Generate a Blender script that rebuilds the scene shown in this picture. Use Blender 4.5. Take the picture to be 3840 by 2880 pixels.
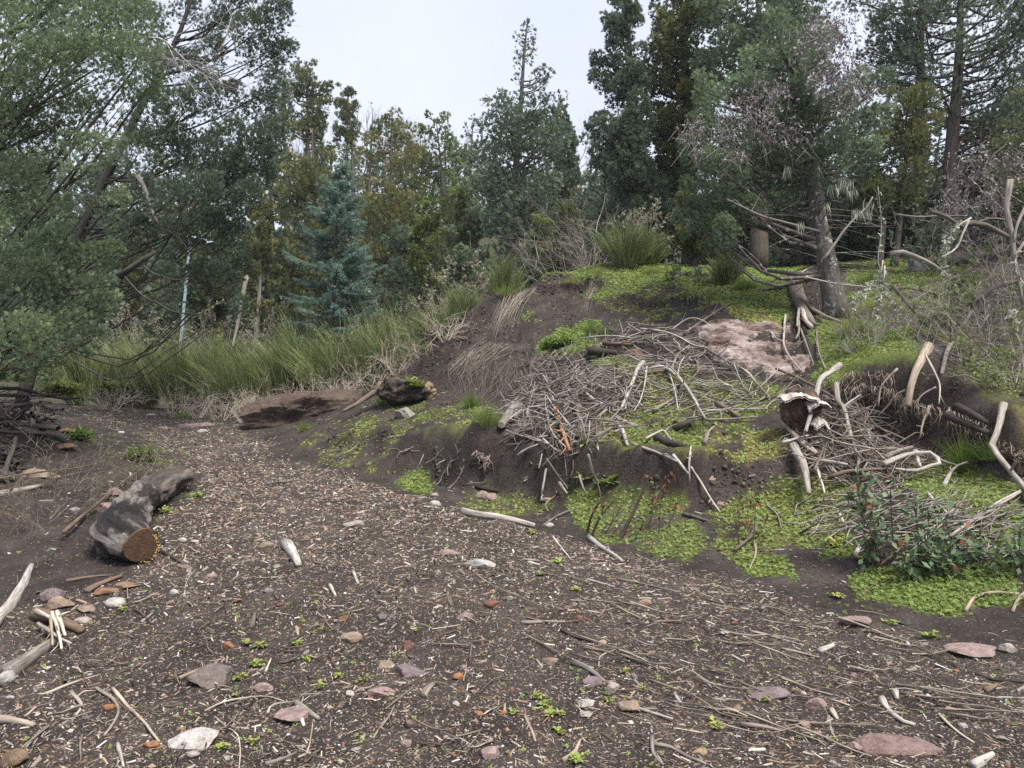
import bpy, math, random
import numpy as np
from mathutils import Vector

for o in list(bpy.data.objects):
    bpy.data.objects.remove(o)
scene = bpy.context.scene
COL = scene.collection
RNG = np.random.default_rng(7)
random.seed(7)

# ------------------------------------------------------------------ camera
PITCH = math.radians(4.0)
EYE = 1.6
FSRC = 2691.0                      # focal length in pixels of a 3840-wide picture
cam_d = bpy.data.cameras.new('camera')
cam_d.sensor_width = 36.0
cam_d.lens = 36.0 * FSRC / 3840.0
cam_d.clip_start = 0.05
cam_d.clip_end = 2000
cam = bpy.data.objects.new('camera', cam_d)
COL.objects.link(cam)
cam.location = (0, 0, EYE)
cam.rotation_euler = (math.pi / 2 + PITCH, 0, 0)
scene.camera = cam

# ------------------------------------------------------------------ sky, sun, exposure
SUN_EL, SUN_AZ = math.radians(58), math.radians(142)     # azimuth from +Y towards +X
world = bpy.data.worlds.new('World')
scene.world = world
world.use_nodes = True
wn, wl = world.node_tree.nodes, world.node_tree.links
wn.clear()
w_out = wn.new('ShaderNodeOutputWorld')
w_bg = wn.new('ShaderNodeBackground')
w_bg.inputs['Strength'].default_value = 0.10
w_sky = wn.new('ShaderNodeTexSky')
w_sky.sky_type = 'NISHITA'
w_sky.sun_disc = False
w_sky.sun_elevation = SUN_EL
w_sky.sun_rotation = SUN_AZ
w_tc = wn.new('ShaderNodeTexCoord')
w_no = wn.new('ShaderNodeTexNoise')
w_no.inputs['Scale'].default_value = 1.6
w_no.inputs['Detail'].default_value = 5
w_no.inputs['Roughness'].default_value = 0.55
w_map = wn.new('ShaderNodeMapping')
w_map.inputs['Scale'].default_value = (1, 1, 1.8)
w_cr = wn.new('ShaderNodeValToRGB')
w_cr.color_ramp.elements[0].position = 0.3
w_cr.color_ramp.elements[0].color = (0.262, 0.288, 0.362, 1)
w_cr.color_ramp.elements[1].position = 0.72
w_cr.color_ramp.elements[1].color = (0.330, 0.348, 0.395, 1)
w_mul = wn.new('ShaderNodeMixRGB')
w_mul.blend_type = 'MULTIPLY'
w_mul.inputs['Fac'].default_value = 1.0
w_mul.inputs['Color2'].default_value = (10.0, 10.0, 10.0, 1)
w_mix = wn.new('ShaderNodeMixRGB')
w_mix.inputs['Fac'].default_value = 0.95
wl.new(w_tc.outputs['Generated'], w_map.inputs['Vector'])
wl.new(w_map.outputs[0], w_no.inputs['Vector'])
wl.new(w_no.outputs['Fac'], w_cr.inputs['Fac'])
wl.new(w_cr.outputs['Color'], w_mul.inputs['Color1'])
wl.new(w_sky.outputs['Color'], w_mix.inputs['Color1'])
wl.new(w_mul.outputs['Color'], w_mix.inputs['Color2'])
wl.new(w_mix.outputs['Color'], w_bg.inputs['Color'])
wl.new(w_bg.outputs[0], w_out.inputs['Surface'])

sun_d = bpy.data.lights.new('sun', 'SUN')
sun_d.energy = 2.6
sun_d.angle = math.radians(22)
sun_d.color = (1.0, 0.96, 0.9)
sun = bpy.data.objects.new('sun', sun_d)
COL.objects.link(sun)
sdir = Vector((math.sin(SUN_AZ) * math.cos(SUN_EL), math.cos(SUN_AZ) * math.cos(SUN_EL), math.sin(SUN_EL)))
sun.rotation_euler = (-sdir).to_track_quat('-Z', 'Y').to_euler()
sun.location = (0, 0, 40)

vs = scene.view_settings
vs.view_transform = 'Standard'
vs.look = 'None'
vs.exposure = 1.55
vs.gamma = 1.0
vs.use_curve_mapping = False
scene.cycles.max_bounces = 6
scene.cycles.diffuse_bounces = 4
scene.cycles.glossy_bounces = 2
scene.cycles.transmission_bounces = 4
scene.cycles.volume_bounces = 1
scene.cycles.use_denoising = False
scene.cycles.denoiser = 'OPENIMAGEDENOISE'
scene.cycles.denoising_input_passes = 'RGB_ALBEDO_NORMAL'
scene.cycles.denoising_prefilter = 'ACCURATE'

# ------------------------------------------------------------------ picture regions -> source pixels -> rays
REG = dict(V=(0, 0, 3840 / 2212), A=(1800, 1250, 800 / 2212), B=(2400, 1100, 800 / 1269), C=(2900, 1250, 800 / 1269),
           D=(3040, 1700, 800 / 1269), E=(0, 1400, 800 / 1269), F=(2200, 1750, 800 / 1269), G=(2780, 2085, 1060 / 1269),
           H=(3040, 700, 800 / 1269), L=(0, 1700, 1573 / 2212), M=(1400, 1700, 1573 / 2212), T=(2200, 0, 1640 / 2212),
           S=(2200, 900, 1640 / 2212), K=(1100, 900, 1280 / 2212), J=(0, 800, 1280 / 2212), I=(0, 0, 1280 / 2212),
           W=(1000, 0, 1280 / 2212))

def src(reg, pts):
    x0, y0, s = REG[reg]
    p = np.asarray(pts, float).reshape(-1, 2)
    return np.stack([x0 + p[:, 0] * s, y0 + p[:, 1] * s], 1)

def ray(sp):
    """slope of the view ray per metre of forward distance: (dx/dY, dz/dY)"""
    u = (sp[:, 0] - 1920.0) / FSRC
    v = (1440.0 - sp[:, 1]) / FSRC
    dy = math.cos(PITCH) - v * math.sin(PITCH)
    return u / dy, (math.sin(PITCH) + v * math.cos(PITCH)) / dy

def at(reg, pts, Y):
    rx, rz = ray(src(reg, pts))
    Y = np.broadcast_to(np.asarray(Y, float), rx.shape)
    return np.stack([rx * Y, Y, EYE + rz * Y], 1)

def project(P):
    """world points -> overview (V) pixel coordinates"""
    d = P - np.array([0, 0, EYE])
    zc = d[:, 1] * math.cos(PITCH) + d[:, 2] * math.sin(PITCH)
    yc = -d[:, 1] * math.sin(PITCH) + d[:, 2] * math.cos(PITCH)
    zc = np.where(zc < 0.05, 0.05, zc)
    return 1106 + d[:, 0] / zc * 1550.1, 829.5 - yc / zc * 1550.1

# ------------------------------------------------------------------ noise
_tab = np.random.default_rng(99).random(4096)
def _h3(i, j, k):
    return _tab[(i * 374761 + j * 668265 + k * 974711 + (i * j % 1013) * 31) % 4096]

def vnoise(P):
    P = np.asarray(P, float)
    if P.shape[1] == 2:
        P = np.concatenate([P, np.zeros((len(P), 1))], 1)
    i = np.floor(P).astype(np.int64)
    f = P - i
    f = f * f * (3 - 2 * f)
    i = i + 5000
    r = 0
    for a in (0, 1):
        for b in (0, 1):
            for c in (0, 1):
                w = (f[:, 0] if a else 1 - f[:, 0]) * (f[:, 1] if b else 1 - f[:, 1]) * (f[:, 2] if c else 1 - f[:, 2])
                r = r + w * _h3(i[:, 0] + a, i[:, 1] + b, i[:, 2] + c)
    return r * 2 - 1

def fbm(P, octv=4, gain=0.5):
    s, a, t = 0, 1.0, 0
    P = np.asarray(P, float)
    for o in range(octv):
        s = s + a * vnoise(P * (2.03 ** o) + 17.3 * o)
        t += a
        a *= gain
    return s / t

def inpoly(px, py, poly):
    c = np.zeros(len(px), bool)
    n = len(poly)
    for i in range(n):
        x1, y1 = poly[i]
        x2, y2 = poly[i - 1]
        if y1 == y2:
            continue
        c ^= ((y1 > py) != (y2 > py)) & (px < (x2 - x1) * (py - y1) / (y2 - y1) + x1)
    return c

# ------------------------------------------------------------------ mesh builders
def mesh(name, V, F, mat=None, smooth=False, attrs=None):
    V = np.asarray(V, np.float32)
    F = np.asarray(F, np.int32)
    me = bpy.data.meshes.new(name)
    me.vertices.add(len(V))
    me.vertices.foreach_set('co', V.ravel())
    k = F.shape[1]
    me.loops.add(F.size)
    me.loops.foreach_set('vertex_index', F.ravel())
    me.polygons.add(len(F))
    me.polygons.foreach_set('loop_start', np.arange(0, F.size, k, dtype=np.int32))
    me.polygons.foreach_set('loop_total', np.full(len(F), k, np.int32))
    me.polygons.foreach_set('use_smooth', np.full(len(F), smooth, bool))
    if attrs:
        for an, (ty, dat) in attrs.items():
            a = me.attributes.new(an, ty, 'POINT')
            key = 'value' if ty == 'FLOAT' else ('vector' if ty == 'FLOAT_VECTOR' else 'color')
            a.data.foreach_set(key, np.asarray(dat, np.float32).ravel())
    if mat:
        me.materials.append(mat)
    me.update(calc_edges=True)
    return me

def link(name, me, parent=None, loc=None):
    o = bpy.data.objects.new(name, me)
    COL.objects.link(o)
    if parent is not None:
        o.parent = parent
    if loc is not None:
        o.location = loc
    return o

def tag(o, label=None, cat=None, group=None, kind=None):
    if label: o['label'] = label
    if cat: o['category'] = cat
    if group: o['group'] = group
    if kind: o['kind'] = kind
    return o

def empty(name, loc=(0, 0, 0)):
    e = bpy.data.objects.new(name, None)
    COL.objects.link(e)
    e.location = loc
    e.empty_display_size = 0.2
    return e

def unit(a):
    return a / np.maximum(np.linalg.norm(a, axis=-1, keepdims=True), 1e-9)

def spline(P, n):
    """Catmull-Rom through P, n points"""
    P = np.asarray(P, float)
    if len(P) == 2:
        t = np.linspace(0, 1, n)[:, None]
        return P[0] * (1 - t) + P[1] * t
    Q = np.vstack([2 * P[0] - P[1], P, 2 * P[-1] - P[-2]])
    L = np.concatenate([[0], np.cumsum(np.linalg.norm(np.diff(P, axis=0), axis=1))])
    out = []
    for s in np.linspace(0, L[-1], n):
        i = min(max(np.searchsorted(L, s, 'right') - 1, 0), len(P) - 2)
        t = (s - L[i]) / max(L[i + 1] - L[i], 1e-9)
        a, b, c, d = Q[i:i + 4]
        out.append(0.5 * (2 * b + (c - a) * t + (2 * a - 5 * b + 4 * c - d) * t * t + (3 * b - a - 3 * c + d) * t ** 3))
    return np.array(out)

def tube(C, R, sides=6, rough=0.0, seed=0, cap=True):
    """tapered tube along C with radii R; returns V, quads (caps as degenerate-free quads via centre), uvw"""
    C = np.asarray(C, float); n = len(C)
    R = np.broadcast_to(np.asarray(R, float), (n,))
    T = unit(np.gradient(C, axis=0))
    up = np.array([0.31, 0.17, 0.93])
    if abs(T[0] @ up) > 0.9: up = np.array([0.9, 0.3, 0.1])
    N = []
    nrm = up - T[0] * (up @ T[0]); nrm = nrm / np.linalg.norm(nrm)
    for i in range(n):
        nrm = nrm - T[i] * (nrm @ T[i]); nrm = nrm / max(np.linalg.norm(nrm), 1e-9)
        N.append(nrm.copy())
    N = np.array(N); B = np.cross(T, N)
    th = np.linspace(0, 2 * np.pi, sides, endpoint=False)
    rr = np.repeat(R[:, None], sides, 1)
    L = np.concatenate([[0], np.cumsum(np.linalg.norm(np.diff(C, axis=0), axis=1))])
    uvw = np.stack([np.cos(th)[None, :] * rr, np.sin(th)[None, :] * rr, np.repeat(L[:, None], sides, 1)], 2).reshape(-1, 3)
    if rough > 0:
        q = np.stack([np.cos(th)[None, :].repeat(n, 0) * 1.3, np.sin(th)[None, :].repeat(n, 0) * 1.3,
                      (L[:, None] / max(R.max(), 1e-4) * 0.35).repeat(sides, 1)], 2).reshape(-1, 3) + seed * 7.7
        rr = rr * (1 + rough * fbm(q, 3).reshape(n, sides) * 1.8)
    V = C[:, None, :] + rr[:, :, None] * (np.cos(th)[None, :, None] * N[:, None, :] + np.sin(th)[None, :, None] * B[:, None, :])
    V = V.reshape(-1, 3)
    i = np.arange(n - 1)[:, None] * sides; j = np.arange(sides)[None, :]; j2 = (j + 1) % sides
    F = np.stack([i + j, i + j2, i + sides + j2, i + sides + j], 2).reshape(-1, 4)
    if cap:
        k = len(V)
        V = np.vstack([V, C[0] - T[0] * R[0] * 0.15, C[-1] + T[-1] * R[-1] * 0.3])
        uvw = np.vstack([uvw, [0, 0, 0], [0, 0, L[-1]]])
        if sides % 2 == 0:
            js = np.arange(0, sides, 2)
            c0 = np.stack([np.full(len(js), k), (js + 2) % sides, js + 1, js], 1)
            e = (n - 1) * sides
            c1 = np.stack([np.full(len(js), k + 1), e + js, e + js + 1, e + (js + 2) % sides], 1)
            F = np.vstack([F, c0, c1])
    return V, F, uvw

class Bag:
    """collects pieces of one mesh"""
    def __init__(s):
        s.V, s.F, s.U, s.C, s.n = [], [], [], [], 0
    def add(s, V, F, U=None, col=None):
        s.V.append(V); s.F.append(np.asarray(F) + s.n)
        s.U.append(np.zeros((len(V), 3)) if U is None else U)
        c = np.zeros((len(V), 4)); c[:, 3] = 1
        if col is not None: c[:, :3] = col
        s.C.append(c)
        s.n += len(V)
    def mesh(s, name, mat, smooth=False):
        return mesh(name, np.vstack(s.V), np.vstack(s.F), mat, smooth,
                    dict(uvw=('FLOAT_VECTOR', np.vstack(s.U)), col=('FLOAT_COLOR', np.vstack(s.C))))

def segs(P0, P1, R0, R1, sides=3):
    """many thin frustums at once"""
    P0, P1 = np.asarray(P0, float), np.asarray(P1, float)
    R0, R1 = np.asarray(R0, float), np.asarray(R1, float)
    n = len(P0)
    d = unit(P1 - P0)
    a = np.where(np.abs(d[:, 2:3]) > 0.9, np.array([[1.0, 0, 0]]), np.array([[0, 0, 1.0]]))
    s = unit(np.cross(d, a)); b = np.cross(d, s)
    th = np.linspace(0, 2 * np.pi, sides, endpoint=False)
    ring = np.cos(th)[None, :, None] * s[:, None, :] + np.sin(th)[None, :, None] * b[:, None, :]
    V = np.concatenate([P0[:, None, :] + ring * R0[:, None, None], P1[:, None, :] + ring * R1[:, None, None]], 1).reshape(-1, 3)
    base = np.arange(n)[:, None] * (2 * sides)
    j = np.arange(sides)[None, :]; j2 = (j + 1) % sides
    F = np.stack([base + j, base + j2, base + sides + j2, base + sides + j], 2).reshape(-1, 4)
    return V, F

def blades(pos, dirs, size, tmpl, tint, nrm=None, rng=RNG, bend=0.0, tri=False):
    """fans of pointed blades. tmpl rows: start along axis, angle, length, width"""
    n = len(pos); K = len(tmpl)
    d = unit(dirs)
    r = rng.normal(size=(n, 3)) if nrm is None else nrm
    s = unit(np.cross(d, r)); nn = np.cross(s, d)
    t = np.asarray(tmpl, float)
    st, an, ln, wd = t[:, 0], t[:, 1], t[:, 2], t[:, 3]
    sz = size[:, None, None]
    ax = np.cos(an)[None, :, None] * d[:, None, :] + np.sin(an)[None, :, None] * s[:, None, :]
    sd = -np.sin(an)[None, :, None] * d[:, None, :] + np.cos(an)[None, :, None] * s[:, None, :]
    lift = rng.normal(size=(n, K, 1)) * 0.25
    ax = ax + lift * nn[:, None, :]
    b = pos[:, None, :] + d[:, None, :] * st[None, :, None] * sz
    mid = b + ax * (ln * 0.45)[None, :, None] * sz
    p0 = b
    p1 = mid + sd * (wd * 0.5)[None, :, None] * sz
    p2 = mid - sd * (wd * 0.5)[None, :, None] * sz
    p3 = b + ax * ln[None, :, None] * sz + bend * sz * np.array([0, 0, -1.0])
    if tri:                                       # far or tiny blades: one triangle each
        m2 = b + ax * (ln * 0.2)[None, :, None] * sz
        w2 = sd * (wd * 0.62)[None, :, None] * sz
        V = np.stack([m2 - w2, m2 + w2, p3], 2).reshape(-1, 3)
        return V, np.arange(n * K * 3).reshape(-1, 3), np.repeat(tint, K * 3)
    V = np.stack([p0, p1, p3, p2], 2).reshape(-1, 3)
    F = np.arange(n * K * 4).reshape(-1, 4)
    T = np.repeat(tint, K * 4)
    return V, F, T

# ------------------------------------------------------------------ materials
def newmat(name):
    m = bpy.data.materials.new(name)
    m.use_nodes = True
    nt = m.node_tree
    nt.nodes.clear()
    return m, nt, nt.nodes, nt.links

def N_(nodes, ty, **kw):
    n = nodes.new(ty)
    for k, v in kw.items():
        if k in n.inputs: n.inputs[k].default_value = v
        else: setattr(n, k, v)
    return n

def ramp(nodes, stops):
    r = nodes.new('ShaderNodeValToRGB')
    e = r.color_ramp.elements
    while len(e) < len(stops): e.new(0.5)
    for i, (p, c) in enumerate(stops):
        e[i].position = p
        e[i].color = (*c, 1)
    return r

def leaf_mat(name, stops, trans=0.42, rough=0.55, spec=0.25):
    m, nt, n, l = newmat(name)
    at_ = N_(n, 'ShaderNodeAttribute', attribute_name='tint')
    rp = ramp(n, stops)
    l.new(at_.outputs['Fac'], rp.inputs['Fac'])
    p = N_(n, 'ShaderNodeBsdfPrincipled', Roughness=rough)
    p.inputs['Specular IOR Level'].default_value = spec
    tr = N_(n, 'ShaderNodeBsdfTranslucent')
    mx = N_(n, 'ShaderNodeMixShader')
    mx.inputs['Fac'].default_value = trans
    l.new(rp.outputs[0], p.inputs['Base Color'])
    l.new(rp.outputs[0], tr.inputs['Color'])
    l.new(p.outputs[0], mx.inputs[1]); l.new(tr.outputs[0], mx.inputs[2])
    o = N_(n, 'ShaderNodeOutputMaterial')
    l.new(mx.outputs[0], o.inputs['Surface'])
    return m

def wood_mat(name, attr=False, lichen=0.0, contrast=1.0):
    """fibrous weathered wood; colour from the object's own colour (or the col attribute)"""
    m, nt, n, l = newmat(name)
    uv = N_(n, 'ShaderNodeAttribute', attribute_name='uvw')
    mp = N_(n, 'ShaderNodeMapping'); mp.inputs['Scale'].default_value = (60, 60, 5)
    l.new(uv.outputs['Vector'], mp.inputs['Vector'])
    oi = N_(n, 'ShaderNodeObjectInfo')
    ad = N_(n, 'ShaderNodeVectorMath', operation='ADD')
    sc_ = N_(n, 'ShaderNodeMath', operation='MULTIPLY'); sc_.inputs[1].default_value = 37.0
    l.new(oi.outputs['Random'], sc_.inputs[0])
    l.new(mp.outputs[0], ad.inputs[0]); l.new(sc_.outputs[0], ad.inputs[1])
    no = N_(n, 'ShaderNodeTexNoise', Scale=1.0, Detail=5.0, Roughness=0.65)
    l.new(ad.outputs[0], no.inputs['Vector'])
    rp = ramp(n, [(0.28, (0.25 / contrast,) * 3), (0.5, (0.8, 0.8, 0.8)), (0.72, (1.35, 1.33, 1.28))])
    l.new(no.outputs['Fac'], rp.inputs['Fac'])
    no2 = N_(n, 'ShaderNodeTexNoise', Scale=0.22, Detail=3.0)
    l.new(ad.outputs[0], no2.inputs['Vector'])
    rp2 = ramp(n, [(0.35, (0.5, 0.42, 0.36)), (0.6, (1.0, 1.0, 1.0))])
    l.new(no2.outputs['Fac'], rp2.inputs['Fac'])
    m1 = N_(n, 'ShaderNodeMixRGB', blend_type='MULTIPLY'); m1.inputs['Fac'].default_value = 1
    m2 = N_(n, 'ShaderNodeMixRGB', blend_type='MULTIPLY'); m2.inputs['Fac'].default_value = 0.5
    if attr:
        ca = N_(n, 'ShaderNodeAttribute', attribute_name='col')
        l.new(ca.outputs['Color'], m1.inputs['Color1'])
    else:
        l.new(oi.outputs['Color'], m1.inputs['Color1'])
    l.new(rp.outputs[0], m1.inputs['Color2'])
    l.new(m1.outputs[0], m2.inputs['Color1']); l.new(rp2.outputs[0], m2.inputs['Color2'])
    last = m2
    if lichen > 0:
        ge = N_(n, 'ShaderNodeTexCoord')
        v = N_(n, 'ShaderNodeTexNoise', Scale=9.0, Detail=6.0, Roughness=0.7)
        l.new(ge.outputs['Object'], v.inputs['Vector'])
        r3 = ramp(n, [(0.60 - lichen * 0.1, (0, 0, 0)), (0.66 - lichen * 0.1, (1, 1, 1))])
        l.new(v.outputs['Fac'], r3.inputs['Fac'])
        m3 = N_(n, 'ShaderNodeMixRGB'); m3.inputs['Color2'].default_value = (0.36, 0.37, 0.34, 1)
        l.new(r3.outputs[0], m3.inputs['Fac']); l.new(m2.outputs[0], m3.inputs['Color1'])
        last = m3
    bp = N_(n, 'ShaderNodeBump', Strength=0.6, Distance=0.01)
    l.new(no.outputs['Fac'], bp.inputs['Height'])
    p = N_(n, 'ShaderNodeBsdfPrincipled', Roughness=0.8)
    p.inputs['Specular IOR Level'].default_value = 0.25
    l.new(last.outputs[0], p.inputs['Base Color'])
    l.new(bp.outputs[0], p.inputs['Normal'])
    o = N_(n, 'ShaderNodeOutputMaterial')
    l.new(p.outputs[0], o.inputs['Surface'])
    return m

def rock_mat(name, attr=False, scale=1.0, stain=False):
    m, nt, n, l = newmat(name)
    tc = N_(n, 'ShaderNodeTexCoord')
    oi = N_(n, 'ShaderNodeObjectInfo')
    ad = N_(n, 'ShaderNodeVectorMath', operation='ADD')
    sc_ = N_(n, 'ShaderNodeMath', operation='MULTIPLY'); sc_.inputs[1].default_value = 23.0
    l.new(oi.outputs['Random'], sc_.inputs[0])
    geo = N_(n, 'ShaderNodeNewGeometry')
    l.new(geo.outputs['Position'], ad.inputs[0]); l.new(sc_.outputs[0], ad.inputs[1])
    n1 = N_(n, 'ShaderNodeTexNoise', Scale=14.0 * scale, Detail=7.0, Roughness=0.7)
    n2 = N_(n, 'ShaderNodeTexNoise', Scale=110.0 * scale, Detail=3.0, Roughness=0.6)
    l.new(ad.outputs[0], n1.inputs['Vector']); l.new(ad.outputs[0], n2.inputs['Vector'])
    r1 = ramp(n, [(0.3, (0.48, 0.44, 0.42)), (0.55, (1.0, 1.0, 1.0)), (0.75, (1.25, 1.22, 1.2))])
    r2 = ramp(n, [(0.35, (0.6, 0.58, 0.58)), (0.6, (1.12, 1.12, 1.12))])
    l.new(n1.outputs['Fac'], r1.inputs['Fac']); l.new(n2.outputs['Fac'], r2.inputs['Fac'])
    m1 = N_(n, 'ShaderNodeMixRGB', blend_type='MULTIPLY'); m1.inputs['Fac'].default_value = 1
    m2 = N_(n, 'ShaderNodeMixRGB', blend_type='MULTIPLY'); m2.inputs['Fac'].default_value = 0.8
    if attr:
        ca = N_(n, 'ShaderNodeAttribute', attribute_name='col')
        l.new(ca.outputs['Color'], m1.inputs['Color1'])
    else:
        l.new(oi.outputs['Color'], m1.inputs['Color1'])
    l.new(r1.outputs[0], m1.inputs['Color2']); l.new(m1.outputs[0], m2.inputs['Color1']); l.new(r2.outputs[0], m2.inputs['Color2'])
    if stain:
        n0 = N_(n, 'ShaderNodeTexNoise', Scale=1.9, Detail=7.0, Roughness=0.68)
        mp0 = N_(n, 'ShaderNodeMapping'); mp0.inputs['Scale'].default_value = (1, 1, 2.2)
        l.new(geo.outputs['Position'], mp0.inputs['Vector']); l.new(mp0.outputs[0], n0.inputs['Vector'])
        r0 = ramp(n, [(0.36, (0.16, 0.12, 0.10)), (0.47, (0.6, 0.52, 0.47)), (0.58, (1.0, 1.0, 1.0)), (0.75, (1.3, 1.3, 1.3))])
        l.new(n0.outputs['Fac'], r0.inputs['Fac'])
        m0 = N_(n, 'ShaderNodeMixRGB', blend_type='MULTIPLY'); m0.inputs['Fac'].default_value = 1
        l.new(m2.outputs[0], m0.inputs['Color1']); l.new(r0.outputs[0], m0.inputs['Color2'])
        m2 = m0
    bp = N_(n, 'ShaderNodeBump', Strength=0.7, Distance=0.02)
    l.new(n1.outputs['Fac'], bp.inputs['Height'])
    p = N_(n, 'ShaderNodeBsdfPrincipled', Roughness=0.85)
    p.inputs['Specular IOR Level'].default_value = 0.25
    l.new(m2.outputs[0], p.inputs['Base Color']); l.new(bp.outputs[0], p.inputs['Normal'])
    o = N_(n, 'ShaderNodeOutputMaterial')
    l.new(p.outputs[0], o.inputs['Surface'])
    return m

def col_mat(name, rough=0.8, trans=0.0, spec=0.2):
    m, nt, n, l = newmat(name)
    ca = N_(n, 'ShaderNodeAttribute', attribute_name='col')
    p = N_(n, 'ShaderNodeBsdfPrincipled', Roughness=rough)
    p.inputs['Specular IOR Level'].default_value = spec
    l.new(ca.outputs['Color'], p.inputs['Base Color'])
    o = N_(n, 'ShaderNodeOutputMaterial')
    l.new(p.outputs[0], o.inputs['Surface'])
    return m

def soil_mat():
    m, nt, n, l = newmat('soil')
    geo = N_(n, 'ShaderNodeNewGeometry')
    ms = N_(n, 'ShaderNodeAttribute', attribute_name='mask')      # r moss, g litter, b yellow moss
    sp = N_(n, 'ShaderNodeSeparateColor'); l.new(ms.outputs['Color'], sp.inputs[0])
    n1 = N_(n, 'ShaderNodeTexNoise', Scale=2.2, Detail=8.0, Roughness=0.65)
    n2 = N_(n, 'ShaderNodeTexNoise', Scale=38.0, Detail=6.0, Roughness=0.7)
    l.new(geo.outputs['Position'], n1.inputs['Vector']); l.new(geo.outputs['Position'], n2.inputs['Vector'])
    r1 = ramp(n, [(0.32, (0.024, 0.0185, 0.0165)), (0.52, (0.047, 0.037, 0.033)), (0.72, (0.082, 0.066, 0.057))])
    l.new(n1.outputs['Fac'], r1.inputs['Fac'])
    r2 = ramp(n, [(0.3, (0.45, 0.45, 0.45)), (0.55, (1.0, 1.0, 1.0)), (0.75, (1.7, 1.6, 1.5))])
    l.new(n2.outputs['Fac'], r2.inputs['Fac'])
    m1 = N_(n, 'ShaderNodeMixRGB', blend_type='MULTIPLY'); m1.inputs['Fac'].default_value = 1
    l.new(r1.outputs[0], m1.inputs['Color1']); l.new(r2.outputs[0], m1.inputs['Color2'])
    # fine litter: crumbs too small to model one by one
    vo = N_(n, 'ShaderNodeTexVoronoi', Scale=95.0)
    mp = N_(n, 'ShaderNodeMapping'); mp.inputs['Scale'].default_value = (0.55, 1.0, 1.0); mp.inputs['Rotation'].default_value = (0, 0, 0.35)
    l.new(geo.outputs['Position'], mp.inputs['Vector']); l.new(mp.outputs[0], vo.inputs['Vector'])
    rc = ramp(n, [(0.0, (0.17, 0.125, 0.095)), (0.35, (0.10, 0.077, 0.066)), (0.6, (0.21, 0.165, 0.135)), (0.85, (0.30, 0.255, 0.215)), (1.0, (0.13, 0.098, 0.082))])
    sv = N_(n, 'ShaderNodeSeparateColor'); l.new(vo.outputs['Color'], sv.inputs[0])
    l.new(sv.outputs[0], rc.inputs['Fac'])
    th = ramp(n, [(0.22, (1, 1, 1)), (0.42, (0, 0, 0))]); l.new(vo.outputs['Distance'], th.inputs['Fac'])
    gt = N_(n, 'ShaderNodeMath', operation='LESS_THAN'); l.new(sv.outputs[1], gt.inputs[0])
    nl = N_(n, 'ShaderNodeTexNoise', Scale=5.0, Detail=4.0); l.new(geo.outputs['Position'], nl.inputs['Vector'])
    mu0 = N_(n, 'ShaderNodeMath', operation='MULTIPLY'); l.new(nl.outputs['Fac'], mu0.inputs[0]); l.new(sp.outputs[1], mu0.inputs[1])
    mu0b = N_(n, 'ShaderNodeMath', operation='MULTIPLY'); l.new(mu0.outputs[0], mu0b.inputs[0]); mu0b.inputs[1].default_value = 1.5
    l.new(mu0b.outputs[0], gt.inputs[1])
    mu = N_(n, 'ShaderNodeMath', operation='MULTIPLY'); l.new(th.outputs[0], mu.inputs[0]); l.new(gt.outputs[0], mu.inputs[1])
    m2 = N_(n, 'ShaderNodeMixRGB'); l.new(mu.outputs[0], m2.inputs['Fac']); l.new(m1.outputs[0], m2.inputs['Color1']); l.new(rc.outputs[0], m2.inputs['Color2'])
    # moss
    n3 = N_(n, 'ShaderNodeTexNoise', Scale=26.0, Detail=5.0, Roughness=0.7); l.new(geo.outputs['Position'], n3.inputs['Vector'])
    rm = ramp(n, [(0.3, (0.035, 0.05, 0.012)), (0.55, (0.09, 0.13, 0.025)), (0.75, (0.16, 0.20, 0.04))]); l.new(n3.outputs['Fac'], rm.inputs['Fac'])
    ry = ramp(n, [(0.3, (0.08, 0.06, 0.02)), (0.55, (0.19, 0.15, 0.04)), (0.75, (0.28, 0.22, 0.07))]); l.new(n3.outputs['Fac'], ry.inputs['Fac'])
    m3 = N_(n, 'ShaderNodeMixRGB'); l.new(sp.outputs[0], m3.inputs['Fac']); l.new(m2.outputs[0], m3.inputs['Color1']); l.new(rm.outputs[0], m3.inputs['Color2'])
    m4 = N_(n, 'ShaderNodeMixRGB'); l.new(sp.outputs[2], m4.inputs['Fac']); l.new(m3.outputs[0], m4.inputs['Color1']); l.new(ry.outputs[0], m4.inputs['Color2'])
    bp = N_(n, 'ShaderNodeBump', Strength=0.9, Distance=0.03)
    ad = N_(n, 'ShaderNodeMath', operation='ADD'); l.new(n2.outputs['Fac'], ad.inputs[0])
    ml = N_(n, 'ShaderNodeMath', operation='MULTIPLY'); l.new(mu.outputs[0], ml.inputs[0]); ml.inputs[1].default_value = 0.4
    l.new(ml.outputs[0], ad.inputs[1]); l.new(ad.outputs[0], bp.inputs['Height'])
    p = N_(n, 'ShaderNodeBsdfPrincipled', Roughness=0.92)
    p.inputs['Specular IOR Level'].default_value = 0.2
    l.new(m4.outputs[0], p.inputs['Base Color']); l.new(bp.outputs[0], p.inputs['Normal'])
    o = N_(n, 'ShaderNodeOutputMaterial'); l.new(p.outputs[0], o.inputs['Surface'])
    return m

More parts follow.
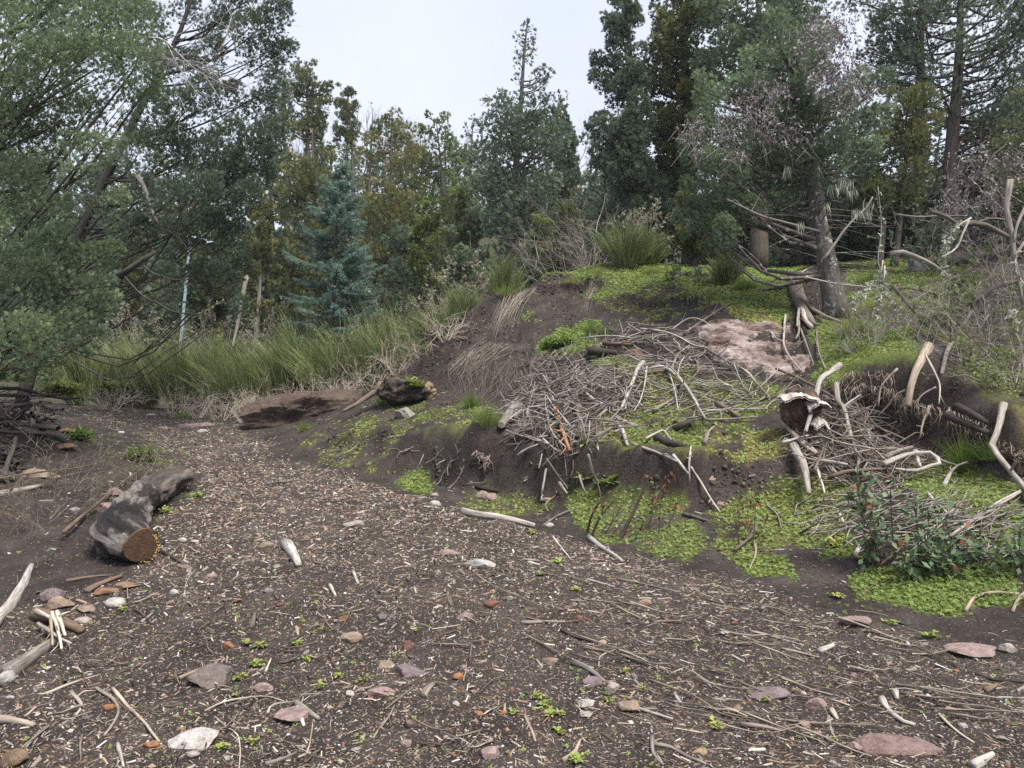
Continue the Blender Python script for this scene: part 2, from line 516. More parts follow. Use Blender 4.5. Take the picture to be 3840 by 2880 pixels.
M_SOIL = soil_mat()
M_WOOD = wood_mat('weathered_wood')
M_WOODA = wood_mat('mixed_wood', attr=True)
M_BARK = wood_mat('bark', attr=True, contrast=1.6)
M_LBARK = wood_mat('lichen_bark', attr=True, lichen=0.4, contrast=1.6)
M_ROCK = rock_mat('stone')
M_SLAB = rock_mat('stained_bedrock', stain=True)
M_ROCKA = rock_mat('mixed_stone', attr=True)
M_COL = col_mat('plain_tinted')
M_CYP = leaf_mat('cypress_leaf', [(0.0, (0.082, 0.118, 0.074)), (0.5, (0.160, 0.215, 0.125)), (1.0, (0.27, 0.335, 0.175))])
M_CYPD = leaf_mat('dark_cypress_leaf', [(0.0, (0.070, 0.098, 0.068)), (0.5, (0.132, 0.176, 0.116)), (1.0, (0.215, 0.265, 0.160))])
M_GOLD = leaf_mat('golden_cypress_leaf', [(0.0, (0.078, 0.100, 0.046)), (0.45, (0.145, 0.165, 0.066)), (0.75, (0.205, 0.190, 0.070)), (1.0, (0.28, 0.215, 0.08))])
M_LIME = leaf_mat('lime_leaf', [(0.0, (0.093, 0.122, 0.043)), (0.5, (0.179, 0.219, 0.073)), (1.0, (0.291, 0.321, 0.108))])
M_SPRUCE = leaf_mat('spruce_needle', [(0.0, (0.068, 0.119, 0.094)), (0.5, (0.133, 0.212, 0.169)), (1.0, (0.275, 0.372, 0.318))])
M_BROOM = leaf_mat('broom_shoot', [(0.0, (0.086, 0.108, 0.039)), (0.5, (0.166, 0.206, 0.075)), (1.0, (0.297, 0.319, 0.149))], trans=0.2)
M_GREEN = leaf_mat('ground_leaf', [(0.0, (0.105, 0.135, 0.040)), (0.4, (0.185, 0.245, 0.060)), (0.7, (0.26, 0.315, 0.085)), (0.88, (0.36, 0.33, 0.095)), (1.0, (0.42, 0.30, 0.10))], trans=0.25)
M_GRASS = leaf_mat('grass_blade', [(0.0, (0.08, 0.13, 0.025)), (0.6, (0.19, 0.26, 0.06)), (1.0, (0.34, 0.32, 0.12))])
M_DRY = leaf_mat('dry_stalk', [(0.0, (0.10, 0.08, 0.065)), (0.5, (0.19, 0.155, 0.125)), (1.0, (0.36, 0.31, 0.25))], trans=0.1)
M_GREY = leaf_mat('greyish_leaf', [(0.0, (0.121, 0.116, 0.077)), (0.5, (0.231, 0.220, 0.149)), (1.0, (0.396, 0.363, 0.270))])
M_HOP = leaf_mat('papery_dried_leaf', [(0.0, (0.11, 0.085, 0.088)), (0.5, (0.24, 0.20, 0.205)), (1.0, (0.46, 0.42, 0.435))], trans=0.2)
M_SAP = leaf_mat('glossy_leaf', [(0.0, (0.055, 0.092, 0.048)), (0.6, (0.105, 0.160, 0.080)), (1.0, (0.22, 0.25, 0.10))], trans=0.2, rough=0.5, spec=0.3)
M_BROWNLEAF = leaf_mat('withered_leaf', [(0.0, (0.08, 0.030, 0.016)), (1.0, (0.27, 0.11, 0.055))], trans=0.2)
M_LICHEN = leaf_mat('lichen', [(0.0, (0.20, 0.215, 0.15)), (1.0, (0.45, 0.455, 0.36))], trans=0.15)

# ------------------------------------------------------------------ terrain
CP = []
def cp(*t):
    for (x, y, Y) in t:
        CP.append(at('V', [(x, y)], Y)[0])
def cw(*t):
    for p in t: CP.append(np.array(p, float))
# foreground and track
cw((-6, 0, .1), (0, 0, 0), (6, 0, .1), (-8, -6, -.4), (8, -6, -.3), (0, -8, -.5), (-3, 2, 0), (3, 2, 0))
cp((0, 1659, 3.5), (550, 1659, 3.55), (1106, 1659, 3.55), (1650, 1659, 3.55), (2212, 1659, 3.6),
   (0, 1450, 4.6), (600, 1450, 4.6), (1106, 1450, 4.6), (1700, 1450, 4.6), (2212, 1500, 4.2),
   (200, 1300, 5.5), (700, 1300, 5.5), (1106, 1300, 5.5), (1500, 1330, 5.3), (1900, 1330, 5.3),
   (100, 1150, 7.2), (500, 1150, 7.45), (850, 1150, 7.5), (1000, 1100, 8.5), (700, 1050, 9.8), (400, 1000, 11.5),
   (250, 950, 14), (450, 930, 16), (300, 890, 19.3), (150, 872, 19.5), (600, 905, 17.6), (60, 1000, 9.6), (0, 930, 10.2))
# foot of the bank
cp((560, 955, 14.6), (700, 1000, 12.2), (830, 1035, 10.6), (930, 1075, 9.3), (1100, 1120, 8.3), (1300, 1180, 7.5),
   (1600, 1240, 6.4), (1900, 1300, 5.6), (2212, 1400, 4.75))
# lower soil cut: bottom and top
cp((880, 1011, 11.05), (970, 1030, 10.6), (1066, 1052, 10.0), (1160, 1062, 9.5), (1267, 1065, 9.0), (1400, 1075, 8.5), (1500, 1078, 8.2),
   (880, 945, 11.6), (960, 938, 11.15), (1033, 935, 10.55), (1150, 972, 9.85), (1267, 985, 9.35), (1400, 990, 8.95), (1500, 1000, 8.6),
   (1620, 985, 8.6), (1640, 1075, 8.05))
# shelf, slope and scar
cp((700, 932, 13.5), (900, 900, 12.6), (1050, 890, 12.2), (1200, 860, 11.8), (1300, 900, 10.6), (1450, 900, 10.4), (1450, 800, 12.1),
   (1600, 905, 9.8), (1600, 850, 11.0), (1300, 800, 12.3), (1300, 700, 14.2), (1450, 700, 14.0), (1450, 640, 15.3),
   (1560, 800, 12.1), (1700, 812, 11.5), (1650, 690, 13.4), (1560, 668, 13.9), (1800, 690, 13.3), (1800, 780, 11.4),
   (1700, 600, 16.0), (1500, 590, 16.6), (1300, 572, 17.2), (1200, 604, 16.8), (1270, 610, 16.7),
   (1100, 720, 15.0), (1000, 835, 13.8), (1150, 800, 13.6), (1240, 720, 14.5), (1200, 640, 16.1), (960, 765, 15.2), (1050, 657, 16.5),
   (900, 852, 14.8), (820, 868, 14.3))
# right bank with the root overhang
cp((1880, 785, 9.6), (1960, 800, 9.2), (2050, 850, 8.8), (2150, 915, 8.1), (2240, 960, 7.6),
   (1880, 890, 9.25), (1960, 940, 8.85), (2060, 980, 8.4), (2160, 1020, 7.7),
   (1800, 950, 8.7), (1900, 1050, 7.6), (2100, 1060, 7.0), (2100, 1150, 6.2), (1750, 1100, 7.5), (2212, 1250, 5.6),
   (2000, 730, 10.5), (2150, 800, 9.4), (2100, 650, 12.5), (2212, 700, 11), (1950, 600, 15), (2100, 560, 16))
cw((9, 6, 2.2), (12, 10, 4.6), (14, 16, 6.6), (8, 3, 1), (20, 20, 9), (-12, 8, 1.6), (-12, 14, 2.2), (-14, 4, .8))
# beyond: hillside under the wood
cw((-13, 22, 2.4), (-6, 23, 2.7), (-2.2, 21.5, 3.1), (-1, 19, 4.0), (-3.2, 17.5, 2.8), (2, 20, 6.0), (7, 20, 6.2), (12, 21, 7.0),
   (3, 26, 7.2), (12, 28, 9), (0, 27, 5.6), (-6, 30, 4.6), (-20, 30, 4), (-20, 20, 2.6), (0, 45, 13.5), (-25, 45, 11), (25, 45, 16),
   (0, 80, 28), (-50, 80, 24), (50, 80, 32), (0, 150, 36), (-120, 150, 30), (120, 150, 44), (-60, 20, 4), (60, 20, 20),
   (-60, -30, -2), (60, -30, 2), (0, -60, -5), (-120, 60, 10), (120, 60, 30), (0, 240, 40), (-200, 240, 34), (200, 240, 50))
CP = np.array(CP)
def _phi(r): return np.sqrt(r * r + 0.04)
_D = np.linalg.norm(CP[:, None, :2] - CP[None, :, :2], axis=2)
_n = len(CP)
_A = np.zeros((_n + 3, _n + 3))
_A[:_n, :_n] = _phi(_D) - np.eye(_n) * 0.02
_A[:_n, _n] = 1; _A[:_n, _n + 1:] = CP[:, :2]; _A[_n, :_n] = 1; _A[_n + 1:, :_n] = CP[:, :2].T
_w = np.linalg.solve(_A, np.concatenate([CP[:, 2], np.zeros(3)]))

def axis(lo, hi, a, b, st, grow=1.12):
    core = [a]
    while core[-1] < b: core.append(core[-1] + (st(core[-1]) if callable(st) else st))
    L = [a]; s = 0.12
    while L[-1] > lo: L.append(L[-1] - s); s *= grow
    H = [core[-1]]; s = 0.15
    while H[-1] < hi: H.append(H[-1] + s); s *= grow
    return np.array(L[::-1][:-1] + core + H[1:])
GX = axis(-200, 200, -9.0, 9.0, 0.05, 1.16)
GY = axis(-60, 240, 2.6, 17.5, lambda y: 0.028 + 0.0032 * y, 1.10)
XX, YY = np.meshgrid(GX, GY)
PXY = np.stack([XX.ravel(), YY.ravel()], 1)
ZZ = np.zeros(len(PXY))
for i in range(0, len(PXY), 20000):
    q = PXY[i:i + 20000]
    d = np.sqrt((q[:, 0:1] - CP[None, :, 0]) ** 2 + (q[:, 1:2] - CP[None, :, 1]) ** 2)
    ZZ[i:i + 20000] = _phi(d) @ _w[:_n] + _w[_n] + q @ _w[_n + 1:]
G0 = ZZ.reshape(XX.shape).copy()
# broken edges: soil cut above the track, root overhang, lip and ridge of the scar, small ledges
def ledge(pts, A, w, span, toward, tight=.07):
    q = spline(np.vstack([at('V', [(a, b)], c) for a, b, c in pts])[:, :2], 80)
    fx, fy = XX.ravel(), YY.ravel()
    sel = np.where((fx > q[:, 0].min() - 1.2) & (fx < q[:, 0].max() + 1.2) & (fy > q[:, 1].min() - 1.2) & (fy < q[:, 1].max() + 1.2))[0]
    P_ = np.stack([fx[sel], fy[sel]], 1)
    D_ = np.linalg.norm(P_[:, None, :] - q[None], axis=2)
    k = D_.argmin(1); d = D_.min(1)
    t = unit(np.gradient(q, axis=0)); nn = np.stack([-t[:, 1], t[:, 0]], 1)
    nn = nn * np.sign(nn @ np.array(toward))[:, None]
    sg = np.sum((P_ - q[k]) * nn[k], 1)
    sg = sg + .22 * fbm(P_ * 2.6 + 19, 4)
    win = np.clip(np.minimum(k, 79 - k) / 9.0, 0, 1) * (d < w * 1.5)
    z = G0.ravel()
    z[sel] += A * (np.tanh(sg / tight) - np.clip(sg / w, -1, 1)) * win
ledge([(850, 975, 11.5), (900, 982, 11.2), (960, 985, 10.85), (1050, 995, 10.3), (1150, 1015, 9.7), (1267, 1025, 9.2), (1400, 1035, 8.75), (1500, 1040, 8.45), (1620, 1030, 8.3), (1700, 1020, 8.3)], .20, .5, 1, (0, 1))
ledge([(1820, 850, 9.6), (1900, 850, 9.3), (1960, 875, 9.0), (2060, 915, 8.6), (2160, 965, 7.9), (2280, 1010, 7.3)], .15, .5, 1, (0, 1))
ledge([(1150, 622, 16.5), (1200, 614, 16.6), (1250, 614, 16.6), (1310, 635, 16.2)], .30, .6, 1, (0, 1), .1)
ledge([(935, 790, 14.9), (970, 745, 15.4), (1010, 700, 15.9), (1060, 655, 16.4), (1110, 640, 16.5)], .26, .55, 1, (-1, .6), .1)
ledge([(1290, 660, 15.2), (1340, 655, 15.2), (1400, 660, 15.0), (1470, 655, 15.0), (1540, 665, 14.4)], .16, .4, 1, (0, 1))
ledge([(1200, 770, 12.9), (1290, 745, 13.2), (1380, 750, 13.0), (1470, 775, 12.5)], .13, .4, 1, (0, 1))
ledge([(1380, 950, 9.9), (1450, 945, 9.8), (1530, 955, 9.4), (1620, 960, 9.1)], .12, .35, 1, (0, 1))
ledge([(700, 955, 13.0), (780, 950, 12.6), (860, 930, 12.0)], .14, .4, 1, (0, 1))
slope = np.hypot(*np.gradient(G0, GY, GX))
sl = np.clip((slope.ravel() - 0.35) / 0.9, 0, 1)
near = np.clip(1 - (YY.ravel() - 20) / 15, 0.3, 1)
bump = 0.045 * fbm(PXY * 1.7, 4) + 0.022 * fbm(PXY * 6.0 + 40, 3) + 0.012 * fbm(PXY * 17.0 + 9, 2)
bump += sl * (0.13 * fbm(PXY * 3.1 + 70, 4) + 0.10 * (np.abs(fbm(PXY * 4.5 + 33, 3)) - .2) + 0.05 * fbm(PXY * 11 + 3, 3))
ZZ = G0.ravel() + bump * near
# shallow wheel furrow running up the track
ZG = ZZ.reshape(XX.shape)

def gz(x, y, G=None):
    G = ZG if G is None else G
    x = np.asarray(x, float); y = np.asarray(y, float)
    i = np.clip(np.searchsorted(GX, x) - 1, 0, len(GX) - 2)
    j = np.clip(np.searchsorted(GY, y) - 1, 0, len(GY) - 2)
    a = np.clip((x - GX[i]) / (GX[i + 1] - GX[i]), 0, 1); b = np.clip((y - GY[j]) / (GY[j + 1] - GY[j]), 0, 1)
    return (G[j, i] * (1 - a) + G[j, i + 1] * a) * (1 - b) + (G[j + 1, i] * (1 - a) + G[j + 1, i + 1] * a) * b

_YS = np.concatenate([np.arange(2.6, 20, 0.05), np.arange(20, 70, 0.4)])
def hitY(sp):
    """forward distance at which each view ray meets the ground"""
    rx, rz = ray(sp)
    X = rx[:, None] * _YS[None, :]
    Zr = EYE + rz[:, None] * _YS[None, :]
    g = gz(X.ravel(), np.broadcast_to(_YS, X.shape).ravel()).reshape(X.shape)
    below = Zr < g
    k = np.argmax(below, 1)
    k = np.where(below.any(1), k, len(_YS) - 1)
    return _YS[k]

def onground(reg, pts, lift=0.0):
    sp = src(reg, pts)
    Y = hitY(sp)
    rx, rz = ray(sp)
    x = rx * Y
    return np.stack([x, Y, gz(x, Y) + lift], 1)

# plant cover on the ground: outlines, strength, yellowness
PATCH = [
 ([(1150,600),(1300,558),(1480,552),(1720,560),(1760,600),(1700,650),(1690,705),(1600,685),(1540,655),(1450,622),(1300,640),(1200,607)], .85, .15),
 ([(1500,640),(1600,650),(1700,690),(1690,705),(1600,690)], .6, .8),
 ([(1290,640),(1400,630),(1500,630),(1545,655),(1460,690),(1400,700),(1320,690),(1280,660)], .5, .45),
 ([(1160,770),(1200,720),(1240,698),(1295,705),(1300,740),(1210,775)], .95, .1),
 ([(1130,690),(1180,685),(1170,700)], .8, .1),
 ([(760,905),(880,880),(1000,880),(1080,890),(1100,930),(1000,948),(880,945),(840,985),(800,1010),(700,1000),(630,965)], .55, .35),
 ([(1250,770),(1320,760),(1400,780),(1520,800),(1690,840),(1700,900),(1600,910),(1690,960),(1680,990),(1590,1005),(1500,1015),(1440,975),(1340,970),(1290,985),(1270,960),(1300,900),(1390,880),(1370,820)], .72, .25),
 ([(1600,930),(1690,930),(1700,980),(1640,1000),(1520,1010),(1520,960)], .7, .75),
 ([(1760,690),(1830,700),(1960,715),(2000,760),(1970,805),(1850,812),(1790,830),(1740,830),(1770,780)], .95, .15),
 ([(1820,560),(2000,560),(2130,600),(2060,680),(1980,725),(1840,705),(1830,620)], .6, .15),
 ([(2040,760),(2212,740),(2212,900),(2140,890),(2060,830)], .5, .2),
 ([(2120,880),(2212,880),(2212,1000),(2150,960)], .7, .6),
 ([(1960,985),(2060,1000),(2212,1060),(2212,1240),(2100,1230),(2060,1120),(1960,1060)], .8, .1),
 ([(1210,1045),(1340,1030),(1440,1050),(1500,1060),(1500,1130),(1520,1180),(1480,1215),(1380,1195),(1290,1165),(1240,1110)], .7, .2),
 ([(1530,1100),(1640,1060),(1720,1040),(1840,1050),(1840,1190),(1700,1170),(1600,1215),(1540,1170)], .75, .3),
 ([(1590,1195),(1700,1195),(1710,1260),(1610,1240)], .85, .1),
 ([(1780,1160),(1840,1155),(1840,1200),(1790,1200)], .9, .05),
 ([(1820,1245),(2000,1220),(2212,1225),(2212,1320),(2080,1335),(1960,1300),(1850,1300)], .9, .05),
 ([(1690,1260),(1850,1255),(1900,1330),(1790,1330)], .35, .2),
 ([(1900,1330),(2212,1330),(2212,1400),(2050,1400)], .2, .4),
 ([(320,1085),(380,1055),(440,1070),(440,1085),(370,1120),(330,1150)], .45, .1),
 ([(180,1010),(300,950),(420,990),(330,1045),(240,1060)], .35, .2),
 ([(180,890),(330,900),(330,960),(200,1000)], .2, .2),
 ([(850,1030),(920,1015),(935,1068),(870,1065)], .9, .15),
 ([(985,1065),(1100,1055),(1195,1085),(1180,1118),(1080,1115),(1000,1100)], .5, .3),
 ([(1130,1012),(1200,990),(1215,1035),(1150,1042)], .8, .15),
 ([(1235,930),(1330,960),(1320,985),(1250,975)], .9, .05),
 ([(1150,840),(1230,850),(1200,900),(1140,880)], .1, .5),
 ([(620,985),(760,1000),(840,1040),(800,1050),(640,1010)], .2, .4),
 ([(520,1370),(590,1370),(580,1450),(520,1470)], .10, .1), ([(1130,1510),(1230,1520),(1250,1600),(1170,1600)], .12, .1),
 ([(640,690),(900,700),(1100,600),(1000,560),(800,560)], .15, .5),
]
V0 = np.stack([XX.ravel(), YY.ravel(), ZZ], 1)
def cover_at(P):
    px, py = project(P)
    j = 9.0
    px2 = px + j * fbm(P[:, :2] * 2.3 + 3, 3) * 3; py2 = py + j * fbm(P[:, :2] * 2.3 + 31, 3) * 3
    c = np.zeros(len(P)); y = np.zeros(len(P))
    for poly, s, yl in PATCH:
        inn = inpoly(px2, py2, poly)
        c = np.where(inn & (s > c), s, c); y = np.where(inn, yl, y)
    blot = fbm(P[:, :2] * 2.6 + 11, 3) * 0.45 + fbm(P[:, :2] * 9 + 51, 3) * .35 + 0.5
    c = c * np.clip((c + 0.08 - blot) * 4.0, 0, 1)
    return c, y
cov, yel = cover_at(V0)
front = (V0[:, 1] > 2) & (V0[:, 1] < 22)
cov *= front
steep = np.hypot(*np.gradient(G0, GY, GX)).ravel()
cov *= np.clip(2.2 - steep * 1.2, 0, 1)
far = np.clip((V0[:, 1] - 20) / 6, 0, 1) * 0.22
px_, py_ = project(V0)
TRACK = [(-200, 1800), (-200, 1380), (300, 1250), (330, 1130), (440, 1050), (420, 1000), (300, 940), (160, 900), (180, 865), (480, 900), (640, 1000), (850, 1060),
         (1050, 1120), (1250, 1165), (1550, 1240), (1800, 1320), (2050, 1400), (2400, 1480), (2400, 1800)]
litter = inpoly(px_ + 25 * fbm(PXY * 1.5, 2), py_ + 18 * fbm(PXY * 1.5 + 5, 2), TRACK).astype(float) * (V0[:, 1] < 21)
litter = np.where((V0[:, 1] < 3.6), 1.0, litter)
litter_v = 0.25 + 0.75 * litter
mask = np.stack([np.clip(np.maximum(cov * (1 - yel) * 1.1, far), 0, 1), litter_v * np.clip(1 - far * 2, 0, 1), np.clip(cov * yel * 1.1, 0, 1), np.ones(len(V0))], 1)
# the bank hangs over where roots hold the turf: push the lip out towards the track
VD = V0.copy()
for lip, A, w in (([(1850, 800, 9.7), (1930, 795, 9.3), (2000, 830, 9.0), (2080, 880, 8.6), (2180, 935, 7.9)], 0.22, 0.22),
                  ([(880, 948, 11.55), (960, 940, 11.1), (1033, 937, 10.5), (1150, 975, 9.8), (1267, 987, 9.3), (1400, 992, 8.9), (1500, 1002, 8.55)], 0.10, 0.13)):
    lp = np.vstack([at('V', [(a, b)], c) for a, b, c in lip])
    lp = spline(lp, 60)
    sel = np.where((np.abs(VD[:, 0] - lp[:, 0].mean()) < 4) & (VD[:, 1] > 6) & (VD[:, 1] < 13))[0]
    d = np.full(len(sel), 9.0)
    for q in lp:
        d = np.minimum(d, np.hypot(VD[sel, 0] - q[0], VD[sel, 1] - q[1]))
    VD[sel, 1] -= A * np.exp(-(d / w) ** 2)
    VD[sel, 2] += 0.05 * np.exp(-(d / w) ** 2)
ny, nx = XX.shape
ii = (np.arange(ny - 1)[:, None] * nx + np.arange(nx - 1)[None, :]).ravel()
GF = np.stack([ii, ii + 1, ii + nx + 1, ii + nx], 1)
ground = link('ground', mesh('ground', VD, GF, M_SOIL, True, dict(mask=('FLOAT_COLOR', mask))))
tag(ground, 'dark earth track and bank of bare soil covered in wood litter', 'ground', kind='structure')

# area-weighted random points on the ground, inside the part the picture can see
fc = V0[GF].mean(1)
fa = np.linalg.norm(np.cross(V0[GF[:, 1]] - V0[GF[:, 0]], V0[GF[:, 3]] - V0[GF[:, 0]]), axis=1)
fpx, fpy = project(fc)
fvis = (fc[:, 1] > 2.9) & (fc[:, 1] < 22) & (fpx > -160) & (fpx < 2372) & (fpy < 1800) & (fpy > 480)
def ground_points(n, weight, rng=RNG):
    w = fa * fvis * weight
    k = rng.choice(len(GF), n, p=w / w.sum())
    u, v = rng.random(n), rng.random(n)
    q = V0[GF[k]]
    P = (q[:, 0] * ((1 - u) * (1 - v))[:, None] + q[:, 1] * (u * (1 - v))[:, None] + q[:, 2] * (u * v)[:, None] + q[:, 3] * ((1 - u) * v)[:, None])
    nrm = unit(np.cross(q[:, 1] - q[:, 0], q[:, 3] - q[:, 0]))
    return P, nrm, k
f_lit = litter_v[GF].mean(1)
f_cov = cov[GF].mean(1)
f_yel = yel[GF].mean(1)

# ------------------------------------------------------------------ stones
def ico(sub):
    t = (1 + 5 ** .5) / 2
    V = [(-1, t, 0), (1, t, 0), (-1, -t, 0), (1, -t, 0), (0, -1, t), (0, 1, t), (0, -1, -t), (0, 1, -t), (t, 0, -1), (t, 0, 1), (-t, 0, -1), (-t, 0, 1)]
    F = [(0, 11, 5), (0, 5, 1), (0, 1, 7), (0, 7, 10), (0, 10, 11), (1, 5, 9), (5, 11, 4), (11, 10, 2), (10, 7, 6), (7, 1, 8),
         (3, 9, 4), (3, 4, 2), (3, 2, 6), (3, 6, 8), (3, 8, 9), (4, 9, 5), (2, 4, 11), (6, 2, 10), (8, 6, 7), (9, 8, 1)]
    V = [np.array(v, float) / np.linalg.norm(v) for v in V]
    for _ in range(sub):
        mid = {}; G = []
        def m_(a, b):
            k = (min(a, b), max(a, b))
            if k not in mid:
                p = V[a] + V[b]; V.append(p / np.linalg.norm(p)); mid[k] = len(V) - 1
            return mid[k]
        for a, b, c in F:
            d, e, f = m_(a, b), m_(b, c), m_(c, a)
            G += [(a, d, f), (b, e, d), (c, f, e), (d, e, f)]
        F = G
    return np.array(V), np.array(F)
ICO = {k: ico(k) for k in range(5)}

def stone_shape(sub, seed, angular=1.0, planes=11, rough=0.05):
    r = np.random.default_rng(seed)
    D, F = ICO[sub]
    n = unit(r.normal(size=(planes, 3)))
    d = r.uniform(0.55, 1.0, planes)
    dot = D @ n.T
    rad = np.min(np.where(dot > 0.05, d[None, :] / np.maximum(dot, 0.05), 9), 1)
    rad = np.minimum(rad, 1.25)
    rad = angular * rad + (1 - angular) * 0.9
    V = D * rad[:, None]
    V = V * (1 + rough * fbm(D * 2.5 + seed, 4)[:, None] * 1.6)
    return V, F

TAN, PINK, MAUVE, ORANGE = (.33, .25, .19), (.36, .26, .235), (.24, .185, .19), (.34, .17, .085)
WHITE, PALE, GREYR, REDB, DARKR, BROWN = (.52, .49, .45), (.44, .385, .34), (.22, .205, .19), (.20, .105, .08), (.10, .09, .085), (.17, .115, .085)
def stone(reg, cx, cy, w, h, color, label, cat='stone', name='stone', ang=1.0, sub=3, sink=0.28, Y=None, depth=1.0, tilt=0, group=None, seed=None, flat=True):
    base = src(reg, [(cx, cy + h * 0.42)])
    if Y is None: Y = float(hitY(base)[0])
    s = REG[reg][2] * Y / FSRC
    W = w * s / 2
    p = at(reg, [(cx, cy + h * 0.42)], Y)[0]
    # apparent height mixes real height and foreshortened depth on the sloping ground
    Hh = max(h * s * 0.42, 0.18 * W)
    seed = int(cx * 7 + cy * 13) % 9973 if seed is None else seed
    V, F = stone_shape(sub, seed, ang)
    V = V * np.array([W, W * 0.75 * depth, Hh]) * 1.08
    if tilt: 
        c, s_ = math.cos(tilt), math.sin(tilt)
        V = V @ np.array([[c, 0, s_], [0, 1, 0], [-s_, 0, c]])
    me = mesh(name, V, F, M_ROCK, not flat)
    o = link(name, me, None, (p[0], p[1] + W * 0.5 * depth, gz(p[0], p[1] + W * 0.4) + Hh * (1 - 2 * (sink if h > w * .5 else .38))))
    o.rotation_euler[2] = ((seed % 100) / 100 - 0.5) * 0.5
    o.color = (*(np.array(color) * .72), 1)
    tag(o, label, cat, group)
    return o

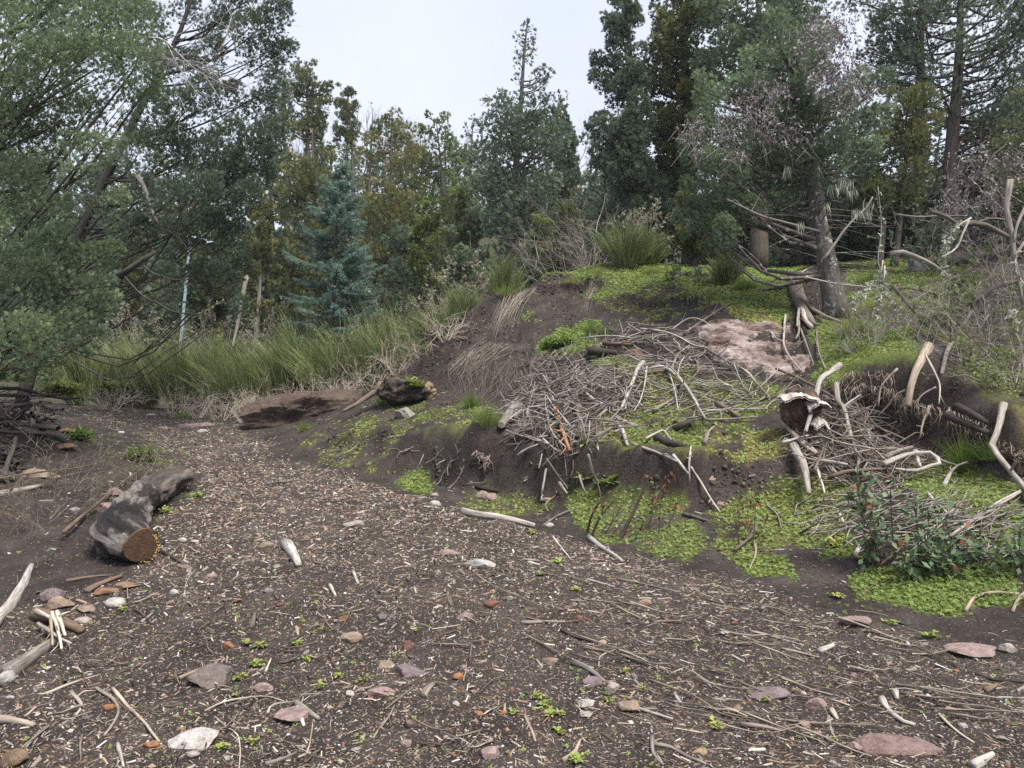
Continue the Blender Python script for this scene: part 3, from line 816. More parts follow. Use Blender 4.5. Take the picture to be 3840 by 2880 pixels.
BIGSTONES = [
 ('L', 50, 1605, 120, 125, (.26, .18, .12), 'rounded brown boulder cut by the bottom left picture edge', .6),
 ('L', 15, 1200, 95, 100, WHITE, 'pale speckled granite cobble at the edge below the half-buried log', .3),
 ('L', 255, 745, 130, 100, MAUVE, 'smooth mauve rounded cobble near the sawn log', .15),
 ('L', 305, 790, 115, 80, TAN, 'tan angular stone leaning on the mauve cobble', 1),
 ('L', 590, 790, 110, 75, WHITE, 'white speckled egg-shaped cobble in front of the sawn log', .15),
 ('L', 425, 895, 90, 50, PALE, 'pale lumpy stone beside the bundle of splinters', .6),
 ('L', 430, 838, 85, 50, TAN, 'small tan stone above the bundle of splinters', 1),
 ('E', 650, 795, 160, 100, PINK, 'pinkish angular boulder behind the sawn log', 1),
 ('E', 670, 710, 120, 55, PINK, 'flat pink stone lying behind the angular boulder by the log', 1),
 ('L', 1085, 1185, 205, 115, (.21, .17, .155), 'broad grey-brown flat stone half sunk in the track', 1),
 ('L', 1010, 1510, 220, 100, WHITE, 'large pale flat stone near the bottom of the track', .85),
 ('L', 1055, 1565, 60, 38, PALE, 'small grey pebble just right of the large pale flat stone', .3),
 ('L', 1013, 1602, 60, 42, PALE, 'small cream pebble under the large pale flat stone', .3),
 ('L', 1840, 985, 110, 60, TAN, 'tan rounded stone on the middle of the track', .7),
 ('L', 1745, 632, 60, 40, MAUVE, 'small mauve stone right of the white wood chunk', 1),
 ('L', 550, 740, 95, 55, (.27, .16, .10), 'rust-brown flat stone before the log end', 1),
 ('L', 660, 705, 105, 42, (.28, .19, .12), 'tawny flat stone under the log end', 1),
 ('L', 565, 1335, 55, 42, ORANGE, 'bright orange stone left of the long straight stick', 1),
 ('L', 785, 1555, 65, 45, ORANGE, 'orange stone at the foot of the long straight stick', 1),
 ('L', 1200, 1030, 50, 48, ORANGE, 'small orange stone left of the leafy seedlings', 1),
 ('L', 1395, 480, 85, 48, TAN, 'tan angular stone beside the white wood chunk', 1),
 ('L', 1850, 370, 115, 50, PALE, 'pale hump-backed stone in the upper track', .8),
 ('L', 1440, 150, 105, 32, GREYR, 'thin grey slab lying flat far up the track', 1),
 ('L', 1540, 1430, 215, 34, PINK, 'long low pink slab flush with the track', 1),
 ('L', 2000, 1275, 155, 62, PINK, 'pink elongated brick-like stone on the track', 1),
 ('L', 2150, 1150, 160, 62, MAUVE, 'mauve flat slab standing proud of the track', 1),
 ('L', 2030, 1120, 100, 45, TAN, 'tan stone just left of the mauve slab', 1),
 ('L', 1380, 1255, 80, 50, PINK, 'pale pink stone under the leafy seedling', 1),
 ('L', 2150, 1025, 52, 60, REDB, 'red-brown upright stone above the mauve slab', 1),
 ('L', 955, 458, 48, 36, WHITE, 'white pebble right of the log, larger of two', .2),
 ('L', 1022, 463, 44, 22, WHITE, 'white pebble right of the log, smaller and flatter of two', .2),
 ('L', 1112, 648, 55, 36, PINK, 'pink rounded pebble right of the log end', .4),
 ('L', 912, 735, 42, 42, WHITE, 'white round pebble in front of the log', .3),
 ('L', 775, 465, 45, 60, MAUVE, 'purplish stone tucked against the log side', 1),
 ('M', 323, 258, 68, 52, WHITE, 'white rounded cobble at the foot of the bank', .3),
 ('M', 320, 218, 44, 32, PALE, 'pale pebble just behind the white cobble at the bank foot', .4),
 ('M', 578, 222, 60, 55, PINK, 'left stone of a pinkish pair under the soil cut', 1),
 ('M', 622, 226, 66, 55, PINK, 'right stone of a pinkish pair under the soil cut', 1),
 ('M', 917, 256, 54, 34, PINK, 'small pinkish stone between green patches at the bank foot', 1),
 ('M', 930, 378, 44, 38, WHITE, 'round white stone right of the bleached split log', .4),
 ('M', 392, 518, 110, 45, PINK, 'flat pale pink stone on the track below the bleached split log', 1),
 ('M', 560, 590, 135, 50, WHITE, 'white wedge-shaped stone in the middle of the track', .9),
 ('M', 720, 770, 42, 36, PALE, 'pale pebble above the dark rotted twigs', .4),
 ('M', 630, 805, 90, 48, (.26, .14, .10), 'rusty angular stone left of the dark rotted twigs', 1),
 ('M', 1080, 895, 68, 52, REDB, 'dark red angular stone beside the long grey stick', 1),
 ('M', 1440, 800, 62, 46, (.40, .26, .20), 'salmon-coloured stone among pale slivers', 1),
 ('M', 490, 862, 85, 50, PINK, 'blotched pink stone in the track centre', 1),
 ('M', 940, 1108, 75, 48, TAN, 'sandy rough stone right of the white chip', 1),
 ('M', 1265, 1228, 78, 90, PALE, 'pale pitted stone at the end of the stout root', 1),
 ('M', 1155, 1205, 88, 55, MAUVE, 'mauve stone under the stout root', 1),
 ('M', 1125, 1335, 88, 52, WHITE, 'white crystalline stone left of the sandy block', 1),
 ('M', 1370, 1348, 122, 78, TAN, 'big sandy block stone with a stick across it', 1),
 ('M', 450, 1180, 58, 46, ORANGE, 'orange stone right of the mauve slab', 1),
 ('M', 555, 1382, 52, 42, (.36, .20, .12), 'dull orange stone below the weathered wood chunk', .9),
 ('M', 686, 1366, 34, 28, (.42, .17, .06), 'tiny vivid orange pebble in the lower track', .8),
 ('M', 620, 1615, 95, 62, PINK, 'pink rough stone at the bottom edge', 1),
 ('M', 172, 1560, 62, 42, PINK, 'pinkish rounded stone near the bottom edge', .6),
 ('M', 1730, 1575, 74, 34, (.36, .26, .16), 'tan oblong stone beside the forked stick', 1),
 ('M', 2095, 1285, 195, 80, MAUVE, 'large mauve slab on the right of the track', 1),
 ('G', 350, 682, 82, 74, PINK, 'pink tongue-shaped stone right of the large mauve slab', 1),
 ('G', 290, 765, 58, 36, PINK, 'small pink flat stone below the large mauve slab', 1),
 ('G', 755, 882, 295, 72, (.27, .185, .165), 'long reddish slab near the lower right corner', 1),
 ('G', 520, 866, 72, 52, PINK, 'pink cracked stone left of the long reddish slab', 1),
 ('G', 1085, 445, 195, 42, PINK, 'long pink flat stone at the right edge of the track', 1),
 ('G', 1200, 408, 74, 52, PALE, 'pale knobbly stone above the long pink flat stone', 1),
 ('G', 735, 305, 62, 46, DARKR, 'dark grey stone under the green cover at right', 1),
 ('G', 545, 300, 115, 50, PINK, 'pink sloping stone at the foot of the right bank', 1),
 ('E', 1150, 300, 155, 48, PINK, 'wide flat pinkish stone at the top of the track', 1),
 ('E', 1195, 342, 64, 44, WHITE, 'white rounded stones under the wide flat pinkish stone', .5),
 ('E', 890, 243, 52, 26, WHITE, 'white pebble beside the straw tuft at the broom edge', .4),
 ('E', 385, 335, 95, 42, (.30, .17, .10), 'orange-brown stone by the dark log heap, upper of two', 1),
 ('E', 355, 432, 115, 42, (.32, .19, .12), 'orange-brown stone by the dark log heap, lower of two', 1),
 ('E', 960, 320, 84, 26, TAN, 'thin tan stone lying at the top of the track', 1),
 ('E', 195, 585, 185, 85, TAN, 'big tan stone behind the crossing dead branch', 1),
 ('E', 715, 350, 42, 22, WHITE, 'small white pebble on the far left of the track', .4),
 ('E', 435, 818, 62, 46, PALE, 'pale stone under the bare bush', 1),
 ('E', 30, 325, 70, 50, GREYR, 'grey stone inside the dark log heap', 1),
 ('E', 210, 178, 70, 45, GREYR, 'flat grey stone lying on top of the dark log heap', 1),
 ('J', 1680, 1328, 145, 80, PINK, 'pink-white block at the end of the brown rock', 1),
]
for reg, cx, cy, w, h, c, lab, ang in BIGSTONES:
    stone(reg, cx, cy, w, h, c, lab, ang=ang, sub=2 if w * REG[reg][2] < 60 else 3)
# rocks of the bank
def boulder(reg, cx, cy, w, h, color, label, Y=None, ang=1.0, seed=1, depth=1.0, hs=1.0, rough=0.10, tilt=0.0, dy=0.0, name='rock'):
    sp = src(reg, [(cx, cy)])
    if Y is None: Y = float(hitY(sp)[0])
    s = REG[reg][2] * Y / FSRC
    V, F = stone_shape(4, seed, ang, planes=13, rough=rough)
    V = V + 0.03 * unit(V) * fbm(V * 7 + seed, 3)[:, None]
    V = V * np.array([w * s / 2, w * s / 2 * 0.7 * depth, h * s / 2 * hs]) * 1.1
    if tilt:
        c_, s_ = math.cos(tilt), math.sin(tilt)
        V = V @ np.array([[c_, 0, s_], [0, 1, 0], [-s_, 0, c_]])
    p = at(reg, [(cx, cy)], Y + dy)[0]
    o = link(name, mesh(name, V, F, M_ROCK, False), None, p)
    o.color = (*color, 1)
    return tag(o, label, 'rock')
boulder('V', 650, 905, 215, 90, (.095, .068, .052), 'long brown earthy boulder where the track meets the bank', seed=5, dy=.25, rough=.16, tilt=.12)
boulder('K', 745, 1150, 175, 105, (.24, .23, .20), 'tilted grey lichen-flecked slab on the green shelf', seed=8, dy=.1, tilt=-.5)
boulder('A', 1195, 1040, 200, 210, (.17, .12, .085), 'brown rock wedged under the front of the brush heap', seed=3, dy=.05)
boulder('A', 1630, 265, 230, 160, (.16, .10, .08), 'red-brown rock behind the upper brush', seed=12, dy=.1)
boulder('K', 1130, 1425, 85, 130, (.17, .125, .09), 'brown stone embedded in the soil cut among roots', seed=14, dy=.1)
boulder('K', 1240, 1470, 60, 90, (.16, .115, .08), 'smaller brown stone embedded right of the roots in the soil cut', seed=15, dy=.1)
boulder('F', 745, 105, 115, 75, (.29, .21, .185), 'pink-grey angular block below the mossy rock', seed=21, dy=.06)
boulder('F', 930, 110, 290, 180, (.135, .095, .082), 'large brown rock face under yellow moss', seed=23, dy=.32, rough=.14)
boulder('F', 790, 225, 80, 50, (.27, .19, .17), 'flat pink stone below the angular block on the bank', seed=25, dy=.04)
boulder('H', 650, 510, 190, 130, (.22, .21, .20), 'grey lichened rock behind the lichen-hung twigs', seed=27, dy=.3)
boulder('C', 960, 540, 120, 110, (.19, .115, .07), 'orange-brown rock in the dark under the root overhang', seed=29, dy=.25)
boulder('K', 740, 795, 110, 34, (.27, .18, .16), 'thin pink slab at the edge of the dry twigs', seed=31, dy=.1)
boulder('K', 1100, 650, 120, 60, (.12, .09, .078), 'brown clod sticking out of the scar', seed=33, dy=.05, rough=.2)
# pale bedrock slab on the slope: a real slab following the ground, weathered in steps
def slab():
    poly = [(1490, 700), (1530, 690), (1590, 680), (1650, 690), (1710, 700), (1745, 740), (1760, 790), (1735, 815), (1690, 820), (1640, 812), (1590, 800), (1545, 775), (1515, 745)]
    n = 150
    gx, gy = np.meshgrid(np.linspace(1470, 1775, n), np.linspace(665, 830, n))
    sp = np.stack([gx.ravel(), gy.ravel()], 1)
    Y = hitY(src('V', sp))
    Y = np.convolve(np.pad(Y, 3, 'edge'), np.ones(7) / 7, 'valid')
    P = at('V', sp, Y)
    dist = np.full(len(sp), 1e9)
    for i in range(len(poly)):
        a, b = np.array(poly[i]), np.array(poly[i - 1])
        t = np.clip(((sp - a) @ (b - a)) / ((b - a) @ (b - a)), 0, 1)
        dist = np.minimum(dist, np.linalg.norm(sp - (a + t[:, None] * (b - a)), axis=1))
    inn = inpoly(sp[:, 0], sp[:, 1], poly)
    d = np.where(inn, dist, -dist) + 16 * fbm(sp / 26, 4)
    h = np.clip(d / 14, -1.6, 1)
    q = P * np.array([1.1, 1.1, 6.0])
    crack = -.10 * np.clip(.10 - np.abs(fbm(P * np.array([1.6, 1.6, 4.5]) + 7, 3)), 0, 1) * 8
    relief = .06 * fbm(q, 4) + .025 * fbm(P * 14, 3) + .08 * fbm(P * 1.3 + 5, 2) + crack * .35
    P = P + np.array([0, -0.6, 0.8]) * (0.09 * h + relief * np.clip(h + .3, 0, 1))[:, None] + np.array([0, 0, -0.03])
    i = (np.arange(n - 1)[:, None] * n + np.arange(n - 1)[None, :]).ravel()
    F = np.stack([i, i + n, i + n + 1, i + 1], 1)
    o = link('rock_slab', mesh('rock_slab', P, F, M_SLAB, True))
    o.color = (.30, .25, .232, 1)
    tag(o, 'broad pale pinkish bedrock slab bared on the upper slope', 'rock')
slab()

# loose small stones: countable ones share a dozen shapes
SMALL = []
for k in range(12):
    V, F = stone_shape(1, 300 + k, 0.55 if k % 4 == 0 else 1.0, planes=9)
    SMALL.append(mesh('small_stone', V * np.array([1, .8, .55]), F, M_ROCK, False))
PALETTE = np.array([TAN, PINK, PINK, MAUVE, ORANGE, WHITE, PALE, PALE, GREYR, REDB, BROWN, TAN, (.30, .22, .16), (.27, .20, .185)])
wnear = f_lit ** 3 * (fc[:, 1] < 9) / np.maximum(fc[:, 1], 3) ** 0.6
P, nr, k = ground_points(200, wnear)
for i in range(200):
    s = float(np.clip(0.020 * RNG.lognormal(0, .4), .012, .05))
    o = link('small_stone', SMALL[i % 12], None, (P[i, 0], P[i, 1], P[i, 2] + s * .12))
    o.scale = (s, s, s * RNG.uniform(.7, 1.1))
    o.rotation_euler = (RNG.uniform(-.3, .3), RNG.uniform(-.3, .3), RNG.uniform(0, 6.28))
    c = PALETTE[RNG.integers(len(PALETTE))] * RNG.uniform(.5, .85)
    o.color = (*c, 1)
    tag(o, 'small loose stone lying among wood litter on the track', 'stone', 'small loose stones on the track')

def place(tmplV, tmplF, P, nr, scale, rng, colr, flat=0.35, heading=None, hspread=3.2):
    """many copies of a few template shapes joined into one mesh (vectorised)"""
    n = len(P)
    up = unit(nr + rng.normal(size=(n, 3)) * flat)
    a = rng.uniform(-hspread, hspread, n) + (0 if heading is None else heading)
    h = np.stack([np.cos(a), np.sin(a), np.zeros(n)], 1)
    x = unit(h - up * np.sum(h * up, 1, keepdims=True)); y = np.cross(up, x)
    V = P[:, None, :] + tmplV[None, :, 0:1] * x[:, None, :] * scale[:, None, 0:1] + tmplV[None, :, 1:2] * y[:, None, :] * scale[:, None, 1:2] + tmplV[None, :, 2:3] * up[:, None, :] * scale[:, None, 2:3]
    m = len(tmplV)
    F = (tmplF[None] + (np.arange(n) * m)[:, None, None]).reshape(-1, tmplF.shape[1])
    c = np.repeat(np.concatenate([colr, np.ones((n, 1))], 1), m, 0)
    return V.reshape(-1, 3), F, c

# gravel too fine to pick out
GV, GFc, GC = [], [], []; off = 0
for k in range(6):
    V = np.array([(1, 0, 0), (-.9, .1, 0), (.1, 1, 0), (0, -1, .1), (.1, .1, 1), (0, 0, -.6)]) * np.random.default_rng(k).uniform(.7, 1.2, (6, 3)); F = np.array([(0, 2, 4), (2, 1, 4), (1, 3, 4), (3, 0, 4), (2, 0, 5), (1, 2, 5), (3, 1, 5), (0, 3, 5)])
    n = 4800
    P, nr, _ = ground_points(n, (f_lit ** 2) / np.maximum(fc[:, 1], 3) ** 1.3 * (fc[:, 1] < 18))
    s = np.clip(0.0075 * RNG.lognormal(0, .5, n), .003, .028)[:, None] * np.array([[1, .8, .55]]) * np.clip(P[:, 1:2] / 6, .8, 1.6)
    c = PALETTE[RNG.integers(len(PALETTE), size=n)] * RNG.uniform(.4, 1.0, (n, 1))
    v, f, c = place(V, F, P, nr, s, RNG, c)
    GV.append(v); GFc.append(f + off); GC.append(c); off += len(v)
gravel = link('gravel', mesh('gravel', np.vstack(GV), np.vstack(GFc), M_COL, False, dict(col=('FLOAT_COLOR', np.vstack(GC)))))
tag(gravel, 'fine stone gravel spread through the track litter', 'gravel', kind='stuff')

# wood chips and bark shreds
def chip(seed):
    r = np.random.default_rng(seed)
    a, b = r.uniform(.2, 1, 2), r.uniform(.2, 1, 2)
    V = np.array([(-1, -a[0], 0), (1, -b[0] * .6, .3), (1.1, b[1] * .6, .2), (-.9, a[1], 0), (-1, -a[0] * .7, 1), (.95, -b[0] * .4, .9), (.9, b[1] * .5, 1.0), (-.8, a[1] * .8, .8)], float)
    F = np.array([(4, 5, 6, 7), (0, 1, 5, 4), (2, 3, 7, 6)])
    return V, F
WPAL = np.array([(.33, .25, .18), (.42, .345, .265), (.25, .185, .14), (.15, .105, .08), (.47, .42, .36), (.21, .15, .115), (.30, .205, .135), (.10, .075, .06), (.38, .30, .225), (.50, .46, .41)])
GV, GFc, GC = [], [], []; off = 0
px_f = fpx
for k in range(10):
    V, F = chip(40 + k)
    n = 5200
    P, nr, kk = ground_points(n, (f_lit ** 2) / np.maximum(fc[:, 1], 3) ** 1.35 * (fc[:, 1] < 19))
    L = np.clip(0.0112 * RNG.lognormal(0, .6, n), .004, .06) * np.clip(P[:, 1] / 6, .8, 1.5)
    s = np.stack([L, L * RNG.uniform(.10, .38, n), np.clip(L * .14, .0015, .007)], 1)
    c = WPAL[RNG.integers(len(WPAL), size=n)] * RNG.uniform(.4, 1.1, (n, 1))
    right = P[:, 0] > 0.4
    hd = np.where(right, -0.35, RNG.uniform(-3, 3, n)) + RNG.normal(size=n) * .55
    v, f, c = place(V, F, P, nr, s, RNG, c, flat=.3, heading=hd, hspread=.3)
    GV.append(v); GFc.append(f + off); GC.append(c); off += len(v)
chips = link('wood_chips', mesh('wood_chips', np.vstack(GV), np.vstack(GFc), M_COL, False, dict(col=('FLOAT_COLOR', np.vstack(GC)))))
tag(chips, 'countless wood chips and bark shreds littering the track', 'wood chips', kind='stuff')

# fine twigs lying on track and bank
n = 5500
P, nr, kk = ground_points(n, (0.25 + f_lit) / np.maximum(fc[:, 1], 3) ** 1.2 * (fc[:, 1] < 19))
L = np.clip(.05 * RNG.lognormal(0, .55, n), .015, .25)
hd = np.where(P[:, 0] > 0.4, -.33 + RNG.normal(size=n) * .45, RNG.uniform(-3.14, 3.14, n))
d = unit(np.stack([np.cos(hd), np.sin(hd), np.zeros(n)], 1)); d = unit(d - nr * np.sum(d * nr, 1, keepdims=True) + RNG.normal(size=(n, 3)) * .06)
mid = P + nr * .008 + d * L[:, None] * .5 + RNG.normal(size=(n, 3)) * L[:, None] * .05
end = P + nr * .006 + d * L[:, None]
rr = np.clip(L * .022, .0012, .005)
V1, F1 = segs(P + nr * .005, mid, rr, rr * .9); V2, F2 = segs(mid, end, rr * .9, rr * .5)
c = np.repeat(WPAL[RNG.integers(len(WPAL), size=n)] * RNG.uniform(.35, 1.0, (n, 1)), 6, 0)
c = np.concatenate([c, np.ones((len(c), 1))], 1)
tw = link('twig_litter', mesh('twig_litter', np.vstack([V1, V2]), np.vstack([F1, F2 + len(V1)]), M_COL, False, dict(col=('FLOAT_COLOR', np.vstack([c, c])))))
tag(tw, 'thin broken twigs scattered over track and bank', 'twigs', kind='stuff')

# crumbly clods on the bare slopes
f_st = steep[GF].mean(1)
CV, CF, CC = [], [], []; off = 0
for k in range(5):
    V, F = stone_shape(0, 900 + k, .8, planes=9, rough=.2)
    n = 2200
    P, nr, kk = ground_points(n, np.clip(f_st - .3, 0, 1.2) ** 1.2 * (1 - np.clip(f_cov * 1.3, 0, 1)) * (fc[:, 1] < 18))
    sz = np.clip(.013 * RNG.lognormal(0, .6, n), .005, .06)[:, None] * np.array([[1, .9, .7]])
    c = np.array([.046, .036, .032]) * RNG.uniform(.5, 1.6, (n, 1))
    v, f, c = place(V, F, P, nr, sz, RNG, c, flat=.6)
    CV.append(v); CF.append(f + off); CC.append(c); off += len(v)
clods = link('soil_clods', mesh('soil_clods', np.vstack(CV), np.vstack(CF), M_COL, True, dict(col=('FLOAT_COLOR', np.vstack(CC)))))
tag(clods, 'crumbly dark soil clods on the bare bank faces', 'soil clods', kind='stuff')

# ------------------------------------------------------------------ sticks, branches and logs
GREY, BLEACH, DARKW, TANW, BROWNW, ORNW = (.205, .18, .16), (.36, .33, .30), (.055, .045, .04), (.33, .26, .195), (.15, .105, .08), (.30, .155, .085)
_sid = [0]
def stick_mesh(name, C, r0, r1, sides=6, rough=.12, seg=None, mat=None, forks=True):
    L = np.linalg.norm(np.diff(C, axis=0), axis=1).sum()
    n = seg or int(np.clip(L / max(3.2 * r0, .035), 4, 14))
    S = spline(C, n)
    _sid[0] += 1
    S = S + fbm(S * (0.6 / max(L, .1)) * 4 + _sid[0] * 3.1, 2)[:, None] * np.array([.3, .3, .6]) * min(L * .03, r0 * 1.2) * np.sin(np.linspace(0, np.pi, n))[:, None]
    t = np.linspace(0, 1, n)
    R = r0 * (1 - t) + r1 * t
    V, F, U = tube(S, R, sides, rough, _sid[0])
    if forks and L > .35:
        rg = np.random.default_rng(_sid[0])
        VV, FF, UU, k = [V], [F], [U], len(V)
        for q in range(rg.integers(1, 4)):
            j = rg.integers(n // 4, n - 1); ax = unit(S[min(j + 1, n - 1)] - S[j - 1])
            dd = unit(ax * rg.uniform(.4, 1.2) + rg.normal(size=3) * .55); l = L * rg.uniform(.08, .28)
            B_ = np.array([S[j], S[j] + dd * l * .5 + rg.normal(size=3) * l * .08, S[j] + unit(dd + rg.normal(size=3) * .3) * l])
            v, f, u = tube(B_, [R[j] * .55, R[j] * .4, R[j] * .15], 5 if sides > 5 else 4, cap=False)
            VV.append(v); FF.append(f + k); UU.append(u); k += len(v)
        V, F, U = np.vstack(VV), np.vstack(FF), np.vstack(UU)
    return mesh(name, V, F, mat or M_WOOD, True, dict(uvw=('FLOAT_VECTOR', U)))

def trace3d(reg, pts, lift, Y=None, r=0.02):
    sp = src(reg, pts)
    if Y is None:
        h = hitY(sp)
        if len(h) > 2:
            s = np.concatenate([[0], np.cumsum(np.linalg.norm(np.diff(sp, axis=0), axis=1))]); s = s / s[-1]
            A = np.stack([np.ones_like(s), s], 1)
            cf = np.linalg.lstsq(A, h, rcond=None)[0]
            line = A @ cf
            # follow the ground loosely, never inside it
            Yl = 0.6 * line + 0.4 * h
            Yl = np.minimum(Yl, h)
        else:
            Yl = h
        Yv = Yl - lift * 1.2
    else:
        Yv = np.broadcast_to(np.asarray(Y, float), (len(sp),)).copy()
    rx, rz = ray(sp)
    P = np.stack([rx * Yv, Yv, EYE + rz * Yv], 1)
    if Y is None:
        P[:, 2] = np.maximum(P[:, 2], gz(P[:, 0], P[:, 1]) + r * .5)
    return P

def stick(reg, pts, r0, label, col=GREY, r1=None, lift=0.03, Y=None, group=None, name='stick', cat=None, sides=6, rough=.12):
    C = trace3d(reg, pts, lift, Y, r0)
    r1 = r0 * .5 if r1 is None else r1
    cat = cat or ('branch' if r0 >= .02 else 'stick')
    o = link(name, stick_mesh(name, C, r0, r1, 10 if r0 > .03 else sides, .2 if r0 > .03 else rough, forks=r0 < .045))
    v = RNG.uniform(1.0, 1.3)
    o.color = (col[0] * v, col[1] * v, col[2] * v, 1)
    tag(o, label, cat, group)
    return o

H1, H2, H3 = 'dead sticks tangled in the brush heap below the scar', 'dead sticks strewn over the slope under the rock slab', 'dead sticks tangled in the brush heap below the root overhang'
L1 = 'thin grey dead stick tangled in the brush heap below the scar'
L2 = 'thin grey dead stick strewn over the slope under the rock slab'
L3 = 'thin grey dead stick tangled in the brush heap below the root overhang'
LT, GT = 'thin bleached sliver of wood lying flat on the track', 'bleached slivers of wood on the track'
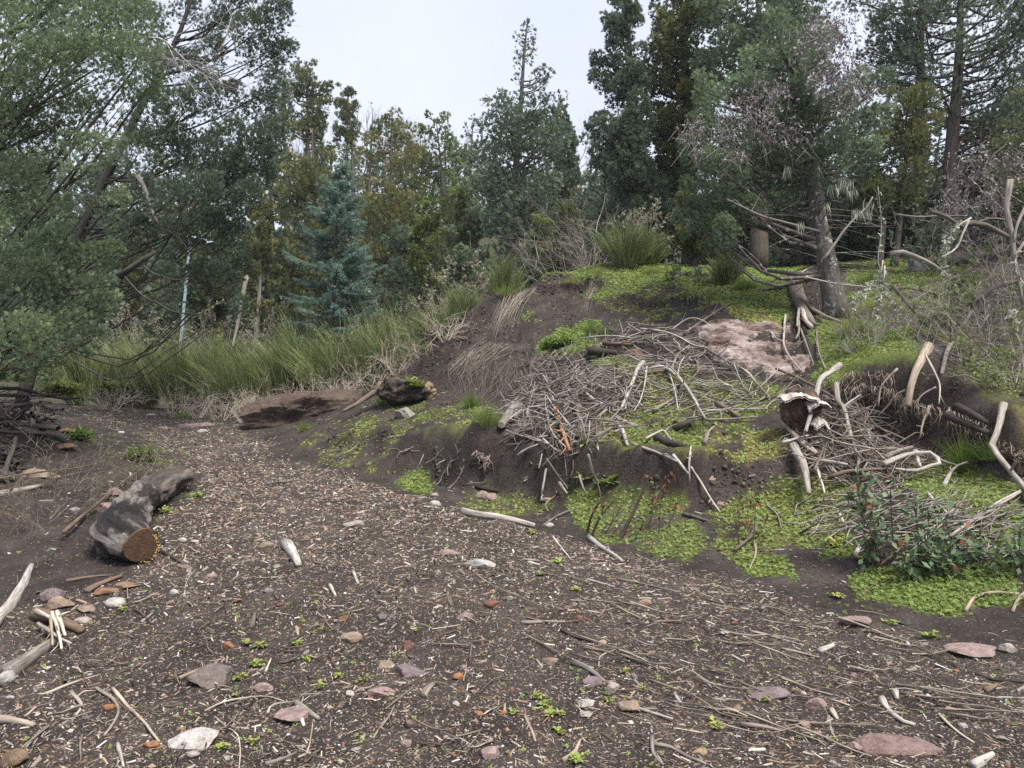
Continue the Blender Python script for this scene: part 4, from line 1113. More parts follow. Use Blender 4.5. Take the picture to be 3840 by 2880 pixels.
# --- named branches of the three heaps
NAMED = [
 ('A', [(1690,300),(1630,380),(1560,560),(1470,770)], .042, 'thick white bleached branch standing at a slant beside the brush heap', BLEACH, .12),
 ('B', [(70,437),(130,437),(190,465),(265,545),(320,630),(360,700),(388,745)], .032, 'white branch bent like an arch over the green slope', BLEACH, .16),
 ('A', [(1730,345),(1715,480),(1690,600),(1650,720),(1590,810)], .017, 'slim pale stick hanging just right of the slanting white branch', BLEACH, .15),
 ('A', [(1930,320),(1975,450),(2020,600),(2055,800)], .017, 'slim pale stick hanging under the white arch branch', BLEACH, .12),
 ('A', [(1050,590),(1200,690),(1310,740),(1380,780)], .027, 'stout pale branch slanting down the right of the brush heap', BLEACH, .12),
 ('A', [(880,540),(960,640),(1040,740)], .02, 'pale straight stick crossing the top of the brush heap', BLEACH, .3),
 ('A', [(1390,880),(1530,930),(1640,960)], .036, 'short white broken branch lying level right of the brush heap', BLEACH, .06),
 ('A', [(1420,930),(1480,1010),(1530,1160)], .036, 'short white broken branch pointing down to the soil cut', BLEACH, .05),
 ('A', [(1010,720),(1030,880),(1045,1040)], .060, 'brown log with a sawn end jutting from the brush heap front', (.20,.15,.115), .2),
 ('A', [(770,760),(830,920),(880,1080),(930,1210)], .040, 'orange-barked branch running down the front of the brush heap', ORNW, .2),
 ('A', [(390,760),(300,850),(225,945)], .105, 'thick bark-covered log with a pale sawn end beside the grass tuft', (.17,.155,.14), .12),
 ('A', [(650,1090),(760,1190),(880,1255)], .015, 'pale curved stick drooping below the brush heap front', BLEACH, .1),
 ('A', [(390,1265),(480,1200),(600,1150)], .019, 'pale stick jutting left over the soil cut', BLEACH, .1),
 ('A', [(560,700),(720,690),(810,705),(890,735)], .021, 'pale branch lying level across the middle of the brush heap', BLEACH, .3),
 ('A', [(620,690),(690,800),(720,950),(780,1070),(890,1180)], .018, 'long pale wavy stick falling down the left of the brush heap', BLEACH, .28),
 ('A', [(300,890),(420,800),(500,790),(600,825),(700,855)], .018, 'hooked pale stick over the bark-covered log', BLEACH, .22),
 ('A', [(640,1659),(665,1520),(690,1400)], .018, 'pale upright stick below the soil cut', BLEACH, .03),
 ('A', [(610,1400),(645,1245)], .013, 'short pale upright stick against the soil cut', BLEACH, .04),
 ('A', [(690,1300),(800,1460),(910,1610)], .011, 'thin dark stick slanting over the soil cut', GREY, .06),
 ('A', [(820,1550),(900,1659)], .022, 'short white stick at the base of the soil cut', BLEACH, .03),
 ('A', [(1120,1250),(1150,1370),(1190,1480),(1245,1650)], .019, 'grey stick hanging down over the dark soil cut', GREY, .08),
 ('A', [(1030,1470),(1060,1580),(1100,1659)], .018, 'grey stick leaning on the dark soil cut', GREY, .06),
 ('A', [(1590,1150),(1720,1200),(1850,1240),(2050,1330)], .024, 'pale branch along the top edge of the soil cut', BLEACH, .04),
 ('A', [(2000,1260),(2090,1370),(2170,1470)], .022, 'white straight stick leaning against the right end of the soil cut', BLEACH, .06),
 ('A', [(2185,1180),(2170,1350),(2175,1540)], .017, 'pale forked stick hanging right of the soil cut', BLEACH, .08),
 ('A', [(1720,1090),(1800,1050),(1900,1000),(1930,1040),(1980,1100)], .02, 'pale stick bent to a sharp peak above the dark log', BLEACH, .12),
 ('A', [(1840,1080),(1950,1130),(2140,1175)], .062, 'dark rotten log on the moss above the soil cut', DARKW, .05),
 ('A', [(1800,800),(1900,740),(2000,680)], .03, 'grey branch lying on moss below the white arch branch', GREY, .04),
 ('A', [(1120,45),(1250,30),(1400,30),(1560,45)], .027, 'long grey branch lying level along the upper brush', (.36,.33,.29), .2),
 ('A', [(1120,185),(1300,195),(1490,205)], .095, 'black rotten log under the upper brush', DARKW, .06),
 ('A', [(1280,100),(1420,110),(1570,115)], .048, 'brown rotten log above the black log', (.14,.085,.06), .16),
 ('A', [(1620,440),(1750,410),(1900,390),(2212,405)], .028, 'brown branch lying level behind the slanting white branch', BROWNW, .08),
 ('A', [(1990,360),(2030,260),(2080,190),(2180,120)], .028, 'grey branch curving up to the rock slab', GREY, .1),
 ('A', [(1820,330),(1900,310),(2010,300)], .04, 'stubby dark branch near the arch top', BROWNW, .08),
 ('B', [(0,212),(130,225),(230,260),(330,310),(450,325)], .022, 'long pale branch sweeping towards the rock slab', (.40,.36,.32), .14),
 ('B', [(220,260),(380,320),(520,405),(600,440),(690,530),(775,625)], .020, 'long thin branch running down past the rock slab corner', GREY, .12),
 ('B', [(530,415),(640,470),(700,545)], .03, 'pale stout branch below the rock slab corner', (.40,.36,.32), .08),
 ('B', [(185,218),(290,150),(380,165),(435,212)], .014, 'thin arched stick above the upper brush', (.36,.32,.28), .14),
 ('B', [(260,240),(390,150),(525,62)], .019, 'straight grey stick slanting up left of the rock slab', GREY, .08),
 ('B', [(865,130),(855,240),(858,320),(900,390),(958,458)], .024, 'bent pale branch lying on the rock slab', (.38,.34,.30), .03),
 ('B', [(780,230),(810,265),(860,290)], .016, 'short pale stick on the rock slab', (.38,.34,.30), .02),
 ('B', [(940,140),(945,230),(925,270)], .03, 'short upright stub at the top right of the rock slab', (.30,.27,.24), .05),
 ('B', [(955,210),(1000,330),(1035,430)], .020, 'grey stick along the right edge of the rock slab', GREY, .05),
 ('B', [(1050,220),(1060,330),(1090,420),(1130,530)], .018, 'wavy grey stick in the grass right of the rock slab', GREY, .06),
 ('B', [(810,448),(930,495),(1040,550),(1160,625),(1230,680)], .024, 'long brown branch running behind the torn stump', BROWNW, .25),
 ('B', [(1190,425),(1120,480),(1070,520),(1040,640),(985,820)], .042, 'bleached pole leaning across the torn stump', BLEACH, .55),
 ('B', [(455,655),(520,690),(590,735)], .05, 'short brown log sunk in the green slope', BROWNW, .04),
 ('B', [(385,752),(560,745),(700,735)], .02, 'straight grey stick lying across the green slope, lower of two', GREY, .05),
 ('B', [(390,698),(560,690),(760,685)], .017, 'straight grey stick lying across the green slope, upper of two', (.36,.32,.28), .06),
 ('B', [(200,810),(280,770),(370,745)], .048, 'dark log on the green slope at the foot of the white arch', DARKW, .05),
 ('B', [(850,765),(950,860),(1060,950)], .03, 'split pale branch at the lower left of the torn stump', (.40,.34,.28), .1),
 ('B', [(850,885),(930,865),(1020,845)], .02, 'short pale stick crossing below the torn stump', BLEACH, .12),
 ('B', [(385,890),(410,820),(440,790)], .028, 'dark gnarled stub on the green slope', GREY, .05),
 ('C', [(375,300),(385,400),(420,450),(450,560),(480,660)], .033, 'upright splintered root standing in the brush heap right of the torn stump', (.30,.265,.23), .35),
 ('C', [(410,445),(460,405),(520,365)], .017, 'pale splinter pointing up right of the torn stump', BLEACH, .35),
 ('C', [(560,570),(575,640),(620,710),(670,755)], .027, 'pale curved branch in the middle of the overhang brush heap', BLEACH, .3),
 ('C', [(540,640),(520,710),(500,800)], .028, 'grey stub leaning in the overhang brush heap', GREY, .3),
 ('C', [(665,740),(740,700),(830,675)], .035, 'grey branch end poking right from the overhang brush heap', GREY, .3),
 ('C', [(270,758),(350,765),(440,780)], .027, 'white broken branch at the front of the overhang brush heap', BLEACH, .22),
 ('C', [(660,775),(740,740),(830,715),(900,718),(955,708),(972,740),(1000,770),(930,790),(860,815),(780,815),(730,805)], .032, 'gnarled bleached branch bent in a loop at the front of the heap', BLEACH, .35),
 ('C', [(845,700),(860,760),(875,790)], .03, 'short bleached stub crossing the looped branch', BLEACH, .36),
 ('C', [(330,855),(450,820),(580,805),(700,810)], .024, 'brown branch lying level under the looped branch', BROWNW, .22),
 ('C', [(1015,905),(1075,800),(1155,765)], .026, 'white pointed branch lying in grass right of the heap', BLEACH, .06),
 ('C', [(60,530),(130,610),(230,700),(280,720)], .034, 'split grey branch under the torn stump', (.33,.285,.24), .12),
 ('C', [(55,650),(140,625),(230,603)], .02, 'pale stick crossing the split grey branch', BLEACH, .2),
 ('C', [(120,670),(180,780),(195,860),(210,952)], .052, 'grey log standing down the bank at the left of the heap', (.32,.28,.245), .15),
 ('C', [(255,790),(285,880),(305,950)], .02, 'white stick slanting down right of the grey log', BLEACH, .15),
 ('C', [(245,815),(275,740),(300,675)], .017, 'dark stick slanting up across the heap front', BROWNW, .3),
 ('C', [(920,80),(870,180),(830,270),(800,430)], .068, 'thick pale peeling log standing on end at the root overhang', (.34,.285,.225), .45),
 ('C', [(740,210),(690,260),(640,320),(625,430)], 0.018, 'gnarled root curling down from the overhang lip', (.30,.25,.21), .4),
 ('C', [(840,322),(740,360),(690,420),(625,490)], 0.017, 'brown root arching out under the overhang lip', (.26,.21,.17), .45),
 ('C', [(930,430),(890,530),(875,615)], 0.017, 'broken pale root dangling in the dark overhang', (.36,.31,.26), .45),
 ('C', [(965,320),(880,370),(860,420),(930,455)], 0.012, 'hooked root under the mossy lip', (.30,.25,.21), .45),
 ('C', [(905,130),(960,230),(990,310),(985,420)], 0.014, 'pale bent branch hanging over the mossy lip', (.38,.34,.29), .5),
 ('C', [(1100,0),(1040,90),(1000,240)], .042, 'grey leaning stem rooted above the mossy lip', GREY, .3),
 ('C', [(1090,440),(1180,480),(1269,530)], .05, 'dark root running level under the overhang, upper of two', DARKW, .35),
 ('C', [(1030,490),(1150,540),(1269,590)], .048, 'dark root running level under the overhang, lower of two', DARKW, .35),
 ('S', [(2110,830),(2080,960),(2050,1040),(2110,1120),(2212,1245),(2290,1340)], .036, 'long grey branch hanging down the right picture edge', (.30,.265,.23), .3),
 ('D', [(830,495),(950,405),(1050,350),(1150,290),(1269,220),(1400,150)], .016, 'long straight pale stick rising to the right picture edge, lower of two', (.37,.33,.29), .15),
 ('D', [(1050,330),(1160,265),(1269,212),(1380,160)], .013, 'long straight pale stick rising to the right picture edge, upper of two', (.40,.37,.33), .16),
 ('D', [(1000,430),(1100,385),(1190,340)], .013, 'short dark stick behind the glossy-leaved shrub', GREY, .1),
 ('D', [(850,380),(900,290),(940,210)], .014, 'upright dark stick above the glossy-leaved shrub', GREY, .1),
 ('D', [(700,240),(760,300),(850,390)], .014, 'pale stick slanting down to the glossy-leaved shrub', (.40,.36,.32), .12),
 ('D', [(265,605),(300,530),(315,480)], .02, 'short bleached stub left of the glossy-leaved shrub', (.40,.36,.32), .05),
 ('D', [(165,345),(190,400),(215,445)], .022, 'short bleached root beside the tan stone at the heap foot', BLEACH, .05),
 ('D', [(340,190),(390,215),(445,240)], .013, 'white stick showing through the glossy leaves', BLEACH, .1),
 ('D', [(920,945),(980,850),(1080,825),(1240,835)], .016, 'twisted pale root lying on green cover near the right edge', TANW, .03),
 ('D', [(1200,950),(1230,870),(1269,830),(1320,800)], .012, 'thin pale root curving at the right edge', TANW, .03),
 ('D', [(300,850),(380,790)], .012, 'short dark stick beside a yellow leaf', BROWNW, .02),
 ('F', [(15,425),(80,480),(150,525),(210,570)], .032, 'bleached root lying at the foot of the stem clump', BLEACH, .02),
 ('F', [(575,280),(640,300),(715,320)], .024, 'half-charred stick on green cover', (.17,.15,.135), .03),
 ('F', [(620,0),(680,90),(740,190),(795,270)], .015, 'long pale stick leaning down the mossy rock', (.40,.35,.29), .08),
 ('F', [(1070,230),(1130,280),(1160,370)], .013, 'curved grey stick on bright green cover', GREY, .06),
 ('F', [(1010,340),(970,420),(880,495)], .021, 'hooked dark branch under the small withered sapling', (.13,.10,.085), .12),
 ('F', [(780,495),(930,490),(1060,492)], .012, 'straight dark stick on the ground under the hooked branch', BROWNW, .03),
 ('F', [(1000,440),(1005,520),(970,605)], .014, 'pale forked stick below the small withered sapling', TANW, .06),
 ('F', [(0,680),(90,705),(165,725)], .014, 'white stick lying on the track below the bleached root', BLEACH, .01),
 ('F', [(180,675),(320,700),(460,735),(560,750)], .010, 'long dark stick with a white end on the track', GREY, .01),
 ('F', [(770,805),(850,812),(930,820)], .015, 'dark charred stick lying level on the track', DARKW, .01),
 ('M', [(470,312),(560,338),(700,352),(850,392)], .048, 'bleached split log lying at the foot of the bank', (.38,.34,.30), .02),
 ('M', [(540,190),(650,198),(730,195),(805,180)], .028, 'dark curved log at the base of the soil cut', DARKW, .02),
 ('M', [(945,440),(990,500),(1040,560)], .012, 'pale stick lying at the track edge right of the split log', (.42,.38,.33), .01),
 ('M', [(900,380),(970,330),(1090,285)], .014, 'grey stick reaching up to the green cover', GREY, .03),
 ('M', [(885,250),(900,130),(910,70)], .012, 'pale stick standing against the bank foot', (.44,.40,.35), .05),
 ('M', [(1190,1140),(1195,1075),(1240,1055),(1300,1045)], .008, 'thin elbow-bent twig above the stout root', (.40,.35,.29), .015),
 ('M', [(1310,1060),(1400,1100),(1530,1135)], .008, 'thin dark stick right of the elbow-bent twig', GREY, .01),
 ('M', [(1055,1125),(1130,1140),(1220,1210)], .019, 'stout pale root half buried in the track', (.30,.27,.24), .01),
 ('M', [(1470,1500),(1475,1600),(1530,1659)], .013, 'grey knobbly stick, upright arm of a fork at the bottom edge', GREY, .01),
 ('M', [(1480,1560),(1560,1560),(1640,1600),(1740,1640)], .011, 'grey knobbly stick, level arm of a fork at the bottom edge', GREY, .01),
 ('M', [(800,1400),(830,1460),(855,1525)], .011, 'straight tan stick below the green seedlings', TANW, .01),
 ('M', [(1000,1620),(1060,1590),(1090,1530)], .014, 'hooked tan stick near the bottom edge', TANW, .01),
 ('M', [(1370,1340),(1480,1380),(1580,1400)], .011, 'grey stick lying across the big sandy block', (.33,.29,.25), .03),
 ('M', [(1590,1270),(1610,1300),(1630,1340)], .013, 'short white bone-like stick', BLEACH, .01),
 ('M', [(1340,1160),(1410,1230)], .009, 'short white splinter right of the stout root', BLEACH, .01),
 ('M', [(780,895),(900,905),(1010,905)], .014, 'long grey stick beside the dark red stone', (.22,.19,.165), .01),
 ('M', [(990,945),(1060,980),(1160,1010)], .016, 'dark rotten branch in the centre of the track', DARKW, .01),
 ('L', [(595,1240),(680,1350),(760,1430),(840,1530)], .012, 'long straight pale stick on the lower left track', (.44,.37,.30), .02),
 ('L', [(1130,1400),(1200,1450),(1250,1480),(1265,1560),(1260,1690)], .0055, 'thin cream root curving to the bottom edge', (.50,.44,.36), .012),
 ('L', [(505,1250),(600,1310),(622,1380),(590,1440),(550,1500)], .012, 'crooked grey stick left of the long straight stick', (.27,.23,.19), .015),
 ('L', [(620,1560),(650,1680)], .012, 'pale stick end at the bottom edge', BLEACH, .01),
 ('L', [(1400,1670),(1480,1625),(1565,1590)], .013, 'smooth grey stick at the bottom edge', GREY, .01),
 ('L', [(1555,1300),(1640,1280),(1690,1270)], .012, 'short grey stick with a sharp tip', GREY, .01),
 ('L', [(1560,1335),(1620,1370),(1680,1415)], .022, 'frayed grey splinter, right arm of a V', (.26,.23,.20), .01),
 ('L', [(1565,1350),(1580,1390),(1603,1440)], .017, 'white wood splinter, left arm of a V', (.52,.49,.45), .01),
 ('L', [(945,1195),(1050,1140),(1145,1105)], .014, 'split tan slat above the grey-brown flat stone', TANW, .02),
 ('L', [(1400,1168),(1430,1095)], .009, 'short white sliver below the leafy seedling', BLEACH, .01),
 ('L', [(1080,1375),(1190,1310),(1390,1280),(1500,1310)], .007, 'long thin wavy root across the track', (.37,.31,.25), .01),
 ('L', [(970,770),(985,680),(1030,610)], .006, 'thin curved white twig below the log', BLEACH, .01),
 ('L', [(1410,1370),(1440,1330),(1550,1310)], .008, 'thin white bent twig near the frayed splinter', BLEACH, .01),
 ('L', [(350,680),(480,660),(590,650)], .015, 'brown stick lying before the sawn log', BROWNW, .01),
 ('L', [(-40,900),(60,790),(130,680),(165,600)], .045, 'weathered white branch rising at the left edge', BLEACH, .05),
 ('L', [(40,1190),(150,1110),(300,1010)], .055, 'half-buried grey log at the left edge', (.20,.18,.165), .02),
 ('L', [(190,860),(300,890),(430,960)], .05, 'short brown log under the bundle of splinters', BROWNW, .02),
 ('L', [(200,900),(290,960),(375,1002)], .015, 'splinter of the left bundle lying lowest', (.34,.30,.26), .10),
 ('L', [(275,840),(305,940),(325,1030)], .015, 'splinter of the left bundle standing in front', (.46,.40,.33), .14),
 ('L', [(300,835),(345,960)], .018, 'broad pale splinter of the left bundle, rightmost', (.46,.40,.33), .16),
 ('L', [(190,830),(230,850),(275,872)], .018, 'pale splinter of the left bundle pointing up left', (.42,.37,.31), .14),
 ('L', [(265,850),(275,940),(277,1010)], .013, 'brown splinter in the middle of the left bundle', TANW, .13),
 ('L', [(240,1280),(380,1220),(520,1190)], .011, 'thin pale stick below the half-buried log', (.42,.36,.29), .015),
 ('L', [(-30,1425),(80,1430),(180,1442)], .025, 'split dark stick at the left edge', (.25,.21,.175), .01),
 ('L', [(310,1455),(400,1400),(485,1360)], .011, 'grey slanting stick left of the crooked stick', GREY, .02),
 ('L', [(375,1270),(430,1330),(400,1390)], .014, 'knotty grey twig left of the crooked stick', (.33,.29,.25), .02),
 ('L', [(1325,930),(1345,865)], .022, 'dark upright wood wedge on the track', (.14,.12,.105), .01),
 ('L', [(1468,935),(1462,858)], .011, 'small brown peg of wood on the track', BROWNW, .01),
 ('L', [(745,890),(805,848)], .011, 'short grey chip left of the dark wedge', (.38,.34,.30), .01),
 ('L', [(1740,708),(1768,752)], .018, 'small white wood chunk under the grey chip bundle', (.52,.50,.46), .01),
 ('L', [(1505,495),(1545,540),(1575,605)], .052, 'white weathered wood chunk in the middle of the track', (.40,.37,.34), .0),
 ('L', [(1862,640),(1890,692)], .018, 'grey chip bundle below the white wood chunk', (.38,.35,.32), .01),
 ('M', [(260,1310),(285,1265),(325,1220)], .024, 'weathered wood chunk with a pointed top on the lower track', (.25,.21,.18), .0),
 ('L', [(800,508),(880,530),(950,580)], .022, 'blackened bark strip right of the log end', DARKW, .02),
 ('L', [(455,740),(540,690),(640,655)], .03, 'dark plank of bark under the log end', BROWNW, .01),
 ('E', [(-20,730),(60,712),(130,700),(245,675)], .045, 'bleached log lying under the crossing dead branch', BLEACH, .03),
 ('E', [(0,625),(150,600),(300,580),(450,565),(620,525)], .014, 'brown dead branch crossing in front of the tan stone', (.16,.115,.085), .35),
 ('E', [(380,945),(500,840),(620,740),(740,640),(830,580)], .022, 'brown dead branch slanting up over the sawn log', (.15,.11,.085), .25),
 ('G', [(632,648),(645,680),(662,708)], .022, 'pale broken stick, upper piece of two on the right', (.42,.39,.35), .01),
 ('G', [(662,708),(720,738),(780,772)], .017, 'pale broken stick, lower piece of two on the right', (.40,.37,.33), .01),
 ('G', [(690,625),(700,660)], .022, 'crumbled wood stub beside the pale broken stick', (.34,.30,.25), .01),
 ('G', [(350,440),(415,410)], .025, 'short grey sawn stick on the right track', (.36,.33,.30), .01),
 ('G', [(180,415),(260,440),(350,455)], .010, 'dark stick with grey back below the short sawn stick', (.20,.18,.16), .01),
 ('G', [(45,340),(150,365),(280,410)], .010, 'long curved grey stick above the short sawn stick', (.30,.27,.24), .01),
 ('G', [(400,648),(495,692)], .008, 'thin curved pale twig right of the pink tongue-shaped stone', (.44,.38,.31), .01),
 ('G', [(890,735),(960,800),(1045,850)], .009, 'pale stick slanting at the lower right', (.44,.38,.31), .01),
 ('G', [(0,760),(90,780),(180,795)], .015, 'grey-brown stick left of the pink flat stone', (.22,.18,.155), .01),
 ('G', [(405,695),(430,735)], .02, 'short tan wood block right of the pink stone', (.40,.34,.27), .01),
 ('G', [(395,745),(405,790),(432,830)], .008, 'thin forked twig below the tan wood block', (.44,.38,.31), .01),
 ('G', [(1040,960),(1130,925)], .028, 'pale log end at the bottom right corner', BLEACH, .01),
 ('G', [(1095,612),(1150,597)], .02, 'small knot of dark wood on the right', BROWNW, .01),
 ('G', [(1050,560),(1140,575),(1269,590)], .012, 'dark sunken stick at the right edge', DARKW, .0),
]
for reg, pts, r, lab, c, lf in NAMED:
    o = stick(reg, pts, r, lab, c, lift=lf + (.10 if reg in 'ABC' else 0), name='branch' if r >= .02 else 'stick')
# sawn ends of two logs
def disc(parent_o, name, C, nrm, R, color):
    V, F = ICO[1]
    t = np.linspace(0, 2 * np.pi, 16, endpoint=False)
    nrm = unit(np.asarray(nrm, float)); a = unit(np.cross(nrm, [0, .3, 1])); b = np.cross(nrm, a)
    ring = np.cos(t)[:, None] * a + np.sin(t)[:, None] * b
    wob = 1 + .05 * np.sin(3 * t)[:, None]
    V = np.vstack([C + ring * R * wob - nrm * .02, C + ring * R * .97 * wob, [C + nrm * .002]])
    F = [[i, (i + 1) % 16, 16 + (i + 1) % 16, 16 + i] for i in range(16)] + [[16 + i, 16 + (i + 1) % 16, 16 + (i + 2) % 16, 32] for i in range(0, 16, 2)]
    U = (V - C) @ np.stack([a, b, nrm], 1); U[:, 2] *= 30
    o = link(name, mesh(name, V, np.array(F), M_WOOD, False, dict(uvw=('FLOAT_VECTOR', U))), parent_o)
    o.color = (*color, 1)
    return o
for lab, key in (('brown log with a sawn end jutting from the brush heap front', (.40, .32, .24)), ('thick bark-covered log with a pale sawn end beside the grass tuft', (.42, .37, .31))):
    for o in list(scene.objects):
        if o.get('label') == lab:
            C = np.array([v.co[:] for v in o.data.vertices])
            tip = C[-1]; d = unit(C[-1] - C[-2]); R = np.linalg.norm(C[-3] - tip) 
            disc(o, 'cut_face', tip + d * .004, d, R * 1.0, key)

# --- unnamed sticks of the heaps
def heap(reg, poly, n, lab, grp, rng, rr=(.006, .016), LL=(.4, 1.3), ang=None, height=.35, cols=None, spread=.5, individuals=None, stuff_name=None, nm='stick', ct='stick', wig=.14):
    """sticks thrown over an outlined stretch of slope"""
    poly = [tuple(p) for p in poly]
    xs = [p[0] for p in poly]; ys = [p[1] for p in poly]
    pts = []
    while len(pts) < n:
        q = np.stack([rng.uniform(min(xs), max(xs), n), rng.uniform(min(ys), max(ys), n)], 1)
        pts += list(q[inpoly(q[:, 0], q[:, 1], poly)])
    pts = np.array(pts[:n])
    cx, cy = np.mean(xs), np.mean(ys)
    B = onground(reg, pts)
    dcen = np.hypot((pts[:, 0] - cx) / (max(xs) - min(xs)), (pts[:, 1] - cy) / (max(ys) - min(ys)))
    bag = Bag(); nb = 0
    cols = cols or [(.30, .27, .24), (.38, .345, .31), BLEACH, (.22, .17, .14), BLEACH, (.43, .39, .35), (.17, .145, .125)]
    for i in range(n):
        L = rng.uniform(*LL) * rng.uniform(.6, 1.1); r = rng.uniform(*rr)
        a = rng.uniform(-.5, .5) * np.pi * 2 if ang is None else rng.normal(ang, spread)
        # direction lies in the slope plane
        g = .25
        p = B[i]
        nx_ = (gz(p[0] + g, p[1]) - gz(p[0] - g, p[1])) / (2 * g); ny_ = (gz(p[0], p[1] + g) - gz(p[0], p[1] - g)) / (2 * g)
        nrm = unit(np.array([-nx_, -ny_, 1.0])); tx = unit(np.array([1, 0, nx_])); ty = np.cross(nrm, tx)
        d = math.cos(a) * tx + math.sin(a) * ty + nrm * rng.normal(0, .16)
        h = max(0, 1 - 1.9 * dcen[i]) * height * rng.random() ** .7 + .02
        k = rng.normal(0, wig, 3)
        c0 = p + nrm * h
        C = np.array([c0 - d * L / 2, c0 - d * L / 6 + k * L * .5, c0 + d * L / 6 - k * L * .3, c0 + d * L / 2 + nrm * rng.normal(0, .05)])
        C[:, 2] = np.maximum(C[:, 2], gz(C[:, 0], C[:, 1]) + r)
        col = np.array(cols[rng.integers(len(cols))]) * rng.uniform(.55, 1.25)
        if individuals is None or i < individuals:
            o = link(nm, stick_mesh(nm, C, r, r * .55, 5, .1, seg=6))
            o.color = (*col, 1)
            tag(o, lab, ct, grp)
        else:
            S = spline(C, 5)
            V, F, U = tube(S, np.linspace(r, r * .4, 5), 4, 0, 0)
            bag.add(V, F, U, col); nb += 1
            for q in range(rng.integers(0, 4)):
                j = rng.integers(1, 4); dd = unit(d * rng.uniform(.3, 1) + rng.normal(size=3) * .6)
                l = L * rng.uniform(.15, .4)
                V, F, U = tube(np.array([S[j], S[j] + dd * l * .5 + rng.normal(size=3) * .02, S[j] + dd * l]), [r * .5, r * .35, r * .15], 4)
                bag.add(V, F, U, col)
    if nb:
        o = link(stuff_name, bag.mesh(stuff_name, M_WOODA, True))
        tag(o, stuff_label, 'brushwood', kind='stuff')
    return
r5 = np.random.default_rng(5)
PILE1 = [(1160,765),(1230,760),(1300,800),(1400,850),(1370,900),(1320,960),(1260,990),(1200,985),(1130,960),(1075,925),(1080,890),(1140,830)]
stuff_label = 'fine dead twigs filling the brush heap below the scar'
heap('V', PILE1, 360, L1, H1, r5, (.005, .016), (.35, 1.2), None, .42, individuals=45, stuff_name='brushwood')
PILE2 = [(1270,725),(1400,700),(1500,720),(1560,760),(1680,830),(1690,880),(1560,900),(1440,890),(1380,840),(1300,790)]
stuff_label = 'fine dead twigs strewn on the slope under the rock slab'
heap('V', PILE2, 210, L2, H2, r5, (.005, .015), (.4, 1.6), -.15, .14, spread=.85, individuals=40, stuff_name="brushwood")
PILE3 = [(1700,850),(1800,850),(1850,900),(1900,960),(2020,1000),(1960,1040),(1900,1060),(1780,1050),(1710,980)]
stuff_label = 'fine dead twigs filling the brush heap below the root overhang'
heap('V', PILE3, 330, L3, H3, r5, (.004, .014), (.3, 1.1), None, .36, cols=[(.30,.27,.24), BROWNW, (.22,.19,.165), (.33,.29,.255), (.42,.38,.34)], individuals=40, stuff_name="brushwood")
PILE4 = [(1740,1080),(1900,1060),(2120,1120),(2212,1160),(2212,1230),(2050,1200),(1900,1180),(1760,1160)]
stuff_label = 'broken dead twigs on the bank behind the glossy-leaved shrub'
heap('V', PILE4, 170, 'thin dead stick on the bank behind the glossy-leaved shrub', 'dead sticks behind the glossy-leaved shrub', r5, (.005, .011), (.3, .9), -.2, .12, individuals=12, stuff_name="brushwood")
PILE5 = [(760,880),(900,960),(1000,1000),(1200,1040),(1200,1100),(1000,1090),(860,1050),(700,960)]
heap('V', PILE5, 22, 'short dead stick lying on the lower bank near the soil cut', 'short sticks on the lower bank', r5, (.005, .012), (.2, .55), 0, .03, individuals=22)
# slivers on the track: long pale splinters raked in one direction on the right
SLIV = [(1080,1180),(1300,1190),(1550,1250),(1800,1330),(2100,1420),(2150,1600),(1700,1620),(1300,1500),(1000,1350)]
stuff_label = 'pale wood slivers raked along the right of the track'
heap('V', SLIV, 90, LT, GT, r5, (.004, .008), (.2, .55), -.42, .005, cols=[(.34,.29,.24), (.30,.25,.205), (.25,.21,.175), (.21,.165,.13)], spread=.22, wig=.03, individuals=36, stuff_name='wood_slivers')
SLIV2 = [(300,1260),(1000,1200),(1100,1650),(50,1650),(60,1500)]
stuff_label = 'broken twigs on the left of the track'
heap('V', SLIV2, 110, 'short broken stick lying on the left half of the track', 'short broken sticks on the left half of the track', r5, (.003, .008), (.10, .30), None, .005, wig=.06, cols=[(.34,.29,.24), (.25,.20,.165), (.18,.14,.115), (.14,.11,.09)], individuals=30, stuff_name='broken_twigs')
# dark heap of charred logs at the left edge
r6 = np.random.default_rng(6)
DH = [(-60,850),(60,835),(110,880),(115,940),(60,1000),(20,1040),(-60,1040)]
heap('V', DH, 70, 'blackened branch in the dark log heap at the left edge', 'blackened branches heaped at the left edge', r6, (.014, .045), (.5, 1.3), None, .75, cols=[(.045,.04,.037), (.075,.066,.06), (.12,.108,.098), (.055,.045,.04)], individuals=70, nm='charred_branch', ct='charred branch')

